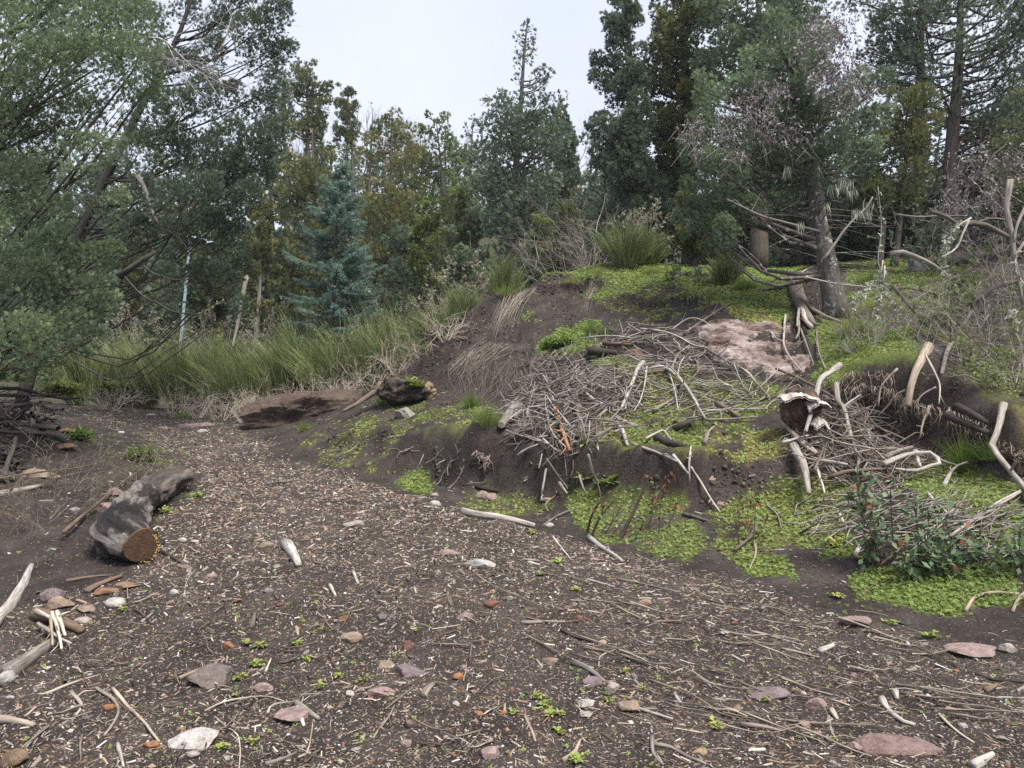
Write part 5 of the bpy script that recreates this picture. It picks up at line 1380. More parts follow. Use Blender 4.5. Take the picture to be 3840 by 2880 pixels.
# --- the sawn log on the left
def big_log():
    root = empty('log', tuple(onground('L', [(700, 640)])[0]))
    base = np.array(root.location[:])
    pa = at('L', [(735, 585)], 6.30)[0]; pa[2] = gz(pa[0], pa[1]) + .17
    pts = [pa]
    for (x, y, lift) in ((640, 470, .20), (690, 350, .19), (760, 250, .18), (860, 165, .17), (945, 120, .17)):
        q = onground('L', [(x, y + 75)])[0]
        pts.append(np.array([at('L', [(x, y)], q[1])[0][0], q[1], q[2] + lift]))
    C = spline(np.array(pts), 130)
    t = np.linspace(0, 1, 130)
    R = np.interp(t, [0, .05, .12, .22, .32, .5, .75, 1], [.150, .160, .195, .205, .175, .155, .155, .15])
    V, F, U = tube(C, R, 56, .10, 3, cap=True)
    # torn flutes along the trunk
    rad = unit(V[:-2] - np.repeat(C, 56, 0))
    Q = np.stack([U[:-2, 0] * 20, U[:-2, 1] * 20, U[:-2, 2] * 2.2], 1)
    ridge = 1 - 2.4 * np.abs(fbm(Q, 3)) 
    flake = fbm(np.stack([U[:-2, 0] * 9, U[:-2, 1] * 9, U[:-2, 2] * 2.0], 1) + 4, 4)
    V[:-2] += rad * (0.014 * ridge + 0.030 * (flake > .08) * np.clip((flake - .08) * 6, 0, 1) + .012 * fbm(Q * 3, 2))[:, None]
    col = np.tile(np.array([.062, .053, .047]), (len(V), 1))
    col[:-2][flake > .08] = (.215, .19, .17)
    col[:-2][(flake > .2)] = (.30, .27, .245)
    col[:-2][flake < -.2] = (.022, .019, .018)
    col[:-2][ridge < -.1] *= .5
    col[:-2][U[:-2, 2] > 2.1] = col[:-2][U[:-2, 2] > 2.1] * .5 + np.array([.10, .082, .068])
    col = col * .68
    b = Bag(); b.add(V - base, F, U, col)
    o = link('trunk', b.mesh('trunk', M_BARK, True), root)
    d0 = unit(C[0] - C[2])
    f = disc(root, 'cut_face', C[0] + d0 * .03 - base, d0, .150, (.115, .068, .042))
    f['label'] = 'sawn brown end of the log'
    # yellow bracket fungi round the cut
    rg = np.random.default_rng(3)
    VV, FF = [], []; off = 0
    for k in range(70):
        th = rg.uniform(-1.6, .8)
        p = C[0] + d0 * .036 + (math.cos(th) * np.array([1., 0, 0]) + math.sin(th) * np.array([0, 0, 1.])) * rg.uniform(.128, .156) - base
        v, f_ = ICO[0]
        VV.append(v * rg.uniform(.003, .0065) + p); FF.append(f_ + off); off += 12
    cc = np.tile([.42, .25, .08, 1.], (off, 1))
    fo = link('fungus', mesh('fungus', np.vstack(VV), np.vstack(FF), M_COL, True, dict(col=('FLOAT_COLOR', cc))), root)
    fo['label'] = 'row of tiny yellow fungi along the sawn edge'; 
    tag(root, 'big weathered grey log with a sawn end lying on the left', 'log')
big_log()

# --- stumps
def torn_stump():
    """uprooted shell: dark rotten core under a curled pale cap"""
    p = onground('S', [(1090, 960)])[0]
    Y = p[1] - .25
    c = at('S', [(1085, 850)], Y)[0]
    s = REG['S'][2] * Y / FSRC
    root = empty('stump', tuple(p))
    D, F = ICO[4]
    V = D * np.array([95 * s, 80 * s, 125 * s])
    V = V * (1 + .22 * fbm(D * 2.2 + 3, 4)[:, None] + .08 * fbm(D * np.array([9, 9, 2]), 3)[:, None])
    V[:, 2] = np.where(V[:, 2] > 95 * s, 95 * s + (V[:, 2] - 95 * s) * .2, V[:, 2])
    col = np.tile(np.array([.075, .05, .042]), (len(V), 1))
    col[fbm(D * 4 + 9, 3) > .15] = (.14, .09, .07)
    me = mesh('core', V + c - p, F, M_BARK, True, dict(uvw=('FLOAT_VECTOR', V * .4), col=('FLOAT_COLOR', np.concatenate([col, np.ones((len(V), 1))], 1))))
    link('core', me, root)
    # curled pale caps
    for (cx, cy, w, h, sd) in ((1055, 775, 75, 42, 1), (1150, 800, 55, 60, 2), (1165, 900, 32, 60, 5)):
        n = 22
        u, v = np.meshgrid(np.linspace(-1, 1, n), np.linspace(-1, 1, n))
        u, v = u.ravel(), v.ravel()
        edge = 1 + .25 * fbm(np.stack([u * 2 + sd, v * 2], 1), 3)
        x = u * w * s * edge; y = v * 70 * s * edge
        z = -.55 * h * s * (u ** 2) - .5 * h * s * np.clip(-v, 0, 1) ** 2 + .30 * h * s * fbm(np.stack([u * 2.4, v * 2.4], 1) + sd * 9, 3)
        q = at('S', [(cx, cy)], Y - .12 - .02 * sd)[0]
        A = np.stack([x, y, z], 1) + q - p
        B = A + np.array([0, .004, -.022])
        i = (np.arange(n - 1)[:, None] * n + np.arange(n - 1)[None, :]).ravel()
        Fq = np.stack([i, i + 1, i + n + 1, i + n], 1)
        Vv = np.vstack([A, B]); Ff = np.vstack([Fq, Fq[:, ::-1] + n * n])
        o = link('bark_shell', mesh('bark_shell', Vv, Ff, M_WOOD, True, dict(uvw=('FLOAT_VECTOR', np.vstack([A, B]) * np.array([1, .1, 1])))), root)
        o.color = (.46, .42, .38, 1)
        o['label'] = 'curled pale shell of weathered wood'
    tag(root, 'torn stump with pale curled shell over a dark brown core', 'stump')
torn_stump()

def old_root():
    p = onground('T', [(1110, 1600)])[0]
    root = empty('stump', tuple(p))
    def add(pts, r0, r1, col, dy):
        q = [at('T', [a], float(hitY(src('T', [a]))[0]) - dy)[0] for a in pts]
        V, F, U = tube(spline(np.array(q), 16), np.linspace(r0, r1, 16), 14, .22, len(pts) + int(r0 * 1000))
        b = Bag(); b.add(V - p, F, U, col)
        link('root', b.mesh('root', M_WOODA, True), root)
    add([(1045, 1410), (1060, 1490), (1100, 1570), (1145, 1640)], .13, .07, (.20, .165, .14), .3)
    add([(1070, 1440), (1110, 1530), (1170, 1580), (1285, 1630)], .07, .025, (.26, .225, .19), .35)
    add([(1040, 1430), (980, 1450), (890, 1465)], .06, .02, (.21, .18, .15), .25)
    add([(1090, 1560), (1110, 1620), (1140, 1655)], .05, .035, (.46, .41, .36), .42)
    add([(1060, 1400), (1100, 1370), (1180, 1330)], .025, .008, (.33, .30, .27), .3)
    add([(1075, 1560), (1070, 1600), (1065, 1650)], .03, .02, (.36, .32, .28), .4)
    tag(root, 'grey splintered old stump lying beside the big trunk', 'stump')
old_root()

def plant_stump():
    p = onground('K', [(740, 1060)])[0]
    Y = p[1] - .1
    s = REG['K'][2] * Y / FSRC
    root = empty('stump', tuple(p))
    D, F = ICO[4]
    V = D * np.array([185 * s, 90 * s, 95 * s])
    V = V * (1 + .30 * fbm(D * 2.6 + 13, 4)[:, None] + .10 * fbm(D * 7, 3)[:, None])
    c = at('K', [(735, 975)], Y)[0]
    col = np.tile(np.array([.045, .035, .03]), (len(V), 1))
    col[fbm(D * np.array([3, 3, 6]) + 2, 3) > .2] = (.11, .085, .07)
    col[(D[:, 0] > .75)] = (.25, .19, .11)
    link('core', mesh('core', V + c - p, F, M_BARK, True, dict(uvw=('FLOAT_VECTOR', V * .5), col=('FLOAT_COLOR', np.concatenate([col, np.ones((len(V), 1))], 1)))), root)
    q = at('K', [(320, 1110), (430, 1050), (530, 980), (570, 930)], np.array([Y - .1, Y - .05, Y, Y]))
    Vt, Ft, U = tube(spline(q, 14), np.linspace(.025, .07, 14), 12, .2, 6)
    b = Bag(); b.add(Vt - p, Ft, U, (.22, .165, .13)); link('root', b.mesh('root', M_WOODA, True), root)
    tag(root, 'black rotten stump with a pale root and a green rosette on top', 'stump')
    return Y, s
PS_Y, PS_s = plant_stump()

# ------------------------------------------------------------------ trees
UP = np.array([0, 0, 1.0])
CYP_T = [(0, 0, 1.0, .20), (.15, .65, .62, .16), (.15, -.65, .62, .16), (.38, .6, .5, .14), (.38, -.6, .5, .14), (.6, .5, .36, .12), (.6, -.5, .36, .12)]
CYP_F = [(0, 0, 1.0, .30), (.1, .75, .75, .28), (.1, -.75, .75, .28), (.4, .55, .5, .24), (.4, -.55, .5, .24)]
LEAF_T = [(0, .5, .5, .30), (.2, -.6, .5, .30), (.45, .6, .45, .28), (.6, -.3, .45, .28)]
BARKC = (.115, .095, .08)

def sprays(lobes, n, size, rng, trunk_xy=None, shell=.5, upb=.45, tmpl=CYP_T, tintb=0.0, droop=0.0, tint_up=.25, tri=True):
    """fronds spread through ellipsoid lobes; lobes rows: cx cy cz rx ry rz"""
    L = np.asarray(lobes, float)
    w = (L[:, 3] * L[:, 5]) ** 1.0
    k = rng.choice(len(L), n, p=w / w.sum())
    d = unit(rng.normal(size=(n, 3)) + np.array([0, 0, .25]))
    f = shell + (1.08 - shell) * rng.random(n) ** .6
    f = f * (1 + .22 * fbm(d * 2.3 + k[:, None] * 3.7, 2))
    if trunk_xy is not None:
        ox = np.zeros((len(L), 3)); ox[:, :2] = L[:, :2] - np.asarray(trunk_xy)[None, :]
        ax = unit(unit(ox) * .75 + UP * .95 + rng.normal(size=(len(L), 3)) * .25)
    else:
        ax = unit(UP + rng.normal(size=(len(L), 3)) * .3)
    al = np.sum(d * ax[k], 1, keepdims=True)
    perp = d - ax[k] * al
    dd = ax[k] * al * 1.45 + perp * (.95 - .32 * al)          # flame-shaped tuft: pointed outwards, fuller at the base
    pos = L[k, :3] + dd * L[k, 3:] * f[:, None]
    out = d * .7 + ax[k] * .6
    if trunk_xy is not None:
        o2 = np.zeros((n, 3)); o2[:, :2] = pos[:, :2] - np.asarray(trunk_xy)[None, :]
        out = out + unit(o2) * .5
    dr = unit(out * .8 + UP * upb + rng.normal(size=(n, 3)) * .45 - UP * droop)
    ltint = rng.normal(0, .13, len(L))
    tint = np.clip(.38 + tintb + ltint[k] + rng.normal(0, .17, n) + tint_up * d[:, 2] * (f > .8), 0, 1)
    sz = size * rng.uniform(.5, 1.2, n)
    return blades(pos - dr * sz[:, None] * .3, dr, sz, tmpl, tint, rng=rng, tri=tri)

def limbs_mesh(name, paths, mat, col, parent, base, sides=6):
    b = Bag()
    for C, r0, r1, n in paths:
        S = spline(C, n)
        V, F, U = tube(S, np.linspace(r0, r1, n), (3 if r0 < .025 else sides) if r0 < .06 else 10, .12 if r0 > .04 else 0, int(r0 * 977), cap=r0 > .06)
        b.add(V - base, F, U, col)
    return link(name, b.mesh(name, mat, True), parent)

def station_lobes(st, Y, rng, nl, rscale=.30, depth=.9, shell=.35, flat=.85):
    st = np.asarray(st, float)
    vy, xl, xr = st[:, 0], st[:, 1], st[:, 2]
    m = Y / 1550.1
    out = []
    wts = np.interp(np.linspace(vy[0], vy[-1], 60), vy, xr - xl); wts = np.maximum(wts, 8)
    ys = rng.choice(np.linspace(vy[0], vy[-1], 60), nl, p=wts / wts.sum()) + rng.uniform(-4, 4, nl)
    for y in ys:
        a, b = np.interp(y, vy, xl), np.interp(y, vy, xr)
        R = (b - a) / 2
        r = np.clip(R * rscale * 1.15, 9 * 28 / Y * .6, 60 * 14 / Y + 16) * rng.uniform(.75, 1.3)
        r = min(r, max(R, 4))
        rho = shell + (1 - shell) * math.sqrt(rng.random()); th = rng.uniform(0, 6.283)
        x = (a + b) / 2 + max(R - r * .8, 0) * rho * math.cos(th)
        c = at('V', [(x, y)], Y)[0]
        c[1] += max(R - r * .8, 0) * m * depth * rho * math.sin(th)
        out.append([*c, r * m, r * m, r * m * flat])
    return np.array(out)

def tree(label, base, st=None, lobes=None, Y=None, mat=None, nf=6000, size=.15, trunk=None, r=.2, name='cypress_tree', seed=1, group=None, tintb=0.0, limbs=True,
         nl=26, rscale=.30, tmpl=CYP_T, shell=.5, upb=.45, barkmat=None, barkc=BARKC, droop=0, flat=.85, lshell=.35, dead=0, cat='tree', lobe_depth=.5, limb_r=.10, extra=None):
    rng = np.random.default_rng(seed)
    bx = at('V', [base[:2]], base[2])[0]
    bx[2] = gz(bx[0], bx[1]) - .05
    root = empty(name, tuple(bx))
    Y = Y or base[2]
    if lobes is not None:
        LB = []
        m = Y / 1550.1
        for (x, y, rr) in lobes:
            c = at('V', [(x, y)], Y + rng.normal(0, 1) * rr * m * lobe_depth)[0]
            LB.append([*c, rr * m, rr * m, rr * m * flat])
        LB = np.array(LB)
    else:
        LB = station_lobes(st, Y, rng, int(nl * 1.5), rscale, flat=flat, shell=lshell)
        if extra:
            m = Y / 1550.1
            LB = np.vstack([LB] + [[*at('V', [(x, y)], Y)[0], rr * m, rr * m, rr * m] for x, y, rr in extra])
    # trunk
    if trunk is None:
        top = np.array([np.median(LB[:, 0]), np.median(LB[:, 1]), LB[:, 2].max() - .3])
        mid = bx * .5 + top * .5; mid[0] += rng.normal(0, .15); 
        TP = np.array([bx, mid, top])
    else:
        TP = np.array([at('V', [t[:2]], t[2])[0] for t in trunk]); TP[0] = bx if base[0] == trunk[0][0] else TP[0]
    S = spline(TP, 18)
    paths = [(S, r, r * .12, 18)]
    if limbs:
        for b in LB:
            if b[2] < S[0, 2]: continue
            d2 = np.hypot(b[0] - np.interp(b[2], S[:, 2], S[:, 0]), b[1] - np.interp(b[2], S[:, 2], S[:, 1]))
            zs = min(max(b[2] - .45 * d2, S[0, 2] + .15 * (S[-1, 2] - S[0, 2])), S[-1, 2])
            p0 = np.array([np.interp(zs, S[:, 2], S[:, 0]), np.interp(zs, S[:, 2], S[:, 1]), zs])
            mid = p0 * .5 + b[:3] * .5 - UP * .16 * d2 + rng.normal(0, .07, 3) * d2
            rl = np.clip(r * .28 * (b[3] / max(LB[:, 3].max(), .01)) ** .5, .012, limb_r)
            paths.append((np.array([p0, mid, b[:3]]), rl, rl * .3, 6))
            for q in range(2 if Y < 22 else 1):
                e = b[:3] + unit(rng.normal(size=3) + UP * .3) * b[3:] * .8
                paths.append((np.array([mid, (mid + e) / 2 + rng.normal(0, .05, 3), e]), rl * .4, rl * .12, 4))
    for q in range(dead):
        zs = S[0, 2] + rng.uniform(.15, .6) * (S[-1, 2] - S[0, 2])
        p0 = np.array([np.interp(zs, S[:, 2], S[:, 0]), np.interp(zs, S[:, 2], S[:, 1]), zs])
        a = rng.uniform(0, 6.28); l = rng.uniform(.5, 1.5)
        d = np.array([math.cos(a), math.sin(a) * .8, rng.uniform(-.3, .25)])
        paths.append((np.array([p0, p0 + d * l * .5, p0 + d * l - UP * .1]), .016, .004, 5))
    limbs_mesh('trunk', paths, barkmat or M_BARK, barkc, root, bx)
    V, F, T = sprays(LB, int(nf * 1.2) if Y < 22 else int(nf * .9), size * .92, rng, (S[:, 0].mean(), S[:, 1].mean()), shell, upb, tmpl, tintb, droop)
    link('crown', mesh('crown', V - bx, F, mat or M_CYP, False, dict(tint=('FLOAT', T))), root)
    tag(root, label, cat, group)
    return root, LB, S

# near tree on the left
T1 = [(40,60,95),(150,40,95),(250,60,80),(290,150,62),(318,190,42),(205,150,80),(95,180,80),(20,230,72),(140,262,72),(190,330,50),(60,330,78),(20,420,72),
      (30,500,72),(110,470,54),(90,560,72),(185,565,54),(228,548,34),(160,640,62),(60,640,74),(212,660,40),(120,720,60),(40,745,74),(198,735,34),(238,440,36),(120,130,60),(200,50,70),(-60,300,110),(-80,550,110),(-60,100,120),(60,-60,110),(220,-60,100),(-20,780,60),(100,790,34)]
tree('dense bluish-green cypress filling the left picture edge', (-190, 1000, 10.4), lobes=T1, Y=9.6, mat=M_CYP, nf=27000, size=.085, trunk=[(-190,1000,10.4),(-150,500,10.3),(-60,0,10.2),(-20,-300,10.0)],
     r=.24, seed=11, tintb=.14, lobe_depth=.8, limb_r=.035)
# second tree on the left: dark, with bare limbs
T2 = [(590,40,40),(612,110,28),(570,120,46),(592,190,40),(560,235,46),(577,295,40),(546,335,42),(490,300,48),(470,380,52),(425,330,48),(385,240,44),(372,330,52),(405,430,60),
      (485,440,52),(503,382,42),(352,420,52),(445,505,56),(505,520,40),(475,600,38),(425,590,36),(372,505,46),(300,330,48),(322,250,50),(345,150,40),(310,420,40),(540,60,40),(500,20,40),(575,-30,50),(400,20,30),(530,420,34),(520,580,26),(350,590,28),(560,380,30),(515,660,22),(310,60,60),(290,500,40),(450,120,40),(430,200,44),(480,210,40),(390,130,36),(460,50,34)]
tree('dark ragged cypress with bare grey limbs behind the left cypress', (40, 900, 16.5), lobes=T2, Y=15.5, mat=M_CYPD, nf=21000, size=.12, trunk=[(40,900,16.5),(130,600,16.2),(270,300,15.8),(400,40,15.6),(450,-200,15.5)],
     r=.15, seed=12, tintb=.02, shell=.4, dead=50, lobe_depth=1.4, barkc=(.07, .06, .055), limb_r=.03)
# far and middle wood
CG = 'cypresses of the middle wood'
tree('yellow-green cypress standing behind the spruce', (665, 850, 33), [(262,640,662),(300,605,700),(350,592,735),(450,588,742),(560,590,745),(660,600,745),(780,610,740)], mat=M_GOLD, nf=6500, size=.23, seed=21, group=CG, tintb=-.02, tmpl=CYP_F, nl=34)
tree('golden-brown cypress with a domed top in the centre', (830, 840, 37), [(222,825,862),(262,770,900),(330,745,908),(420,738,912),(520,745,908),(620,750,905),(740,760,900)], mat=M_GOLD, nf=7500, size=.25, seed=22, group=CG, tintb=.12, tmpl=CYP_F, nl=36)
tree('green cypress between the golden-brown one and the tall central one', (950, 830, 39), [(235,930,962),(280,890,990),(350,880,1010),(480,880,1012),(580,875,1012),(700,880,1010)], mat=M_LIME, nf=6000, size=.25, seed=23, group=CG, tintb=-.28, tmpl=CYP_F, nl=30)
tree('tallest central cypress with a thin spire above its crown', (1100, 590, 28), [(44,1128,1146),(75,1110,1166),(100,1120,1152),(125,1106,1156),(160,1085,1188),(210,1080,1185),(250,1025,1228),(300,1012,1238),(400,1005,1240),(480,1010,1225),(545,1040,1180)], mat=M_CYPD, nf=9000, size=.20, trunk=[(1100,600,28),(1104,480,28),(1120,300,28),(1132,120,28),(1140,45,28)],
     r=.24, seed=24, group=CG, tintb=.06, tmpl=CYP_F, nl=44, dead=30, lshell=.2, extra=[(1136,52,9),(1128,62,9),(1148,66,9),(1115,75,8),(1152,84,9),(1130,84,10),(1122,96,10),(1145,102,11),(1132,114,12),(1155,112,8),(1110,110,8),(1185,160,12),(1175,185,14)])
tree('sparse leggy tree top showing above the spire shoulder', (1250, 700, 40), [(215,1205,1215),(240,1195,1225),(280,1190,1240)], mat=M_CYPD, nf=700, size=.25, seed=34, group=CG, tmpl=CYP_F, nl=8, r=.1)
tree('small bright green cypress before the central tree', (925, 760, 25), [(440,905,930),(480,890,955),(540,880,965),(600,885,965),(640,900,960)], mat=M_LIME, nf=2600, size=.17, seed=25, group=CG, tintb=-.12, tmpl=CYP_F, nl=16, r=.1)
tree('slim yellowish cypress left of the spruce', (545, 820, 27), [(340,575,600),(400,545,600),(480,520,600),(560,510,605),(640,525,590),(690,535,580)], mat=M_GOLD, nf=3600, size=.18, seed=26, group=CG, tintb=.03, tmpl=CYP_F, nl=22, r=.12, barkc=(.25, .22, .19))
tree('open-crowned tree with bare limbs at the left skyline', (660, 800, 42), [(128,655,672),(150,625,700),(190,610,715),(250,605,712),(300,610,700)], mat=M_GOLD, nf=2600, size=.27, seed=27, group=CG, tintb=-.12, tmpl=CYP_F, nl=22, r=.25, dead=70, lshell=.6)
tree('round-headed open tree on the skyline beside the left open one', (765, 800, 45), [(190,725,760),(225,710,780),(270,715,775),(310,720,770)], mat=M_GOLD, nf=1300, size=.28, seed=28, group=CG, tintb=-.1, tmpl=CYP_F, nl=14, r=.16, dead=50, lshell=.7)
tree('dusky cypress right of the tall central one', (1240, 650, 31), [(215,1195,1215),(260,1180,1235),(330,1170,1255),(420,1170,1260),(520,1190,1250)], mat=M_CYPD, nf=3600, size=.22, seed=29, group=CG, tintb=.05, tmpl=CYP_F, nl=24)
tree('olive cypress low behind the grey shrub', (1010, 700, 30), [(420,980,1030),(480,960,1050),(560,950,1060),(620,960,1050)], mat=M_GOLD, nf=2600, size=.2, seed=35, group=CG, tintb=-.2, tmpl=CYP_F, nl=18)
tree('bright yellow-green young cypress right of the central trunk', (1180, 620, 25), [(450,1150,1190),(500,1140,1200),(550,1140,1200)], mat=M_LIME, nf=900, size=.15, seed=36, group=CG, tintb=.05, tmpl=CYP_F, nl=10, r=.05)
# right-hand group
RG_ = 'cypresses of the right-hand stand'
tree('tall dark narrow cypress at the left of the right-hand stand', (1370, 600, 21), [(-60,1325,1372),(0,1305,1392),(70,1285,1400),(150,1272,1400),(200,1268,1405),(260,1258,1420),(330,1272,1435),(400,1300,1440),(470,1335,1445)], mat=M_CYPD, nf=9500, size=.165, seed=41, group=RG_, tintb=.0, nl=52, tmpl=CYP_F, r=.24)
tree('tall bronze-tinged cypress second in the right-hand stand', (1490, 590, 21.5), [(-80,1430,1520),(0,1400,1560),(80,1395,1570),(150,1385,1570),(250,1380,1560),(350,1395,1540),(450,1420,1530),(530,1450,1525)], mat=M_GOLD, nf=11000, size=.165, seed=42, group=RG_, tintb=-.08, nl=56, tmpl=CYP_F, r=.26)
tree('tall blue-green cypress rising behind the big lichened trunk', (1640, 580, 19), [(-120,1500,1720),(-20,1490,1780),(60,1490,1800),(150,1500,1800),(250,1520,1780),(350,1540,1760)], mat=M_CYP, nf=9500, size=.15, seed=43, group=RG_, tintb=-.06, nl=44, tmpl=CYP_F, r=.26)
C9 = [(1560,230,52),(1530,290,45),(1620,200,50),(1640,140,46),(1600,300,52),(1670,230,56),(1700,290,54),(1760,180,50),(1720,130,50),(1790,260,56),(1840,200,48),(1850,280,46),(1560,370,50),
      (1500,330,36),(1620,380,52),(1700,370,56),(1780,350,56),(1850,350,46),(1510,420,40),(1540,460,44),(1490,480,34),(1570,500,32),(1620,450,36),(1760,90,44),(1680,80,44),(1890,260,40),(1900,180,34),(1530,200,36),(1545,530,22),(1690,440,30),(1880,320,30),(1640,330,50),(1730,240,50)]
BIG, BIGLB, BIGS = tree('big cypress with a thick lichen-spotted trunk on the mound', (1808, 682, 13.35), lobes=C9, Y=13.4, mat=M_CYP, nf=21000, size=.10, trunk=[(1808,682,13.35),(1796,620,13.35),(1780,540,13.35),(1765,460,13.4),(1750,330,13.4),(1735,200,13.4),(1720,60,13.4)],
     r=.235, seed=44, tintb=.04, shell=.45, barkmat=M_LBARK, barkc=(.13, .115, .10), dead=110, lobe_depth=1.0)
# flared foot of the big trunk is part of the same tree
tree('tall dark cypress with sky showing through at the upper right', (2060, 560, 18), [(-140,1860,2330),(0,1850,2330),(80,1870,2330),(150,1900,2330),(220,1930,2330),(300,1960,2330),(380,2000,2330)], mat=M_CYPD, nf=14500, size=.15, trunk=[(2060,560,18),(2055,340,18),(2070,150,18),(2080,-150,18)],
     seed=45, group=RG_, tintb=.03, nl=60, r=.23, shell=.35, lshell=.1, dead=50, rscale=.19, limb_r=.035)
tree('dark cypress trunk beside the tall one at the upper right', (1990, 560, 19.5), [(-140,1800,2100),(0,1830,2080),(120,1850,2060),(220,1880,2040)], mat=M_CYPD, nf=4500, size=.155, trunk=[(1990,560,19.5),(1985,330,19.5),(1990,100,19.5),(1990,-150,19.5)], seed=46, group=RG_, nl=26, r=.2, shell=.35, dead=40, rscale=.2)
tree('yellow-green cypress branch tree left of the dark right trunks', (1930, 570, 16.5), [(190,1920,2010),(240,1890,2040),(300,1880,2030),(350,1890,1990)], mat=M_GOLD, nf=3000, size=.13, seed=47, group=RG_, tintb=.0, nl=16, r=.09)
tree('low olive cypress under the right-hand stand', (1900, 590, 16.5), [(330,1870,1960),(380,1850,2000),(440,1850,2000),(490,1870,1980)], mat=M_GOLD, nf=2600, size=.13, seed=48, group=RG_, tintb=-.2, nl=16, r=.08)
tree('golden low cypress at the foot of the right-hand stand', (1500, 575, 17.5), [(420,1455,1500),(470,1450,1530),(520,1455,1550),(548,1470,1540)], mat=M_GOLD, nf=2600, size=.13, seed=49, group=RG_, tintb=.05, nl=16, r=.08)
tree('dark cypress filling the far right edge', (2260, 640, 14.5), [(150,2200,2360),(250,2170,2360),(350,2150,2360),(450,2140,2360),(540,2160,2360)], mat=M_GOLD, nf=4200, size=.125, seed=50, group=RG_, tintb=-.12, nl=24, r=.14, dead=40)
# understorey behind the mound and wood on the hillside
r8 = np.random.default_rng(8)
UG = 'dark cypresses in the shade behind the mound'
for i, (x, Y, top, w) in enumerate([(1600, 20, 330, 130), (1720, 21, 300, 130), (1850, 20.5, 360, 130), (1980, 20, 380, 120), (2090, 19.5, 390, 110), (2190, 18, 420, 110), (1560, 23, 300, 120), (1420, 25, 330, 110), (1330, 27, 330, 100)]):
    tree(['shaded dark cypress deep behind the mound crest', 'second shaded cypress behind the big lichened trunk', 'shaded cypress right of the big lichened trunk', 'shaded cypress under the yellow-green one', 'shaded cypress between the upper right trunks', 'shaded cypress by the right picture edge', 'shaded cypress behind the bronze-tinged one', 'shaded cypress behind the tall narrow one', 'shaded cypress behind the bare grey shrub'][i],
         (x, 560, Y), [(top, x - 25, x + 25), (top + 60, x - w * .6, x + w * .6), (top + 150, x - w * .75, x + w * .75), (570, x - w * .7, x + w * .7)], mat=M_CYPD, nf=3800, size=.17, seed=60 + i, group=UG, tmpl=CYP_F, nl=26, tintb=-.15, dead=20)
HG = 'cypresses on the far hillside'
hill = [(620, 48, 150, 90), (690, 50, 170, 90), (745, 52, 205, 80), (800, 50, 232, 80), (900, 50, 240, 80), (960, 52, 245, 80), (1030, 52, 240, 90), (1210, 50, 235, 90), (30, 46, 190, 120), (150, 50, 210, 120), (270, 46, 220, 110), (390, 50, 215, 120), (500, 48, 250, 110), (590, 52, 235, 90), (700, 54, 270, 90), (790, 55, 255, 80), (870, 52, 262, 80), (985, 56, 255, 90),
        (1060, 58, 262, 80), (1170, 54, 262, 90), (1270, 50, 250, 90), (1360, 48, 230, 90), (1480, 44, 200, 120), (100, 34, 330, 110), (240, 32, 350, 110), (370, 34, 350, 110), (470, 32, 370, 100), (690, 42, 330, 110), (830, 44, 330, 100), (1000, 45, 320, 100), (1130, 40, 340, 110), (1250, 38, 350, 100)]
for i, (x, Y, top, w) in enumerate(hill):
    mt = [M_CYPD, M_GOLD, M_CYP][i % 3]
    o_, _, _ = tree(['dark', 'bronze-tinged', 'blue-green'][i % 3] + (' cypress high on the far hillside near the skyline' if i < 23 else ' cypress half way up the far hillside'), (x, 700, Y), [(top, x - 14, x + 14), (top + 45, x - w * .38, x + w * .38), (top + 120, x - w * .55, x + w * .55), (top + 260, x - w * .7, x + w * .7), (top + 420, x - w * .7, x + w * .7)], mat=mt, nf=2300, size=.40, seed=90 + i, group=HG, tmpl=CYP_F, nl=30, tintb=.05 + r8.normal(0, .05), r=.2)

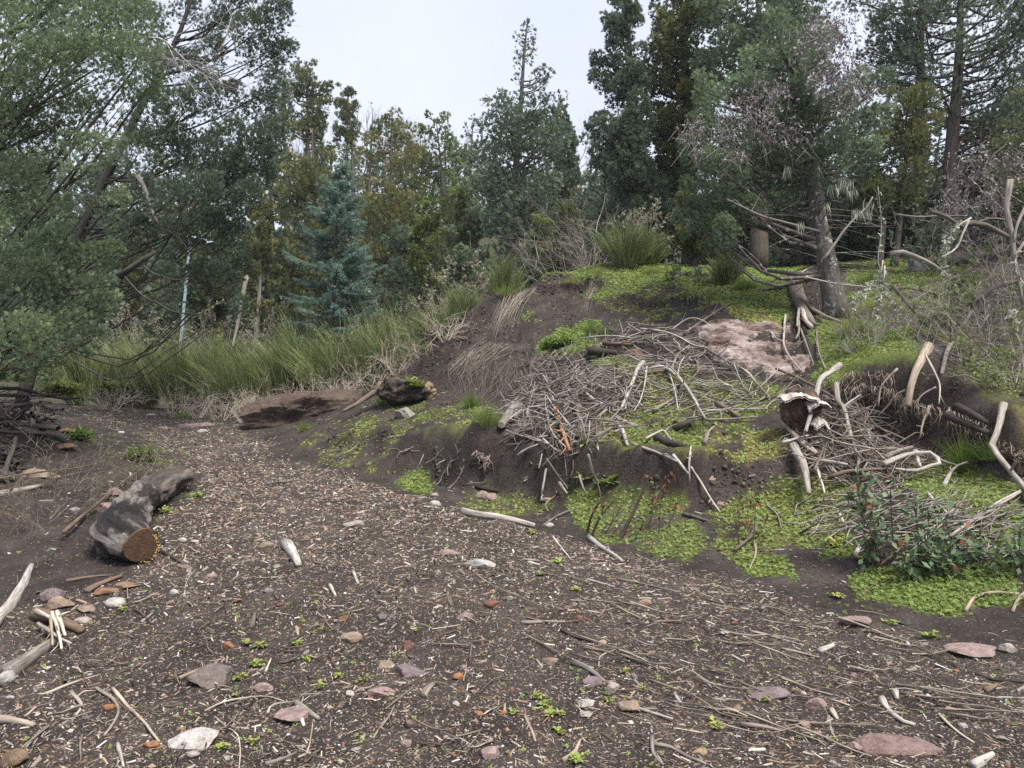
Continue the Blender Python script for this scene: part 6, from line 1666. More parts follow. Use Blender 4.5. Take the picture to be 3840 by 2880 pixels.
MG = 'young cypresses filling the middle wood'
for i, (x, Y, top, w, mt, tb) in enumerate([(180, 27, 420, 110, M_CYPD, 0), (280, 30, 430, 100, M_GOLD, -.1), (370, 29, 450, 90, M_CYPD, .05), (455, 30, 440, 90, M_GOLD, -.05), (560, 30, 470, 80, M_CYPD, .05), (620, 29, 480, 80, M_GOLD, -.15), (780, 28, 520, 70, M_CYPD, 0), (860, 30, 480, 80, M_CYPD, .05), (940, 32, 450, 90, M_CYPD, 0), (1020, 27, 500, 80, M_CYP, -.05), (1075, 24, 540, 50, M_CYPD, .1), (1150, 25, 500, 60, M_CYP, 0), (1230, 26, 430, 80, M_GOLD, -.2), (1310, 24, 420, 80, M_CYPD, 0), (700, 36, 430, 100, M_GOLD, -.1), (1180, 33, 380, 90, M_CYPD, 0), (2260, 17, 250, 130, M_CYPD, 0), (2150, 21, 260, 120, M_GOLD, -.2), (1900, 24, 250, 120, M_CYPD, -.05), (2050, 25, 200, 130, M_CYPD, -.1), (2170, 24, 170, 130, M_CYPD, -.05), (1790, 26, 180, 130, M_CYPD, -.1), (1330, 33, 210, 110, M_CYPD, 0), (60, 30, 200, 130, M_CYPD, 0), (200, 31, 230, 120, M_CYPD, 0)]):
    tree(['bushy dark cypress behind the dark log heap', 'bushy olive cypress left of the lamp post', 'bushy dark cypress behind the lamp post', 'bushy olive cypress right of the lamp post', 'bushy dark cypress left behind the spruce', 'bushy olive cypress close left of the spruce', 'bushy dark cypress close right of the spruce', 'bushy dark cypress under the golden-brown one', 'bushy dark cypress under the green one', 'bushy blue-green cypress left of the central trunk', 'low dark bush at the foot of the central trunk', 'bushy blue-green cypress right of the central trunk', 'bushy olive cypress behind the leafless shrub', 'bushy dark cypress right of the leafless shrub', 'olive cypress behind the spruce top', 'dark cypress behind the central crown edge', 'dark cypress closing the right picture edge', 'olive cypress between the upper right trunks', 'dark cypress behind the yellow-green one', 'dark cypress filling the gap behind the tallest right trunk', 'dark cypress filling the gap at the upper right edge', 'dark cypress behind the crown of the big lichened trunk', 'dark cypress behind the tall narrow one at its left', 'dark cypress behind the left edge cypress', 'dark cypress behind the ragged left cypress'][i],
         (x, 700, Y), [(top, x - 14, x + 14), (top + 50, x - w * .5, x + w * .5), (top + 140, x - w * .75, x + w * .75), (max(top + 240, 760 if x < 1000 else 620), x - w * .75, x + w * .75)], mat=mt, nf=3200, size=.05 + .0062 * Y, seed=140 + i, group=MG, tmpl=CYP_F, nl=26, tintb=tb, r=.12)

# ------------------------------------------------------------------ bare branching plants
def grow(rng, p, d, L, r, depth, out, spread=.5, up=.1, kids=(2, 4), taper=.55, wob=.15):
    n = 3
    q = p
    dd = d
    pts = [p]
    for i in range(n):
        dd = unit(dd + rng.normal(size=3) * wob + UP * up)
        q = q + dd * L / n
        pts.append(q)
    for i in range(n):
        out.append((pts[i], pts[i + 1], r * (1 - (1 - taper) * i / n), r * (1 - (1 - taper) * (i + 1) / n)))
    if depth > 0:
        for k in range(rng.integers(*kids)):
            j = rng.integers(1, n + 1)
            a = unit(dd + rng.normal(size=3) * spread * 1.3)
            grow(rng, pts[j], a, L * rng.uniform(.5, .85), r * taper, depth - 1, out, spread, up, kids, taper, wob)

def bare(label, base, n, L, r, depth, seed, col, cat='shrub', name='bare_shrub', group=None, spread=.5, up=.1, fan=.7, kids=(2, 4), lean=(0, 0, 0), rad=.15, leaves=None, mat=None, part='stems', z=None, wob=.15):
    rng = np.random.default_rng(seed)
    p = np.array(base, float) if len(base) == 3 and z is not None else at('V', [base[:2]], base[2])[0]
    p[2] = gz(p[0], p[1]) - .03 if z is None else z
    out = []
    for i in range(n):
        a = rng.uniform(0, 6.283)
        d = unit(np.array([math.cos(a) * fan, math.sin(a) * fan, 1.0]) + np.array(lean) + rng.normal(size=3) * .1)
        q = np.array([math.cos(a), math.sin(a), 0]) * rad * rng.random()
        grow(rng, q, d, L * rng.uniform(.6, 1.1), r * rng.uniform(.6, 1.1), depth, out, spread, up, kids, wob=wob)
    P0 = np.array([o[0] for o in out]); P1 = np.array([o[1] for o in out]); R0 = np.array([o[2] for o in out]); R1 = np.array([o[3] for o in out])
    V, F = segs(P0, P1, np.maximum(R0, .0015), np.maximum(R1, .001), 3)
    root = empty(name, tuple(p))
    c = np.tile(np.array([*col, 1.]), (len(V), 1)) * np.repeat(rng.uniform(.7, 1.25, len(P0)), 6)[:, None]; c[:, 3] = 1
    link(part, mesh(part, V, F, mat or M_COL, False, dict(col=('FLOAT_COLOR', c))), root)
    if leaves:
        lm, ln, ls, tb, tm = leaves
        k = rng.choice(np.where(R1 <= np.quantile(R1, .6))[0], ln)
        t = rng.random(ln)[:, None]
        pos = P0[k] * (1 - t) + P1[k] * t + rng.normal(size=(ln, 3)) * .015
        V, F, T = blades(pos, unit(P1[k] - P0[k]) + rng.normal(size=(ln, 3)) * .6, ls * rng.uniform(.6, 1.3, ln), tm, np.clip(tb + rng.normal(0, .22, ln), 0, 1), rng=rng)
        link('leaves', mesh('leaves', V, F, lm, False, dict(tint=('FLOAT', T))), root)
    tag(root, label, cat, group)
    return root, p, P0, P1, R1
TWO = [(0, .5, 1.0, .6), (.2, -.6, 1.0, .6)]
ONE = [(0, 0, 1.0, .55)]
SG = 'thin-leaved grey shrubs under the wood'
for i, (lab, b, n, L, lv, tb) in enumerate([
    ('pale brown small-leaved shrub right of the spruce', (835, 800, 22.5), 12, 1.6, 2400, .5), ('second pale shrub between spruce and grey willow-like shrub', (895, 780, 22), 11, 1.5, 2000, .45),
    ('grey-green willow-like shrub left of the central trunk', (985, 730, 19.8), 16, 1.35, 2600, .55), ('willow-like shrub nearest the scar', (1045, 690, 18.6), 12, 1.0, 1500, .5),
    ('olive small-leaved shrub behind the lamp post', (300, 840, 25), 14, 1.8, 2800, .6), ('pale shrub between lamp post and dark cypress', (400, 840, 27), 14, 1.9, 2600, .55), ('brownish shrub left of the spruce', (590, 830, 26), 12, 1.8, 2000, .4), ('brownish shrub low left of the spruce', (520, 840, 24), 12, 1.5, 1800, .45),
    ('lichen-pale shrub under the tall narrow cypress', (1375, 575, 18.6), 10, .9, 900, .7)]):
    bare(lab, b, n, L, .018, 3, 200 + i, (.20, .17, .145), group=SG, fan=.55, spread=.55, up=.12, leaves=(M_GREY, lv, .07, tb, TWO), kids=(2, 4))
bare('dense grey leafless shrub between the central trunk and the right-hand stand', (1275, 585, 20.5), 16, 1.5, .022, 4, 231, (.24, .215, .19), fan=.65, spread=.6, up=.06, kids=(2, 4))
bare('smaller grey leafless shrub beside the dense one', (1215, 590, 21), 12, 1.3, .02, 4, 232, (.23, .20, .175), fan=.7, spread=.6, up=.06, kids=(2, 4))
# leafless trees on the skyline
for i, (x, top, Y) in enumerate([(690, 200, 60), (735, 205, 62), (800, 215, 62), (840, 205, 64), (905, 240, 64), (1000, 245, 62), (1215, 215, 60), (1060, 250, 64)]):
    p = at('V', [(x, 0)], Y)[0]; g = float(gz(p[0], Y)); hgt = at('V', [(x, top)], Y)[0][2] - g
    bare('leafless grey tree on the far skyline', (p[0], Y, 0), 1, hgt * .42, .16, 5, 250 + i, (.22, .20, .19), cat='tree', name='bare_tree', group='leafless trees on the far skyline', fan=.05, spread=.38, up=.14, kids=(3, 5), z=g, part='trunk')
# dead grey twigs in front of the left cypresses
bare('leafless pale branches hanging before the left cypresses', (520, 60, 13.5), 7, 1.5, .022, 4, 270, (.36, .34, .32), cat='branch', name='dead_branch', fan=.5, spread=.35, up=-.03, lean=(1.6, -.2, -1.1), kids=(2, 4), z=None)[0].location = at('V', [(300, 120)], 13.5)[0]

# ------------------------------------------------------------------ spruce
def spruce():
    rng = np.random.default_rng(31)
    Y = 25.0
    top = at('V', [(735, 355)], Y)[0]
    b = np.array([at('V', [(712, 800)], Y)[0][0], Y, 0]); b[2] = gz(b[0], Y)
    H = top[2] - b[2]
    root = empty('spruce_tree', tuple(b))
    trunk = [(np.array([[0, 0, 0], [.1, 0, H * .5], [top[0] - b[0], 0, H]]), .13, .012, 16)]
    ax = spline(trunk[0][0], 40)
    pos, dr, sz, tn = [], [], [], []
    limbs = list(trunk)
    zt = .35
    z = H - .15
    while z > .5:
        f = (H - z) / H
        R = 1.85 * min(1, (f * 1.55) ** .85) * rng.uniform(.85, 1.1) + .08
        nb = int(5 + 6 * f)
        for k in range(nb):
            a = rng.uniform(0, 6.283)
            l = R * rng.uniform(.7, 1.15)
            p0 = np.array([np.interp(z, ax[:, 2], ax[:, 0]), 0, z + rng.uniform(-.15, .15)])
            dirh = np.array([math.cos(a), math.sin(a), 0])
            t = np.linspace(0, 1, 9)
            rise = .55 - .75 * f
            C = p0 + dirh * (l * t)[:, None] + UP * (l * (rise * t - .30 * f * t ** 2 + .22 * t ** 3))[:, None]
            limbs.append((C, .022 * (.4 + f), .004, 6))
            m = int(10 + 46 * l)
            tt = rng.uniform(.12, 1, m)
            q = np.stack([np.interp(tt, t, C[:, i]) for i in range(3)], 1)
            side = np.cross(dirh, UP)
            sg = rng.choice([-1, 1], m)
            w = (1 - tt) * .55 * l * rng.random(m) * .7
            q2 = q + side[None, :] * (sg * w)[:, None] - UP * (w * .25)[:, None] + dirh * (w * .6)[:, None]
            pos.append(q2); dr.append(unit(dirh[None, :] * .9 + side[None, :] * (sg * .55)[:, None] - UP * .12 + rng.normal(size=(m, 3)) * .2))
            sz.append(rng.uniform(.12, .24, m)); tn.append(np.clip(.35 + .35 * tt + rng.normal(0, .14, m), 0, 1))
        z -= .16 + .16 * f
    limbs_mesh('trunk', limbs, M_BARK, (.14, .12, .11), root, np.zeros(3))
    NT = [(0, 0, 1.1, .10), (.0, .55, .55, .10), (.0, -.55, .55, .10), (.3, .5, .5, .10), (.3, -.5, .5, .10), (.6, .45, .4, .09), (.6, -.45, .4, .09)]
    V, F, T = blades(np.vstack(pos), np.vstack(dr), np.concatenate(sz), NT, np.concatenate(tn), nrm=np.tile(UP, (len(np.concatenate(sz)), 1)) + rng.normal(size=(len(np.concatenate(sz)), 3)) * .3, rng=rng, tri=True)
    link('crown', mesh('crown', V, F, M_SPRUCE, False, dict(tint=('FLOAT', T))), root)
    tag(root, 'blue-green spruce with tiered branches behind the broom', 'tree')
spruce()

# ------------------------------------------------------------------ broom bushes
def broom(label, x, vy, Y, h, w, seed, ns=46, lean=(0, 0), tintb=0., group='green broom bushes along the top of the track', straw=0.12):
    rng = np.random.default_rng(seed)
    p = at('V', [(x, vy)], Y)[0]; p[2] = gz(p[0], Y) - .03
    root = empty('broom_bush', tuple(p))
    a = rng.uniform(0, 6.283, ns); rr = rng.random(ns) ** .6
    lean3 = np.array([lean[0], lean[1], 0])
    tip = np.stack([np.cos(a) * rr * w * 1.25, np.sin(a) * rr * w, h * (1 - .55 * rr ** 2) * rng.uniform(.55, 1.12, ns)], 1) + lean3 * h * rng.uniform(.5, 1.2, (ns, 1))
    b0 = np.stack([np.cos(a) * rr * .25 * w, np.sin(a) * rr * .25 * w, np.zeros(ns)], 1)
    limbs = [(np.array([b0[i], b0[i] * .5 + tip[i] * .5 - np.array([tip[i, 0] - b0[i, 0], tip[i, 1] - b0[i, 1], 0]) * .15, tip[i] * .9]), .010, .003, 4) for i in range(0, ns, 2)]
    limbs_mesh('stems', limbs, M_BARK, (.12, .12, .06), root, np.zeros(3), 4)
    m = 30
    k = np.repeat(np.arange(ns), m); N = len(k)
    t = rng.uniform(.1, .8, N)
    cur = b0[k] * (1 - t)[:, None] + tip[k] * t[:, None]
    cur[:, :2] -= (tip[k] - b0[k])[:, :2] * (.22 * np.sin(t * np.pi))[:, None]
    d = unit(tip[k] - b0[k] + UP * .6 * h) 
    d = unit(d + rng.normal(size=(N, 3)) * .10 + lean3 * .5)
    L = h * rng.uniform(.3, .65, N)
    p1 = cur + rng.normal(size=(N, 3)) * .035
    p2 = p1 + d * L[:, None] * .55
    bend = unit(np.concatenate([p2[:, :2], np.zeros((N, 1))], 1)) * .28 + np.array([lean[0], lean[1], 0]) * .25
    p3 = p2 + unit(d + bend * 1.5 - UP * .05) * L[:, None] * .5
    wd = rng.uniform(.008, .016, N) * (Y / 20)
    s = unit(np.cross(d, rng.normal(size=(N, 3))))
    V = np.stack([p1 - s * wd[:, None] * .5, p1 + s * wd[:, None] * .5, p2 + s * wd[:, None] * .45, p2 - s * wd[:, None] * .45, p3 + s * wd[:, None] * .12, p3 - s * wd[:, None] * .12], 1).reshape(-1, 3)
    base = np.arange(N)[:, None] * 6
    F = np.concatenate([base + np.array([[0, 1, 2, 3]]), base + np.array([[3, 2, 4, 5]])], 0)
    tn = np.clip(.42 + tintb + rng.normal(0, .2, ns)[k] + rng.normal(0, .12, N) + .22 * (t - .6), 0, 1)
    link('shoots', mesh('shoots', V, F, M_BROOM, False, dict(tint=('FLOAT', np.repeat(tn, 6)))), root)
    tag(root, label, 'shrub', group)
BR = [('broom bush at the far left beside the dark log heap', 170, 862, 19.3, 1.55, 1.0, (-.35, -.1)), ('broom bush left of the straw tuft', 245, 866, 20.3, 1.75, 1.0, (-.3, -.15)), ('broom bush behind the straw tuft', 320, 860, 20.8, 1.9, 1.0, (-.2, -.1)),
      ('broom bush at the foot of the lamp post', 395, 860, 20.4, 2.0, 1.0, (-.05, -.1)), ('broom bush right of the lamp post', 455, 860, 20.8, 1.95, 1.0, (0, -.1)), ('broom bush between lamp post and spruce', 525, 862, 20.0, 1.75, 1.1, (-.25, -.2)),
      ('broom bush left below the spruce', 595, 858, 20.6, 1.9, 1.1, (-.25, -.15)), ('feathery tall broom bush before the spruce', 660, 850, 21.0, 2.3, 1.0, (-.1, -.1)), ('broom bush right below the spruce', 730, 850, 20.4, 2.0, 1.1, (-.2, -.15)), ('upright vivid broom bush right of the spruce', 800, 840, 19.8, 2.15, .8, (.05, -.05)),
      ('broom bush nearest the bank', 860, 820, 18.6, 1.75, .8, (.05, -.1)), ('broom bush behind the nearest one', 890, 790, 19.6, 1.7, .8, (.1, 0)), ('drooping broom bush in the second row left', 290, 845, 22.0, 2.1, 1.2, (-.1, 0)), ('broom bush in the second row centre', 490, 840, 22.5, 2.1, 1.2, (0, 0)), ('broom bush in the second row right', 640, 840, 22.5, 2.2, 1.2, (0, 0)),
      ('broom sprig on the mound shoulder left of the scar', 1085, 620, 17.6, 1.1, .5, (0, 0)), ('fine grey-green broom bush on the mound top', 1350, 565, 17.0, 1.15, .75, (0, 0)), ('small broom beside the mound-top bush', 1400, 560, 17.4, .8, .5, (.1, 0)), ('wispy broom below the big trunk', 1570, 590, 15.6, .7, .35, (0, 0)), ('low broom on the slope above the scar edge', 1000, 700, 17.2, .9, .6, (-.1, 0)), ('low broom on the slope beside the scar', 950, 740, 16.4, .8, .6, (-.2, -.1))]
for i, (lab, x, vy, Y, h, w, ln) in enumerate(BR):
    broom(lab, x, vy, Y, h, w, 300 + i, ns=46 if i < 23 else 30, lean=ln, tintb=.1 if 'vivid' in lab else (.06 if i < 12 else -.05))

# ------------------------------------------------------------------ green ground cover
ROS = [(0, 0, 1, .75), (0, 1.6, .95, .75), (0, 3.2, 1, .75), (0, -1.6, .95, .75)]
n = 78000
w = (f_cov ** 1.1 + .012) * np.clip(fc[:, 1] / 8, .5, 1.2) ** -0.9
P, nr, k = ground_points(n, w)
n2 = n
a = RNG.uniform(0, 6.28, n)
h = np.stack([np.cos(a), np.sin(a), np.zeros(n)], 1)
up = unit(nr + RNG.normal(size=(n, 3)) * .28)
mound = np.clip(fbm(P[:, :2] * 7 + 2, 2) * .5 + .5, 0, 1)
size = (.009 + .00085 * P[:, 1]) * RNG.uniform(.5, 1.5, n)
d = unit(h - up * np.sum(h * up, 1, keepdims=True))
tint = np.clip(.34 + .42 * f_yel[k] + .20 * fbm(P[:, :2] * 1.6 + 8, 3) + RNG.normal(0, .13, n), 0, 1)
V, F, T = blades(P + nr * (.008 + .05 * mound * f_cov[k] * RNG.random(n))[:, None], d, size * 1.1, ROS, tint, nrm=up, tri=True)
gc = link('ground_cover', mesh('ground_cover', V, F, M_GREEN, False, dict(tint=('FLOAT', T))))
tag(gc, 'low bright green leafy cover spread over the bank', 'ground cover', kind='stuff')

def tuft(label, p, n, h, w, seed, mat=M_GRASS, tb=.4, cat='grass', name='grass_tuft', group=None, lean=(0, 0, 0), wd=.006, droop=.35):
    rng = np.random.default_rng(seed)
    a = rng.uniform(0, 6.283, n); rr = rng.random(n)
    d = unit(np.stack([np.cos(a) * rr * w, np.sin(a) * rr * w, np.full(n, h)], 1) + np.array(lean) * h)
    L = h * rng.uniform(.5, 1.15, n)
    b = np.stack([np.cos(a) * rr * w * .35, np.sin(a) * rr * w * .35, np.zeros(n)], 1)
    m = b + d * L[:, None] * .55
    out = np.concatenate([d[:, :2], np.zeros((n, 1))], 1)
    t = m + unit(d + out * droop * 2 - UP * droop) * L[:, None] * .5
    s = unit(np.cross(d, rng.normal(size=(n, 3)))) * wd * .5
    V = np.stack([b - s, b + s, m + s * .8, m - s * .8, t + s * .1, t - s * .1], 1).reshape(-1, 3)
    base = np.arange(n)[:, None] * 6
    F = np.concatenate([base + np.array([[0, 1, 2, 3]]), base + np.array([[3, 2, 4, 5]])], 0)
    o = link(name, mesh(name, V, F, mat, False, dict(tint=('FLOAT', np.repeat(np.clip(tb + rng.normal(0, .18, n), 0, 1), 6)))), None, tuple(p))
    tag(o, label, cat, group)
    return o
for i, (reg, x, y, nn, hh, ww, lab, tb) in enumerate([
    ('K', 1260, 1240, 420, .36, .28, 'vivid green grass tuft beside the bark-covered log', .45), ('K', 1150, 1090, 260, .26, .22, 'bluish green grass tuft above the vivid one', .3),
    ('K', 1930, 620, 260, .28, .25, 'green grass tuft at the edge of the scar by the upper brush', .4), ('K', 580, 1065, 160, .20, .2, 'grass tuft under the black stump', .4),
    ('K', 70, 1240, 130, .22, .22, 'grass tuft right of the brown boulder', .45), ('C', 1130, 830, 260, .42, .22, 'tall grass tuft right of the looped branch', .35),
    ('S', 800, 250, 380, .30, .5, 'shaggy grass patch beside the old stump', .45), ('S', 1340, 480, 500, .38, .55, 'long dry-tipped grass at the right of the rock slab', .75),
    ('S', 1480, 360, 320, .35, .5, 'pale long grass between trunk and lichen twigs', .8), ('S', 1800, 430, 300, .38, .5, 'straw-coloured grass under the fallen branch', .9),
    ('S', 1900, 560, 240, .35, .4, 'straw-coloured grass by the leaning stem', .85), ('S', 2050, 1130, 220, .30, .3, 'grass tuft on the green bank at the right', .35), ('S', 330, 170, 380, .22, .6, 'dry-tipped grass along the mound top', .65), ('S', 60, 170, 360, .2, .5, 'dry grass fringe on the scar lip, left', .85),
    ('V', 1235, 612, 300, .18, .5, 'dry grass fringe on the scar lip, right', .8), ('S', 90, 480, 160, .22, .25, 'grass tuft under the dry strands', .4), ('V', 1610, 625, 300, .22, .5, 'rough grass left of the old stump', .6), ('V', 1500, 600, 260, .2, .5, 'rough grass in the middle of the mound top', .55), ('E', 1085, 265, 200, .25, .5, 'green grass at the far edge of the track', .5),
    ('V', 1090, 640, 220, .35, .4, 'rough grass left of the dry strands', .6), ('V', 2080, 620, 260, .3, .6, 'dark grass in the shade of the right thicket', .2), ('V', 1880, 610, 280, .3, .6, 'dark grass right of the big trunk', .25)]):
    tuft(lab, onground(reg, [(x, y)])[0], nn, hh, ww, 400 + i, tb=tb)
tuft('drooping straw tuft at the edge of the broom', onground('E', [(800, 195)])[0], 500, .95, .55, 460, M_DRY, .55, name='straw_tuft', droop=.9, wd=.010)
# leafy rosettes
BLADE5 = [(0, 0, 1, .3), (0, .5, .95, .3), (0, -.5, .95, .3), (0, 1.0, .85, .3), (0, -1.0, .85, .3)]
def rosette(label, p, r, n, seed, mat=M_GRASS, tb=.5, name='leafy_plant', tm=ONE, upb=.7, cat='plant', group=None):
    rng = np.random.default_rng(seed)
    a = rng.uniform(0, 6.28, n)
    d = np.stack([np.cos(a), np.sin(a), rng.uniform(.2, 1.4, n) * upb], 1)
    pos = rng.normal(size=(n, 3)) * r * .15; pos[:, 2] = np.abs(pos[:, 2])
    V, F, T = blades(pos, d, r * rng.uniform(.6, 1.2, n), tm, np.clip(tb + rng.normal(0, .15, n), 0, 1), nrm=np.tile(UP, (n, 1)), rng=rng, bend=.15)
    o = link(name, mesh(name, V, F, mat, False, dict(tint=('FLOAT', T))), None, tuple(p))
    tag(o, label, cat, group)
rosette('bright green rosette plant growing on the black stump', at('K', [(785, 960)], PS_Y - .3)[0], .24, 46, 470, tb=.6)
FERN = [(0, 0, 1, .25), (.1, .9, .4, .14), (.1, -.9, .4, .14), (.35, .8, .35, .12), (.35, -.8, .35, .12), (.6, .7, .25, .1), (.6, -.7, .25, .1)]
for i, (reg, x, y, r_, lab) in enumerate([('K', 1740, 690, .30, 'feathery fern-like plant at the foot of the scar'), ('K', 1660, 700, .22, 'smaller fern-like plant left of the feathery one'), ('E', 830, 520, .30, 'feathery green plant behind the sawn log'), ('E', 480, 400, .28, 'feathery green plant by the dark log heap'), ('E', 360, 130, .35, 'yellow-green sprig over the dark log heap'), ('E', 60, 40, .3, 'yellow-green leaves at the left edge over the heap'), ('E', 640, 90, .3, 'pale green fern before the broom')]):
    rosette(lab, onground(reg, [(x, y)])[0] if i < 4 else at(reg, [(x, y)], 11 if i < 6 else 18.5)[0], r_, 60, 480 + i, M_LIME if i in (4, 5) else M_GRASS, .7 if i in (4, 5) else .45, tm=FERN)
for i, (reg, x, y, r_) in enumerate([('L', 1310, 1010, .055), ('L', 1370, 1030, .06), ('L', 1570, 1020, .05), ('L', 1350, 1130, .06), ('L', 1260, 1200, .06), ('L', 1680, 1250, .05), ('L', 1790, 1190, .045), ('L', 1910, 1225, .055), ('L', 1240, 1300, .035), ('L', 1330, 1560, .05), ('L', 1160, 1590, .05), ('L', 650, 840, .05), ('L', 870, 320, .10), ('L', 1050, 235, .12), ('L', 1620, 1100, .045), ('M', 860, 1310, .05), ('M', 900, 1350, .055), ('M', 935, 1385, .05), ('M', 980, 1500, .05), ('M', 990, 1410, .04), ('M', 1080, 1650, .06), ('M', 1810, 1450, .06), ('M', 2060, 1310, .05), ('M', 740, 1390, .04), ('M', 1430, 1260, .035), ('M', 1330, 1165, .04), ('M', 1240, 1325, .04), ('M', 980, 590, .09), ('M', 1070, 730, .05), ('M', 875, 645, .05), ('M', 830, 430, .08), ('D', 150, 560, .12), ('D', 290, 640, .08), ('G', 670, 320, .06), ('G', 850, 375, .07), ('G', 440, 200, .07), ('A', 600, 1470, .16), ('A', 280, 1340, .10), ('A', 1140, 1190, .16), ('A', 1090, 1570, .2), ('A', 1340, 1630, .2)]):
    rosette('small green seedling sprouting from the litter', onground(reg, [(x, y)], .005)[0], r_ * .85, 16, 500 + i, M_GREEN, .66, tm=[(0, .3, .6, .4), (.3, -.4, .6, .4), (.55, .2, .5, .4)], name='seedling', group='green seedlings on track and bank foot')

# ------------------------------------------------------------------ saplings with glossy and withered leaves
OVAL = [(0, 0, 1, .52)]
def sapling(label, stems, seed, nleaf, ls, brown=0, Yd=None, name='sapling', stemc=(.16, .11, .085)):
    rng = np.random.default_rng(seed)
    base = onground('V', [stems[0][1][0]] if stems[0][0] == 'V' else [tuple((src(stems[0][0], [stems[0][1][0]])[0] * .576))])[0]
    root = empty(name, tuple(base))
    paths, PP, DD, BP = [], [], [], []
    for reg, pts, r in stems:
        b = onground(reg, [pts[0]])[0]
        Ys = b[1] + np.linspace(0, rng.uniform(-.25, .1), len(pts))
        C = at(reg, pts, Ys); C[0] = b
        paths.append((C, r, r * .4, 8))
        S = spline(C, 20)
        PP.append(S); DD.append(unit(np.gradient(S, axis=0)))
    limbs_mesh('stem', paths, M_WOODA, stemc, root, base, 6)
    S = np.vstack([p[5:] for p in PP]); D = np.vstack([d[5:] for d in DD])
    top = np.vstack([p[15:] for p in PP]); 
    k = rng.integers(len(S), size=nleaf)
    a = unit(rng.normal(size=(nleaf, 3)) + UP * .1)
    pos = S[k] + a * rng.uniform(.01, .12, nleaf)[:, None]
    V, F, T = blades(pos, a + UP * rng.uniform(-.6, .3, nleaf)[:, None], ls * rng.uniform(.6, 1.25, nleaf), OVAL, np.clip(.45 + rng.normal(0, .22, nleaf), 0, 1), nrm=UP + rng.normal(size=(nleaf, 3)) * .4, rng=rng)
    link('leaves', mesh('leaves', V - base, F, M_SAP, False, dict(tint=('FLOAT', T))), root)
    if brown:
        k = rng.integers(len(top), size=brown)
        pos = top[k] + rng.normal(size=(brown, 3)) * .03
        V, F, T = blades(pos, -UP * 1.0 + rng.normal(size=(brown, 3)) * .45, ls * rng.uniform(.7, 1.2, brown), OVAL, rng.random(brown), rng=rng)
        o = link('withered_leaves', mesh('withered_leaves', V - base, F, M_BROWNLEAF, False, dict(tint=('FLOAT', T))), root)
        o['label'] = 'withered red-brown leaves at the top'
    tag(root, label, 'shrub')
    return root
sapling('glossy dark-leaved shrub with tall left stems beside the brush', [('D', [(400, 690), (380, 520), (300, 330), (280, 150)], .010), ('D', [(500, 700), (490, 520), (480, 330), (475, 215)], .010), ('D', [(440, 650), (420, 480), (350, 300), (330, 210)], .008), ('D', [(420, 690), (350, 600), (330, 480)], .007), ('D', [(410, 690), (340, 400), (230, 230)], .008)], 601, 300, .075, 26)
sapling('broad glossy dark-leaved shrub near the right edge', [('D', [(640, 700), (640, 520), (630, 380), (635, 290)], .009), ('D', [(660, 700), (690, 560), (700, 450), (700, 370)], .009), ('D', [(700, 710), (790, 600), (800, 450), (770, 370)], .008), ('D', [(720, 710), (860, 650), (930, 560), (930, 450)], .008), ('D', [(700, 710), (580, 640), (560, 560)], .007), ('D', [(740, 715), (900, 690), (1000, 620), (1100, 570)], .008), ('D', [(760, 715), (950, 660), (960, 690)], .007), ('D', [(720, 715), (780, 640), (640, 600)], .007), ('D', [(730, 715), (840, 690), (900, 650)], .007), ('D', [(700, 715), (640, 660), (600, 640)], .007), ('D', [(720, 715), (760, 660), (830, 610)], .007)], 602, 620, .075, 22)
sapling('glossy-leaved shoots spreading in from the right edge', [('D', [(1180, 690), (1200, 600), (1190, 560)], .006), ('D', [(1260, 680), (1240, 560), (1250, 440)], .007), ('D', [(1150, 690), (1080, 620), (1060, 590)], .006), ('D', [(1240, 700), (1269, 600), (1290, 520)], .006)], 603, 140, .07, 0)
sapling('stem clump with a few green and withered leaves at the bank foot', [('F', [(200, 435), (270, 290), (330, 160), (375, 50), (405, 0)], .022), ('F', [(60, 320), (95, 260), (60, 90), (28, 0), (10, -60)], .014), ('F', [(5, 395), (30, 290), (75, 215)], .018), ('F', [(25, 420), (80, 300), (160, 205)], .018), ('F', [(80, 400), (120, 350), (190, 310)], .014), ('F', [(100, 420), (170, 300), (205, 230), (200, 60)], .008), ('F', [(220, 430), (270, 380), (300, 330)], .011), ('F', [(280, 440), (320, 370), (340, 320)], .011), ('F', [(390, 495), (350, 400), (335, 340)], .009), ('F', [(150, 420), (260, 250), (320, 110), (345, 40)], .006), ('F', [(360, 370), (390, 280), (400, 160), (405, 140)], .009)], 604, 46, .075, 14)
sapling('thin sapling with withered brown leaves right of the stem clump', [('F', [(430, 400), (440, 250), (470, 120), (485, 50)], .007), ('F', [(420, 400), (410, 280), (400, 150)], .006), ('F', [(470, 380), (510, 300), (530, 230)], .006)], 605, 14, .06, 40)
sapling('small sapling with grey-green and withered leaves on the lower bank', [('F', [(990, 440), (1000, 330), (1010, 160)], .007), ('F', [(985, 440), (960, 300), (950, 180)], .006), ('F', [(1000, 440), (1050, 360), (1080, 290)], .006), ('F', [(905, 480), (900, 380), (890, 330)], .008), ('F', [(950, 440), (940, 330), (920, 270)], .005)], 606, 80, .05, 34)
sapling('broad-leaved sprig hanging in at the left edge', [('L', [(0, 260), (40, 200), (60, 150)], .005), ('L', [(20, 300), (30, 250), (10, 380)], .005), ('L', [(200, 600), (190, 540), (240, 540)], .004), ('L', [(100, 700), (90, 640), (110, 750), (170, 740)], .005), ('L', [(270, 560), (300, 500), (230, 490)], .004)], 607, 26, .075, 0, stemc=(.2, .1, .08))

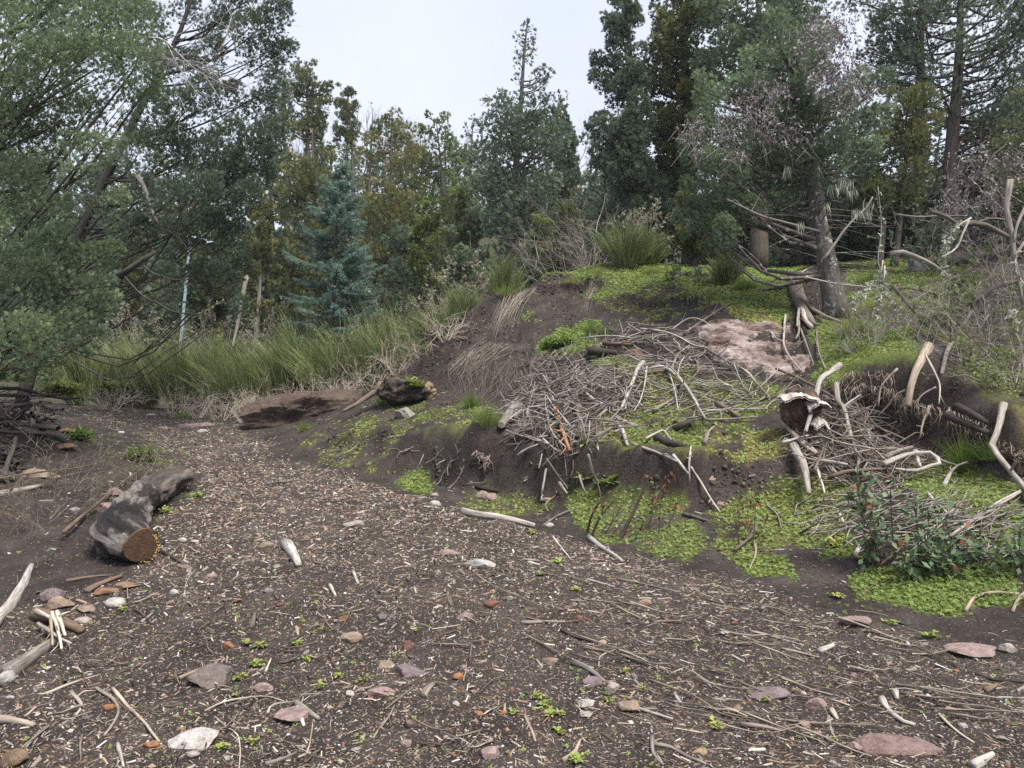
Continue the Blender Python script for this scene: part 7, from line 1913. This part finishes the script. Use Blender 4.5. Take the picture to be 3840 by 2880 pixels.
# ------------------------------------------------------------------ dry twigs, bare bushes
DG = 'dry leafless twiggy bushes in front of the broom'
for i, (x, vy, Y, lab) in enumerate([(430, 885, 18.4, 'dry twiggy bush right of the straw tuft'), (480, 892, 18.0, 'dry twiggy bush left of the flat pinkish stone'), (530, 896, 17.4, 'dry twiggy bush behind the flat pinkish stone'), (590, 892, 16.8, 'dry twiggy bush left of the brown boulder'), (640, 880, 16.6, 'dry twiggy bush behind the brown boulder'), (700, 868, 16.2, 'dry twiggy bush behind the boulder end'), (745, 855, 16.4, 'dry twiggy bush left of the black stump'), (800, 845, 16.6, 'dry twiggy bush above the black stump'), (860, 830, 16.2, 'dry twiggy bush at the foot of the scar ridge'), (910, 810, 16.2, 'dry twiggy bush on the scar ridge'), (380, 875, 19.0, 'dry twiggy bush behind the straw tuft'), (560, 860, 18.8, 'dry twiggy bush below the broom'), (240, 875, 18.8, 'dry twiggy bush left of the straw tuft'), (960, 790, 15.4, 'dry twiggy bush on the lower scar edge')]):
    bare(lab, (x, vy, Y), 15, .62, .010, 3, 620 + i, (.40, .335, .275), name='dry_bush', group=DG, fan=.85, spread=.6, up=.03, kids=(2, 4))
bare('thin dry leafless bush standing in the lower scar', (1170, 830, 12.9), 7, .75, .007, 2, 640, (.14, .105, .09), name='dry_bush', fan=.25, spread=.3, up=.1, kids=(2, 3), rad=.6)
bare('bare dark twiggy bush in front of the dark log heap', (150, 1010, 8.6), 14, .55, .006, 4, 641, (.13, .11, .085), fan=1.0, spread=.6, up=.02, kids=(2, 4), leaves=(M_CYP, 500, .02, .4, ONE), lean=(.5, -.2, 0))
bare('sparse bare bush left of the sawn log', (90, 1110, 7.4), 10, .42, .005, 4, 642, (.17, .135, .105), fan=1.2, spread=.6, up=.02, kids=(2, 4), lean=(.3, 0, 0))
bare('sparse bare bush reaching over the sawn log', (300, 1010, 9.6), 9, .5, .005, 3, 643, (.16, .13, .10), fan=.9, spread=.6, up=.03, kids=(2, 4), lean=(.3, 0, 0))
# withered broom hanging over the scar
def hanging(label, reg, tops, bots, n, seed, mat=M_DRY, tb=.6, name='dry_strands', wd=.008, cat='dry grass', lift=.10, jit=8):
    rng = np.random.default_rng(seed)
    tops, bots = np.array(tops, float), np.array(bots, float)
    u = rng.random(n) * (len(tops) - 1); i = np.minimum(u.astype(int), len(tops) - 2); f = (u - i)[:, None]
    a = tops[i] * (1 - f) + tops[i + 1] * f + rng.normal(0, jit, (n, 2))
    v = np.clip(u + rng.normal(0, .35, n), 0, len(bots) - 1.001) ; j = v.astype(int); g = (v - j)[:, None]
    b = bots[j] * (1 - g) + bots[j + 1] * g + rng.normal(0, jit * 1.6, (n, 2))
    fl = rng.uniform(.45, 1.05, n)[:, None]
    b = a + (b - a) * fl
    m = a * .5 + b * .5 + rng.normal(0, jit * .9, (n, 2)) + np.array([-14, -12])
    P = [trace_pts(reg, q, lift * rng.uniform(.4, 1.4, n)) for q in (a, m, b)]
    s = unit(np.cross(P[2] - P[0], rng.normal(size=(n, 3)))) * wd * .5
    V = np.stack([P[0] - s, P[0] + s, P[1] + s, P[1] - s, P[2] + s * .3, P[2] - s * .3], 1).reshape(-1, 3)
    base = np.arange(n)[:, None] * 6
    F = np.concatenate([base + np.array([[0, 1, 2, 3]]), base + np.array([[3, 2, 4, 5]])], 0)
    o = link(name, mesh(name, V, F, mat, False, dict(tint=('FLOAT', np.repeat(np.clip(tb + rng.normal(0, .2, n), 0, 1), 6)))))
    tag(o, label, cat)
def trace_pts(reg, q, lift):
    sp = src(reg, q); Y = hitY(sp) - lift
    rx, rz = ray(sp)
    return np.stack([rx * Y, Y, EYE + rz * Y], 1)
hanging('pale withered strands hanging down the scar', 'K', [(1420, 330), (1480, 310), (1540, 300)], [(1260, 640), (1310, 600), (1390, 560)], 170, 650, tb=.7, lift=.2, jit=20, wd=.006)
hanging('pale withered strands hanging at the right of the scar', 'K', [(1945, 290), (1965, 290)], [(1850, 500), (1900, 520)], 45, 651, tb=.7, lift=.12, jit=13, wd=.005)
hanging('withered stems lying down the lower scar', 'K', [(1230, 650), (1330, 680), (1420, 700)], [(960, 900), (1040, 900), (1160, 880)], 150, 652, tb=.5, lift=.08, jit=14, wd=.010)
hanging('dry straw mat at the foot of the scar', 'K', [(1100, 860), (1300, 830), (1550, 780)], [(1000, 1010), (1250, 1040), (1420, 1050)], 260, 653, tb=.25, lift=.10, jit=55, wd=.005)
hanging('grey arching twigs over the mound shoulder', 'K', [(1300, 300), (1420, 240), (1560, 200)], [(1250, 350), (1340, 330), (1480, 330)], 180, 654, tb=.55, lift=.35, jit=18, wd=.008)
hanging('dry twig mat behind the brown boulder', 'K', [(0, 960), (250, 900), (500, 860)], [(60, 1030), (280, 1030), (480, 980)], 360, 655, tb=.4, lift=.2, jit=30, wd=.007)
# roots hanging in the overhang
def roots(label, reg, tops, drop, n, seed, lift, col, r=.006):
    rng = np.random.default_rng(seed)
    tops = np.array(tops, float)
    b = Bag()
    p0 = None
    for q in range(n):
        u = rng.random() * (len(tops) - 1); i = min(int(u), len(tops) - 2); f = u - i
        a = tops[i] * (1 - f) + tops[i + 1] * f + rng.normal(0, 10, 2)
        L = rng.uniform(.35, 1.1) * drop
        Y = float(hitY(src(reg, [a]))[0]) - lift * rng.uniform(.5, 1.2)
        pts = [a, a + [rng.normal(0, 14), L * .35], a + [rng.normal(0, 26), L * .7], a + [rng.normal(0, 38), L]]
        C = at(reg, pts, Y + np.array([0, -.05, .02, .06]) + rng.normal(0, .05, 4))
        if p0 is None: p0 = C[0]
        rr = r * rng.uniform(.4, 1.6)
        S = spline(C, 8); S += rng.normal(0, .012, S.shape)
        V, F, U = tube(S, np.linspace(rr, rr * .4, 8), 4)
        b.add(V - p0, F, U, np.array(col) * rng.uniform(.5, 1.3))
    o = link('hanging_roots', b.mesh('hanging_roots', M_WOODA, True), None, tuple(p0))
    tag(o, label, 'roots')
roots('curtain of thin roots hanging under the right overhang', 'C', [(420, 330), (560, 300), (700, 340), (800, 400), (900, 430), (1050, 460), (1180, 520), (1269, 560)], 220, 190, 661, .25, (.26, .21, .17), .006)
roots('tangled roots hanging under the turf lip left of the overhang', 'C', [(380, 280), (480, 230), (600, 230), (740, 250)], 160, 60, 662, .30, (.22, .175, .14), .005)
roots('roots hanging at the right edge below the moss', 'S', [(2080, 1010), (2160, 1060), (2212, 1090)], 120, 40, 663, .15, (.24, .19, .15), .006)
roots('bundle of roots sticking out of the soil cut', 'K', [(1180, 1370), (1230, 1400), (1290, 1440)], 200, 26, 664, .15, (.27, .22, .18), .011)
roots('fine roots under the scar lip', 'K', [(1600, 275), (1750, 265), (1920, 290)], 60, 50, 665, .06, (.30, .25, .2), .003)

# ------------------------------------------------------------------ right-hand thicket: leaning dead stems and lichen
def lichen_on(parent_o, C, n, seed, r=.03, length=.10, base=None):
    rng = np.random.default_rng(seed)
    S = spline(C, 40)
    k = rng.integers(8, 40, n)
    pos = S[k] + rng.normal(size=(n, 3)) * r
    V, F, T = blades(pos, rng.normal(size=(n, 3)) - UP * .9, length * rng.uniform(.2, .55, n), [(0, 0, 1, .5), (0, 2.0, .8, .5), (0, -2.0, .8, .5)], rng.random(n), rng=rng)
    o = link('lichen', mesh('lichen', V, F, M_LICHEN, False, dict(tint=('FLOAT', T))), parent_o)
    o['label'] = 'pale shaggy lichen'
THICK = [
 ([(500,165),(640,180),(770,172),(930,175)], .022, 11.5, 'long level dead branch high in the right thicket', GREY, 0),
 ([(720,150),(800,175),(870,215),(960,225),(1060,190),(1160,200)], .035, 11.2, 'dark arching branch in the right thicket', (.13,.11,.095), 0),
 ([(880,240),(1000,215),(1100,260),(1180,300),(1250,360)], .05, 10.8, 'thick dark curved branch at the upper right edge', (.14,.12,.10), 0),
 ([(1190,-40),(1165,130),(1200,300),(1215,450),(1240,560),(1262,700)], .042, 10.2, 'grey upright dead stem at the right edge', (.25,.22,.19), 0),
 ([(1300,80),(1230,220),(1210,330)], .03, 10.2, 'short dead stem crossing the upright one', (.25,.22,.19), 0),
 ([(955,185),(870,240),(820,320),(800,400),(790,490)], .014, 10.8, 'dead twig hung with white lichen, upper one', (.42,.40,.35), 260),
 ([(940,200),(900,290),(860,370),(780,420)], .018, 10.7, 'pale twig beside the upper lichen twig', (.40,.37,.33), 0),
 ([(475,400),(560,390),(640,425),(730,470),(820,540),(900,595)], .045, 11.4, 'thick grey fallen branch leaning in the right thicket', (.27,.245,.22), 30),
 ([(-20,540),(150,575),(300,592),(440,605)], .016, 11.8, 'thin pale branch crossing in front of the big trunk', (.36,.35,.30), 40),
 ([(440,605),(580,605),(700,630),(830,660),(940,700)], .024, 11.6, 'brown branch running right from the lichen twigs', (.20,.17,.14), 0),
 ([(430,440),(400,560),(300,640),(250,710)], .012, 11.2, 'dead twig hung with white lichen, lower left one', (.42,.40,.35), 260),
 ([(440,470),(430,600),(400,700),(410,790)], .012, 11.1, 'dead twig hung with white lichen, lower middle one', (.42,.40,.35), 300),
 ([(445,500),(450,640),(520,740),(510,790)], .012, 11.1, 'dead twig hung with white lichen, lower right one', (.42,.40,.35), 180),
 ([(430,520),(400,440),(420,270),(415,150),(400,0)], .012, 11.6, 'thin upright sapling stem left of the fallen branch', (.30,.28,.25), 30),
 ([(490,590),(560,680),(650,780)], .032, 11.0, 'dark stem leaning right below the lichen twigs', (.15,.125,.11), 0),
 ([(570,700),(760,590),(960,480)], .007, 10.8, 'straight thin pale rod crossing the thicket', (.36,.33,.30), 0),
 ([(940,720),(1040,640),(1130,590),(1240,560)], .045, 10.4, 'dark diagonal log of the right thicket', (.09,.075,.065), 0),
 ([(820,950),(900,830),(960,740)], .035, 10.0, 'grey stem leaning down from the dark diagonal log', (.22,.19,.165), 0),
 ([(980,950),(1010,840),(1060,760)], .025, 9.8, 'grey forked stem near the right edge', (.26,.23,.20), 0),
 ([(1269,330),(1220,420),(1225,520),(1290,600)], .02, 9.9, 'curled pale stem at the right edge', (.36,.32,.28), 60),
 ([(1200,952),(1210,840),(1190,760)], .014, 9.6, 'lichen-covered twigs at the right edge', (.42,.40,.35), 200),
]
for i, (pts, r, Y, lab, c, ln) in enumerate(THICK):
    o = stick('H', pts, r, lab, c, Y=Y + np.linspace(0, -.15, len(pts)), name='dead_branch', cat='branch')
    if ln: lichen_on(o, trace3d('H', pts, 0, Y + np.linspace(0, -.15, len(pts))), ln, 700 + i, length=.10)
for i, (x, vy, Y, n, L, lab, lv, ln) in enumerate([
   (1880, 640, 11.6, 8, .5, 'bushy lichened twigs left of the fallen branch', None, 0), (1860, 690, 11.0, 9, .45, 'tangle of lichened twigs under the sapling stem', None, 0),
   (2120, 620, 11.4, 12, .6, 'green leafy bush in the right thicket', (M_LIME, 900, .05, .15, TWO), 0), (2190, 860, 8.6, 12, .5, 'light green leafy bush at the right edge above the overhang', (M_LIME, 900, .035, .35, TWO), 0),
   (2200, 560, 12, 14, 1.0, 'dead twig thicket at the right edge', None, 0), (2130, 700, 10.4, 12, .6, 'dark twig thicket below the leafy bush', None, 0), (2010, 700, 10.6, 9, .5, 'sparse grey twigs above the mossy lip', None, 0), (2080, 800, 9.4, 10, .6, 'grey twigs leaning over the mossy lip', None, 0), (2180, 760, 9.4, 12, .7, 'grey dead bush at the right edge', None, 0),
   (2060, 720, 10.5, 9, .5, 'broad green bush beside the dark diagonal log', (M_LIME, 600, .05, .12, TWO), 0), (1480, 600, 15.8, 6, .35, 'small dark leafy bush on the mound top', (M_CYP, 500, .045, .3, TWO), 0), (1540, 590, 15.8, 8, .4, 'small bush with a dead stem on the mound top', (M_CYPD, 400, .045, .5, TWO), 0),
   (2020, 480, 15.2, 14, .9, 'dark evergreen bush behind the thicket', (M_CYPD, 1800, .06, .3, TWO), 0), (2120, 470, 15, 14, .9, 'dried mauve bush behind the thicket', (M_HOP, 1100, .05, .15, TWO), 0)]):
    bare(lab, (x, vy, Y), n, L, .010, 4 if lv is None else 3, 720 + i, (.24, .215, .19) if i not in (5,) else (.10, .085, .075), name='twiggy_bush' if lv is None else 'leafy_bush', fan=.8, spread=.6, up=.05, kids=(2, 4), leaves=lv, lean=(-.3, -.2, 0) if i in (7, 8) else (0, 0, 0))

# pale dried climber over the big cypress
def climber(label, spots, Y, seed, per=170):
    rng = np.random.default_rng(seed)
    pos = []
    for (x, y, r) in spots:
        c = at('V', [(x, y)], Y - .5 - rng.random() * .4)[0]; m = r * Y / 1550
        pos.append(c + rng.normal(size=(int(per * r / 35), 3)) * np.array([m, m * .6, m]) * .62)
    pos = np.vstack(pos); n = len(pos)
    V, F, T = blades(pos, rng.normal(size=(n, 3)) - UP * .5, rng.uniform(.025, .06, n), [(0, .2, 1, .8), (.1, 1.7, .8, .7)], np.clip(rng.normal(.45, .28, n), 0, 1), rng=rng)
    o0 = pos.mean(0)
    root = empty('dried_climber', tuple(o0))
    link('leaves', mesh('leaves', V - o0, F, M_HOP, False, dict(tint=('FLOAT', T))), root)
    k = rng.integers(n, size=260)
    V, F = segs(pos[k], pos[k] + rng.normal(size=(260, 3)) * .12 - UP * .2, np.full(260, .004), np.full(260, .002))
    link('stems', mesh('stems', V - o0, F, M_COL, False, dict(col=('FLOAT_COLOR', np.tile([.3, .26, .24, 1.], (len(V), 1))))), root)
    tag(root, label, 'climber')
climber('pinkish dried climber in the upper part of the big cypress', [(1770, 60, 40), (1800, 110, 46), (1830, 150, 46), (1850, 190, 34), (1780, 170, 34), (1820, 60, 34), (1740, 90, 26), (1810, 210, 30)], 13.2, 801)
climber('pinkish dried climber at the left of the big cypress', [(1640, 200, 34), (1600, 240, 34), (1570, 280, 28), (1660, 250, 34), (1500, 270, 22), (1490, 300, 22), (1690, 200, 28), (1650, 290, 24), (1510, 330, 14), (1720, 290, 30), (1590, 330, 20)], 13.2, 802, per=120)
climber('dark mauve dried climber by the right thicket', [(2080, 380, 40), (2120, 340, 40), (2070, 440, 34), (2150, 420, 40), (2180, 350, 30)], 14.6, 803, per=140)
# hanging beard lichen on the big cypress
def beards(label, spots, Y, seed):
    rng = np.random.default_rng(seed)
    P0 = []
    for (x, y, r) in spots:
        c = at('V', [(x, y)], Y)[0]
        P0.append(c + rng.normal(size=(40, 3)) * np.array([.05, .04, .02]) * r)
    P0 = np.vstack(P0); n = len(P0)
    V, F, T = blades(P0, -UP + rng.normal(size=(n, 3)) * .12, rng.uniform(.08, .3, n), [(0, 0, 1, .05)], rng.random(n) * .6, rng=rng)
    o = link('beard_lichen', mesh('beard_lichen', V - P0[0], F, M_LICHEN, False, dict(tint=('FLOAT', T))), None, tuple(P0[0]))
    tag(o, label, 'lichen')
beards('grey beard lichen hanging in the big cypress', [(1800, 400, 1), (1830, 390, 1), (1840, 410, 1), (1815, 385, 1), (1730, 480, .8), (1790, 440, .7), (1850, 450, 1), (1880, 440, 1.2), (1868, 455, 1), (1700, 360, .6), (1770, 360, .6)], 12.8, 811)
stick('V', [(1780, 560), (1830, 490), (1870, 450), (1885, 425)], .03, 'upturned dead limb of the big cypress hung with lichen', (.24, .22, .20), Y=13.0, name='dead_branch', cat='branch')
stick('V', [(1770, 500), (1690, 480), (1640, 465), (1570, 430)], .03, 'bare crooked limb left of the big trunk', (.22, .20, .18), Y=np.array([13.2, 12.8, 12.6, 12.5]), name='dead_branch', cat='branch')
stick('I', [(890, 1140), (940, 1230), (985, 1360), (1025, 1450)], .05, 'thick grey limb hanging in the dark left cypress', (.20, .18, .165), Y=14.6, name='dead_branch', cat='branch')
stick('J', [(770, 410), (870, 340), (950, 285), (1010, 250)], .07, 'thick dark limb of the left cypress over the lamp post', (.07, .06, .055), Y=13.8, name='dead_branch', cat='branch')
for i, pts in enumerate([[(800,400),(860,470),(930,540),(1010,575),(1150,545)], [(930,340),(1000,390),(1120,430),(1250,420)], [(1010,575),(1130,640),(1260,650),(1400,670)], [(830,620),(850,680),(940,720),(1000,660)], [(1040,100),(1150,150),(1230,250)]]):
    stick('J', pts, .022, ['curved dark limb drooping in front of the lamp post, uppermost', 'dark limb reaching right past the lamp post', 'dark limb drooping low over the broom', 'short dark twig left of the lamp post', 'dark limb slanting above the lamp head'][i], (.075, .065, .058), r1=.007, Y=13.8, name='dead_branch', cat='branch')
stick('J', [(1600, 400), (1570, 560), (1540, 720), (1500, 900)], .07, 'pale slanting trunk between lamp post and spruce', (.27, .24, .21), Y=21.5, name='tree_trunk', cat='trunk')
stick('I', [(900,245),(1040,250),(1130,320),(1230,420),(1330,490),(1480,560),(1600,600)], .020, 'pale bare bough crossing the dark left cypress, upper', (.34,.32,.31), r1=.004, Y=13.2, name='dead_branch', cat='branch')
stick('I', [(1080,280),(1160,440),(1230,540),(1330,680),(1400,760)], .013, 'pale bare bough crossing the dark left cypress, lower', (.34,.32,.31), r1=.003, Y=13.2, name='dead_branch', cat='branch')
stick('I', [(1330,490),(1430,650),(1480,740),(1580,800)], .010, 'pale bare bough tip curving right', (.34,.32,.31), r1=.003, Y=13.2, name='dead_branch', cat='branch')
stick('I', [(1060,260),(1200,200),(1330,60),(1420,-20)], .012, 'pale bare bough rising to the top edge', (.30,.28,.27), r1=.004, Y=13.2, name='dead_branch', cat='branch')
stick('I', [(1180,330),(1330,250),(1520,160),(1620,70)], .010, 'pale bare bough reaching right towards the sky', (.30,.28,.27), r1=.003, Y=13.2, name='dead_branch', cat='branch')

# ------------------------------------------------------------------ lamp post
def lamp_post():
    Y = 24.0
    C = at('J', [(1145, 900), (1160, 700), (1190, 480), (1222, 220), (1232, 180)], Y)
    b = C[0].copy(); b[2] = gz(b[0], Y); 
    root = empty('lamp_post', tuple(b))
    pole = np.array([b, C[-1]])
    V, F, U = tube(spline(pole, 12), np.linspace(.06, .045, 12), 12)
    bag = Bag(); bag.add(V - b, F, U, (.22, .30, .31)); link('pole', bag.mesh('pole', M_COL, True), root)
    for f in (.35, .62, .85):
        q = pole[0] * (1 - f) + pole[1] * f
        V, F, U = tube(np.array([q - UP * .04, q + UP * .04]), .066, 12)
        bag = Bag(); bag.add(V - b, F, U, (.10, .15, .15)); link('band', bag.mesh('band', M_COL, True), root)
    def head(end, name):
        h = pole[1]
        V, F, U = tube(spline(np.array([h, h * .5 + end * .5 + UP * .12, end]), 8), .03, 8)
        bag = Bag(); bag.add(V - b, F, U, (.24, .34, .34)); a = link('arm', bag.mesh('arm', M_COL, True), root)
        D, Fi = ICO[2]
        Vv = D * np.array([.24, .12, .07]); Vv[:, 2] = np.where(Vv[:, 2] < -.02, -.02, Vv[:, 2]); Vv = Vv + end - b
        lo = link('lamp_head', mesh('lamp_head', Vv, Fi, M_COL, True, dict(col=('FLOAT_COLOR', np.tile([.62, .64, .66, 1.], (len(Vv), 1))))), root)
        Vg = D * np.array([.17, .085, .035]) + end - b - UP * .03
        link('lens', mesh('lens', Vg, Fi, M_COL, True, dict(col=('FLOAT_COLOR', np.tile([.30, .31, .32, 1.], (len(Vg), 1))))), lo)
    head(at('J', [(1242, 160)], Y - .1)[0], 'left'); head(at('J', [(1375, 195)], Y)[0], 'right')
    tag(root, 'pale turquoise lamp post with two lamp heads behind the broom', 'lamp post')
lamp_post()

# ------------------------------------------------------------------ hazy air
bpy.context.view_layer.update()
def haze():
    m, nt, n, l = newmat('hazy_air')
    v = N_(n, 'ShaderNodeVolumePrincipled'); v.inputs['Density'].default_value = HAZE; v.inputs['Color'].default_value = (.90, .94, 1.0, 1); v.inputs['Anisotropy'].default_value = .3
    o = N_(n, 'ShaderNodeOutputMaterial'); l.new(v.outputs[0], o.inputs['Volume'])
    x0, x1, y0, y1, z0, z1 = GX[0] - 3, GX[-1] + 3, GY[0] - 3, GY[-1] + 3, VD[:, 2].min() - 1, max(VD[:, 2].max(), 45) + 2
    V = [(x, y, z) for z in (z0, z1) for y in (y0, y1) for x in (x0, x1)]
    F = [(0, 2, 3, 1), (4, 5, 7, 6), (0, 1, 5, 4), (1, 3, 7, 5), (3, 2, 6, 7), (2, 0, 4, 6)]
    tag(link('haze', mesh('haze', V, np.array(F), m)), 'thin pale haze hanging over the wood', 'haze', kind='stuff')
HAZE = 0.0005
haze()
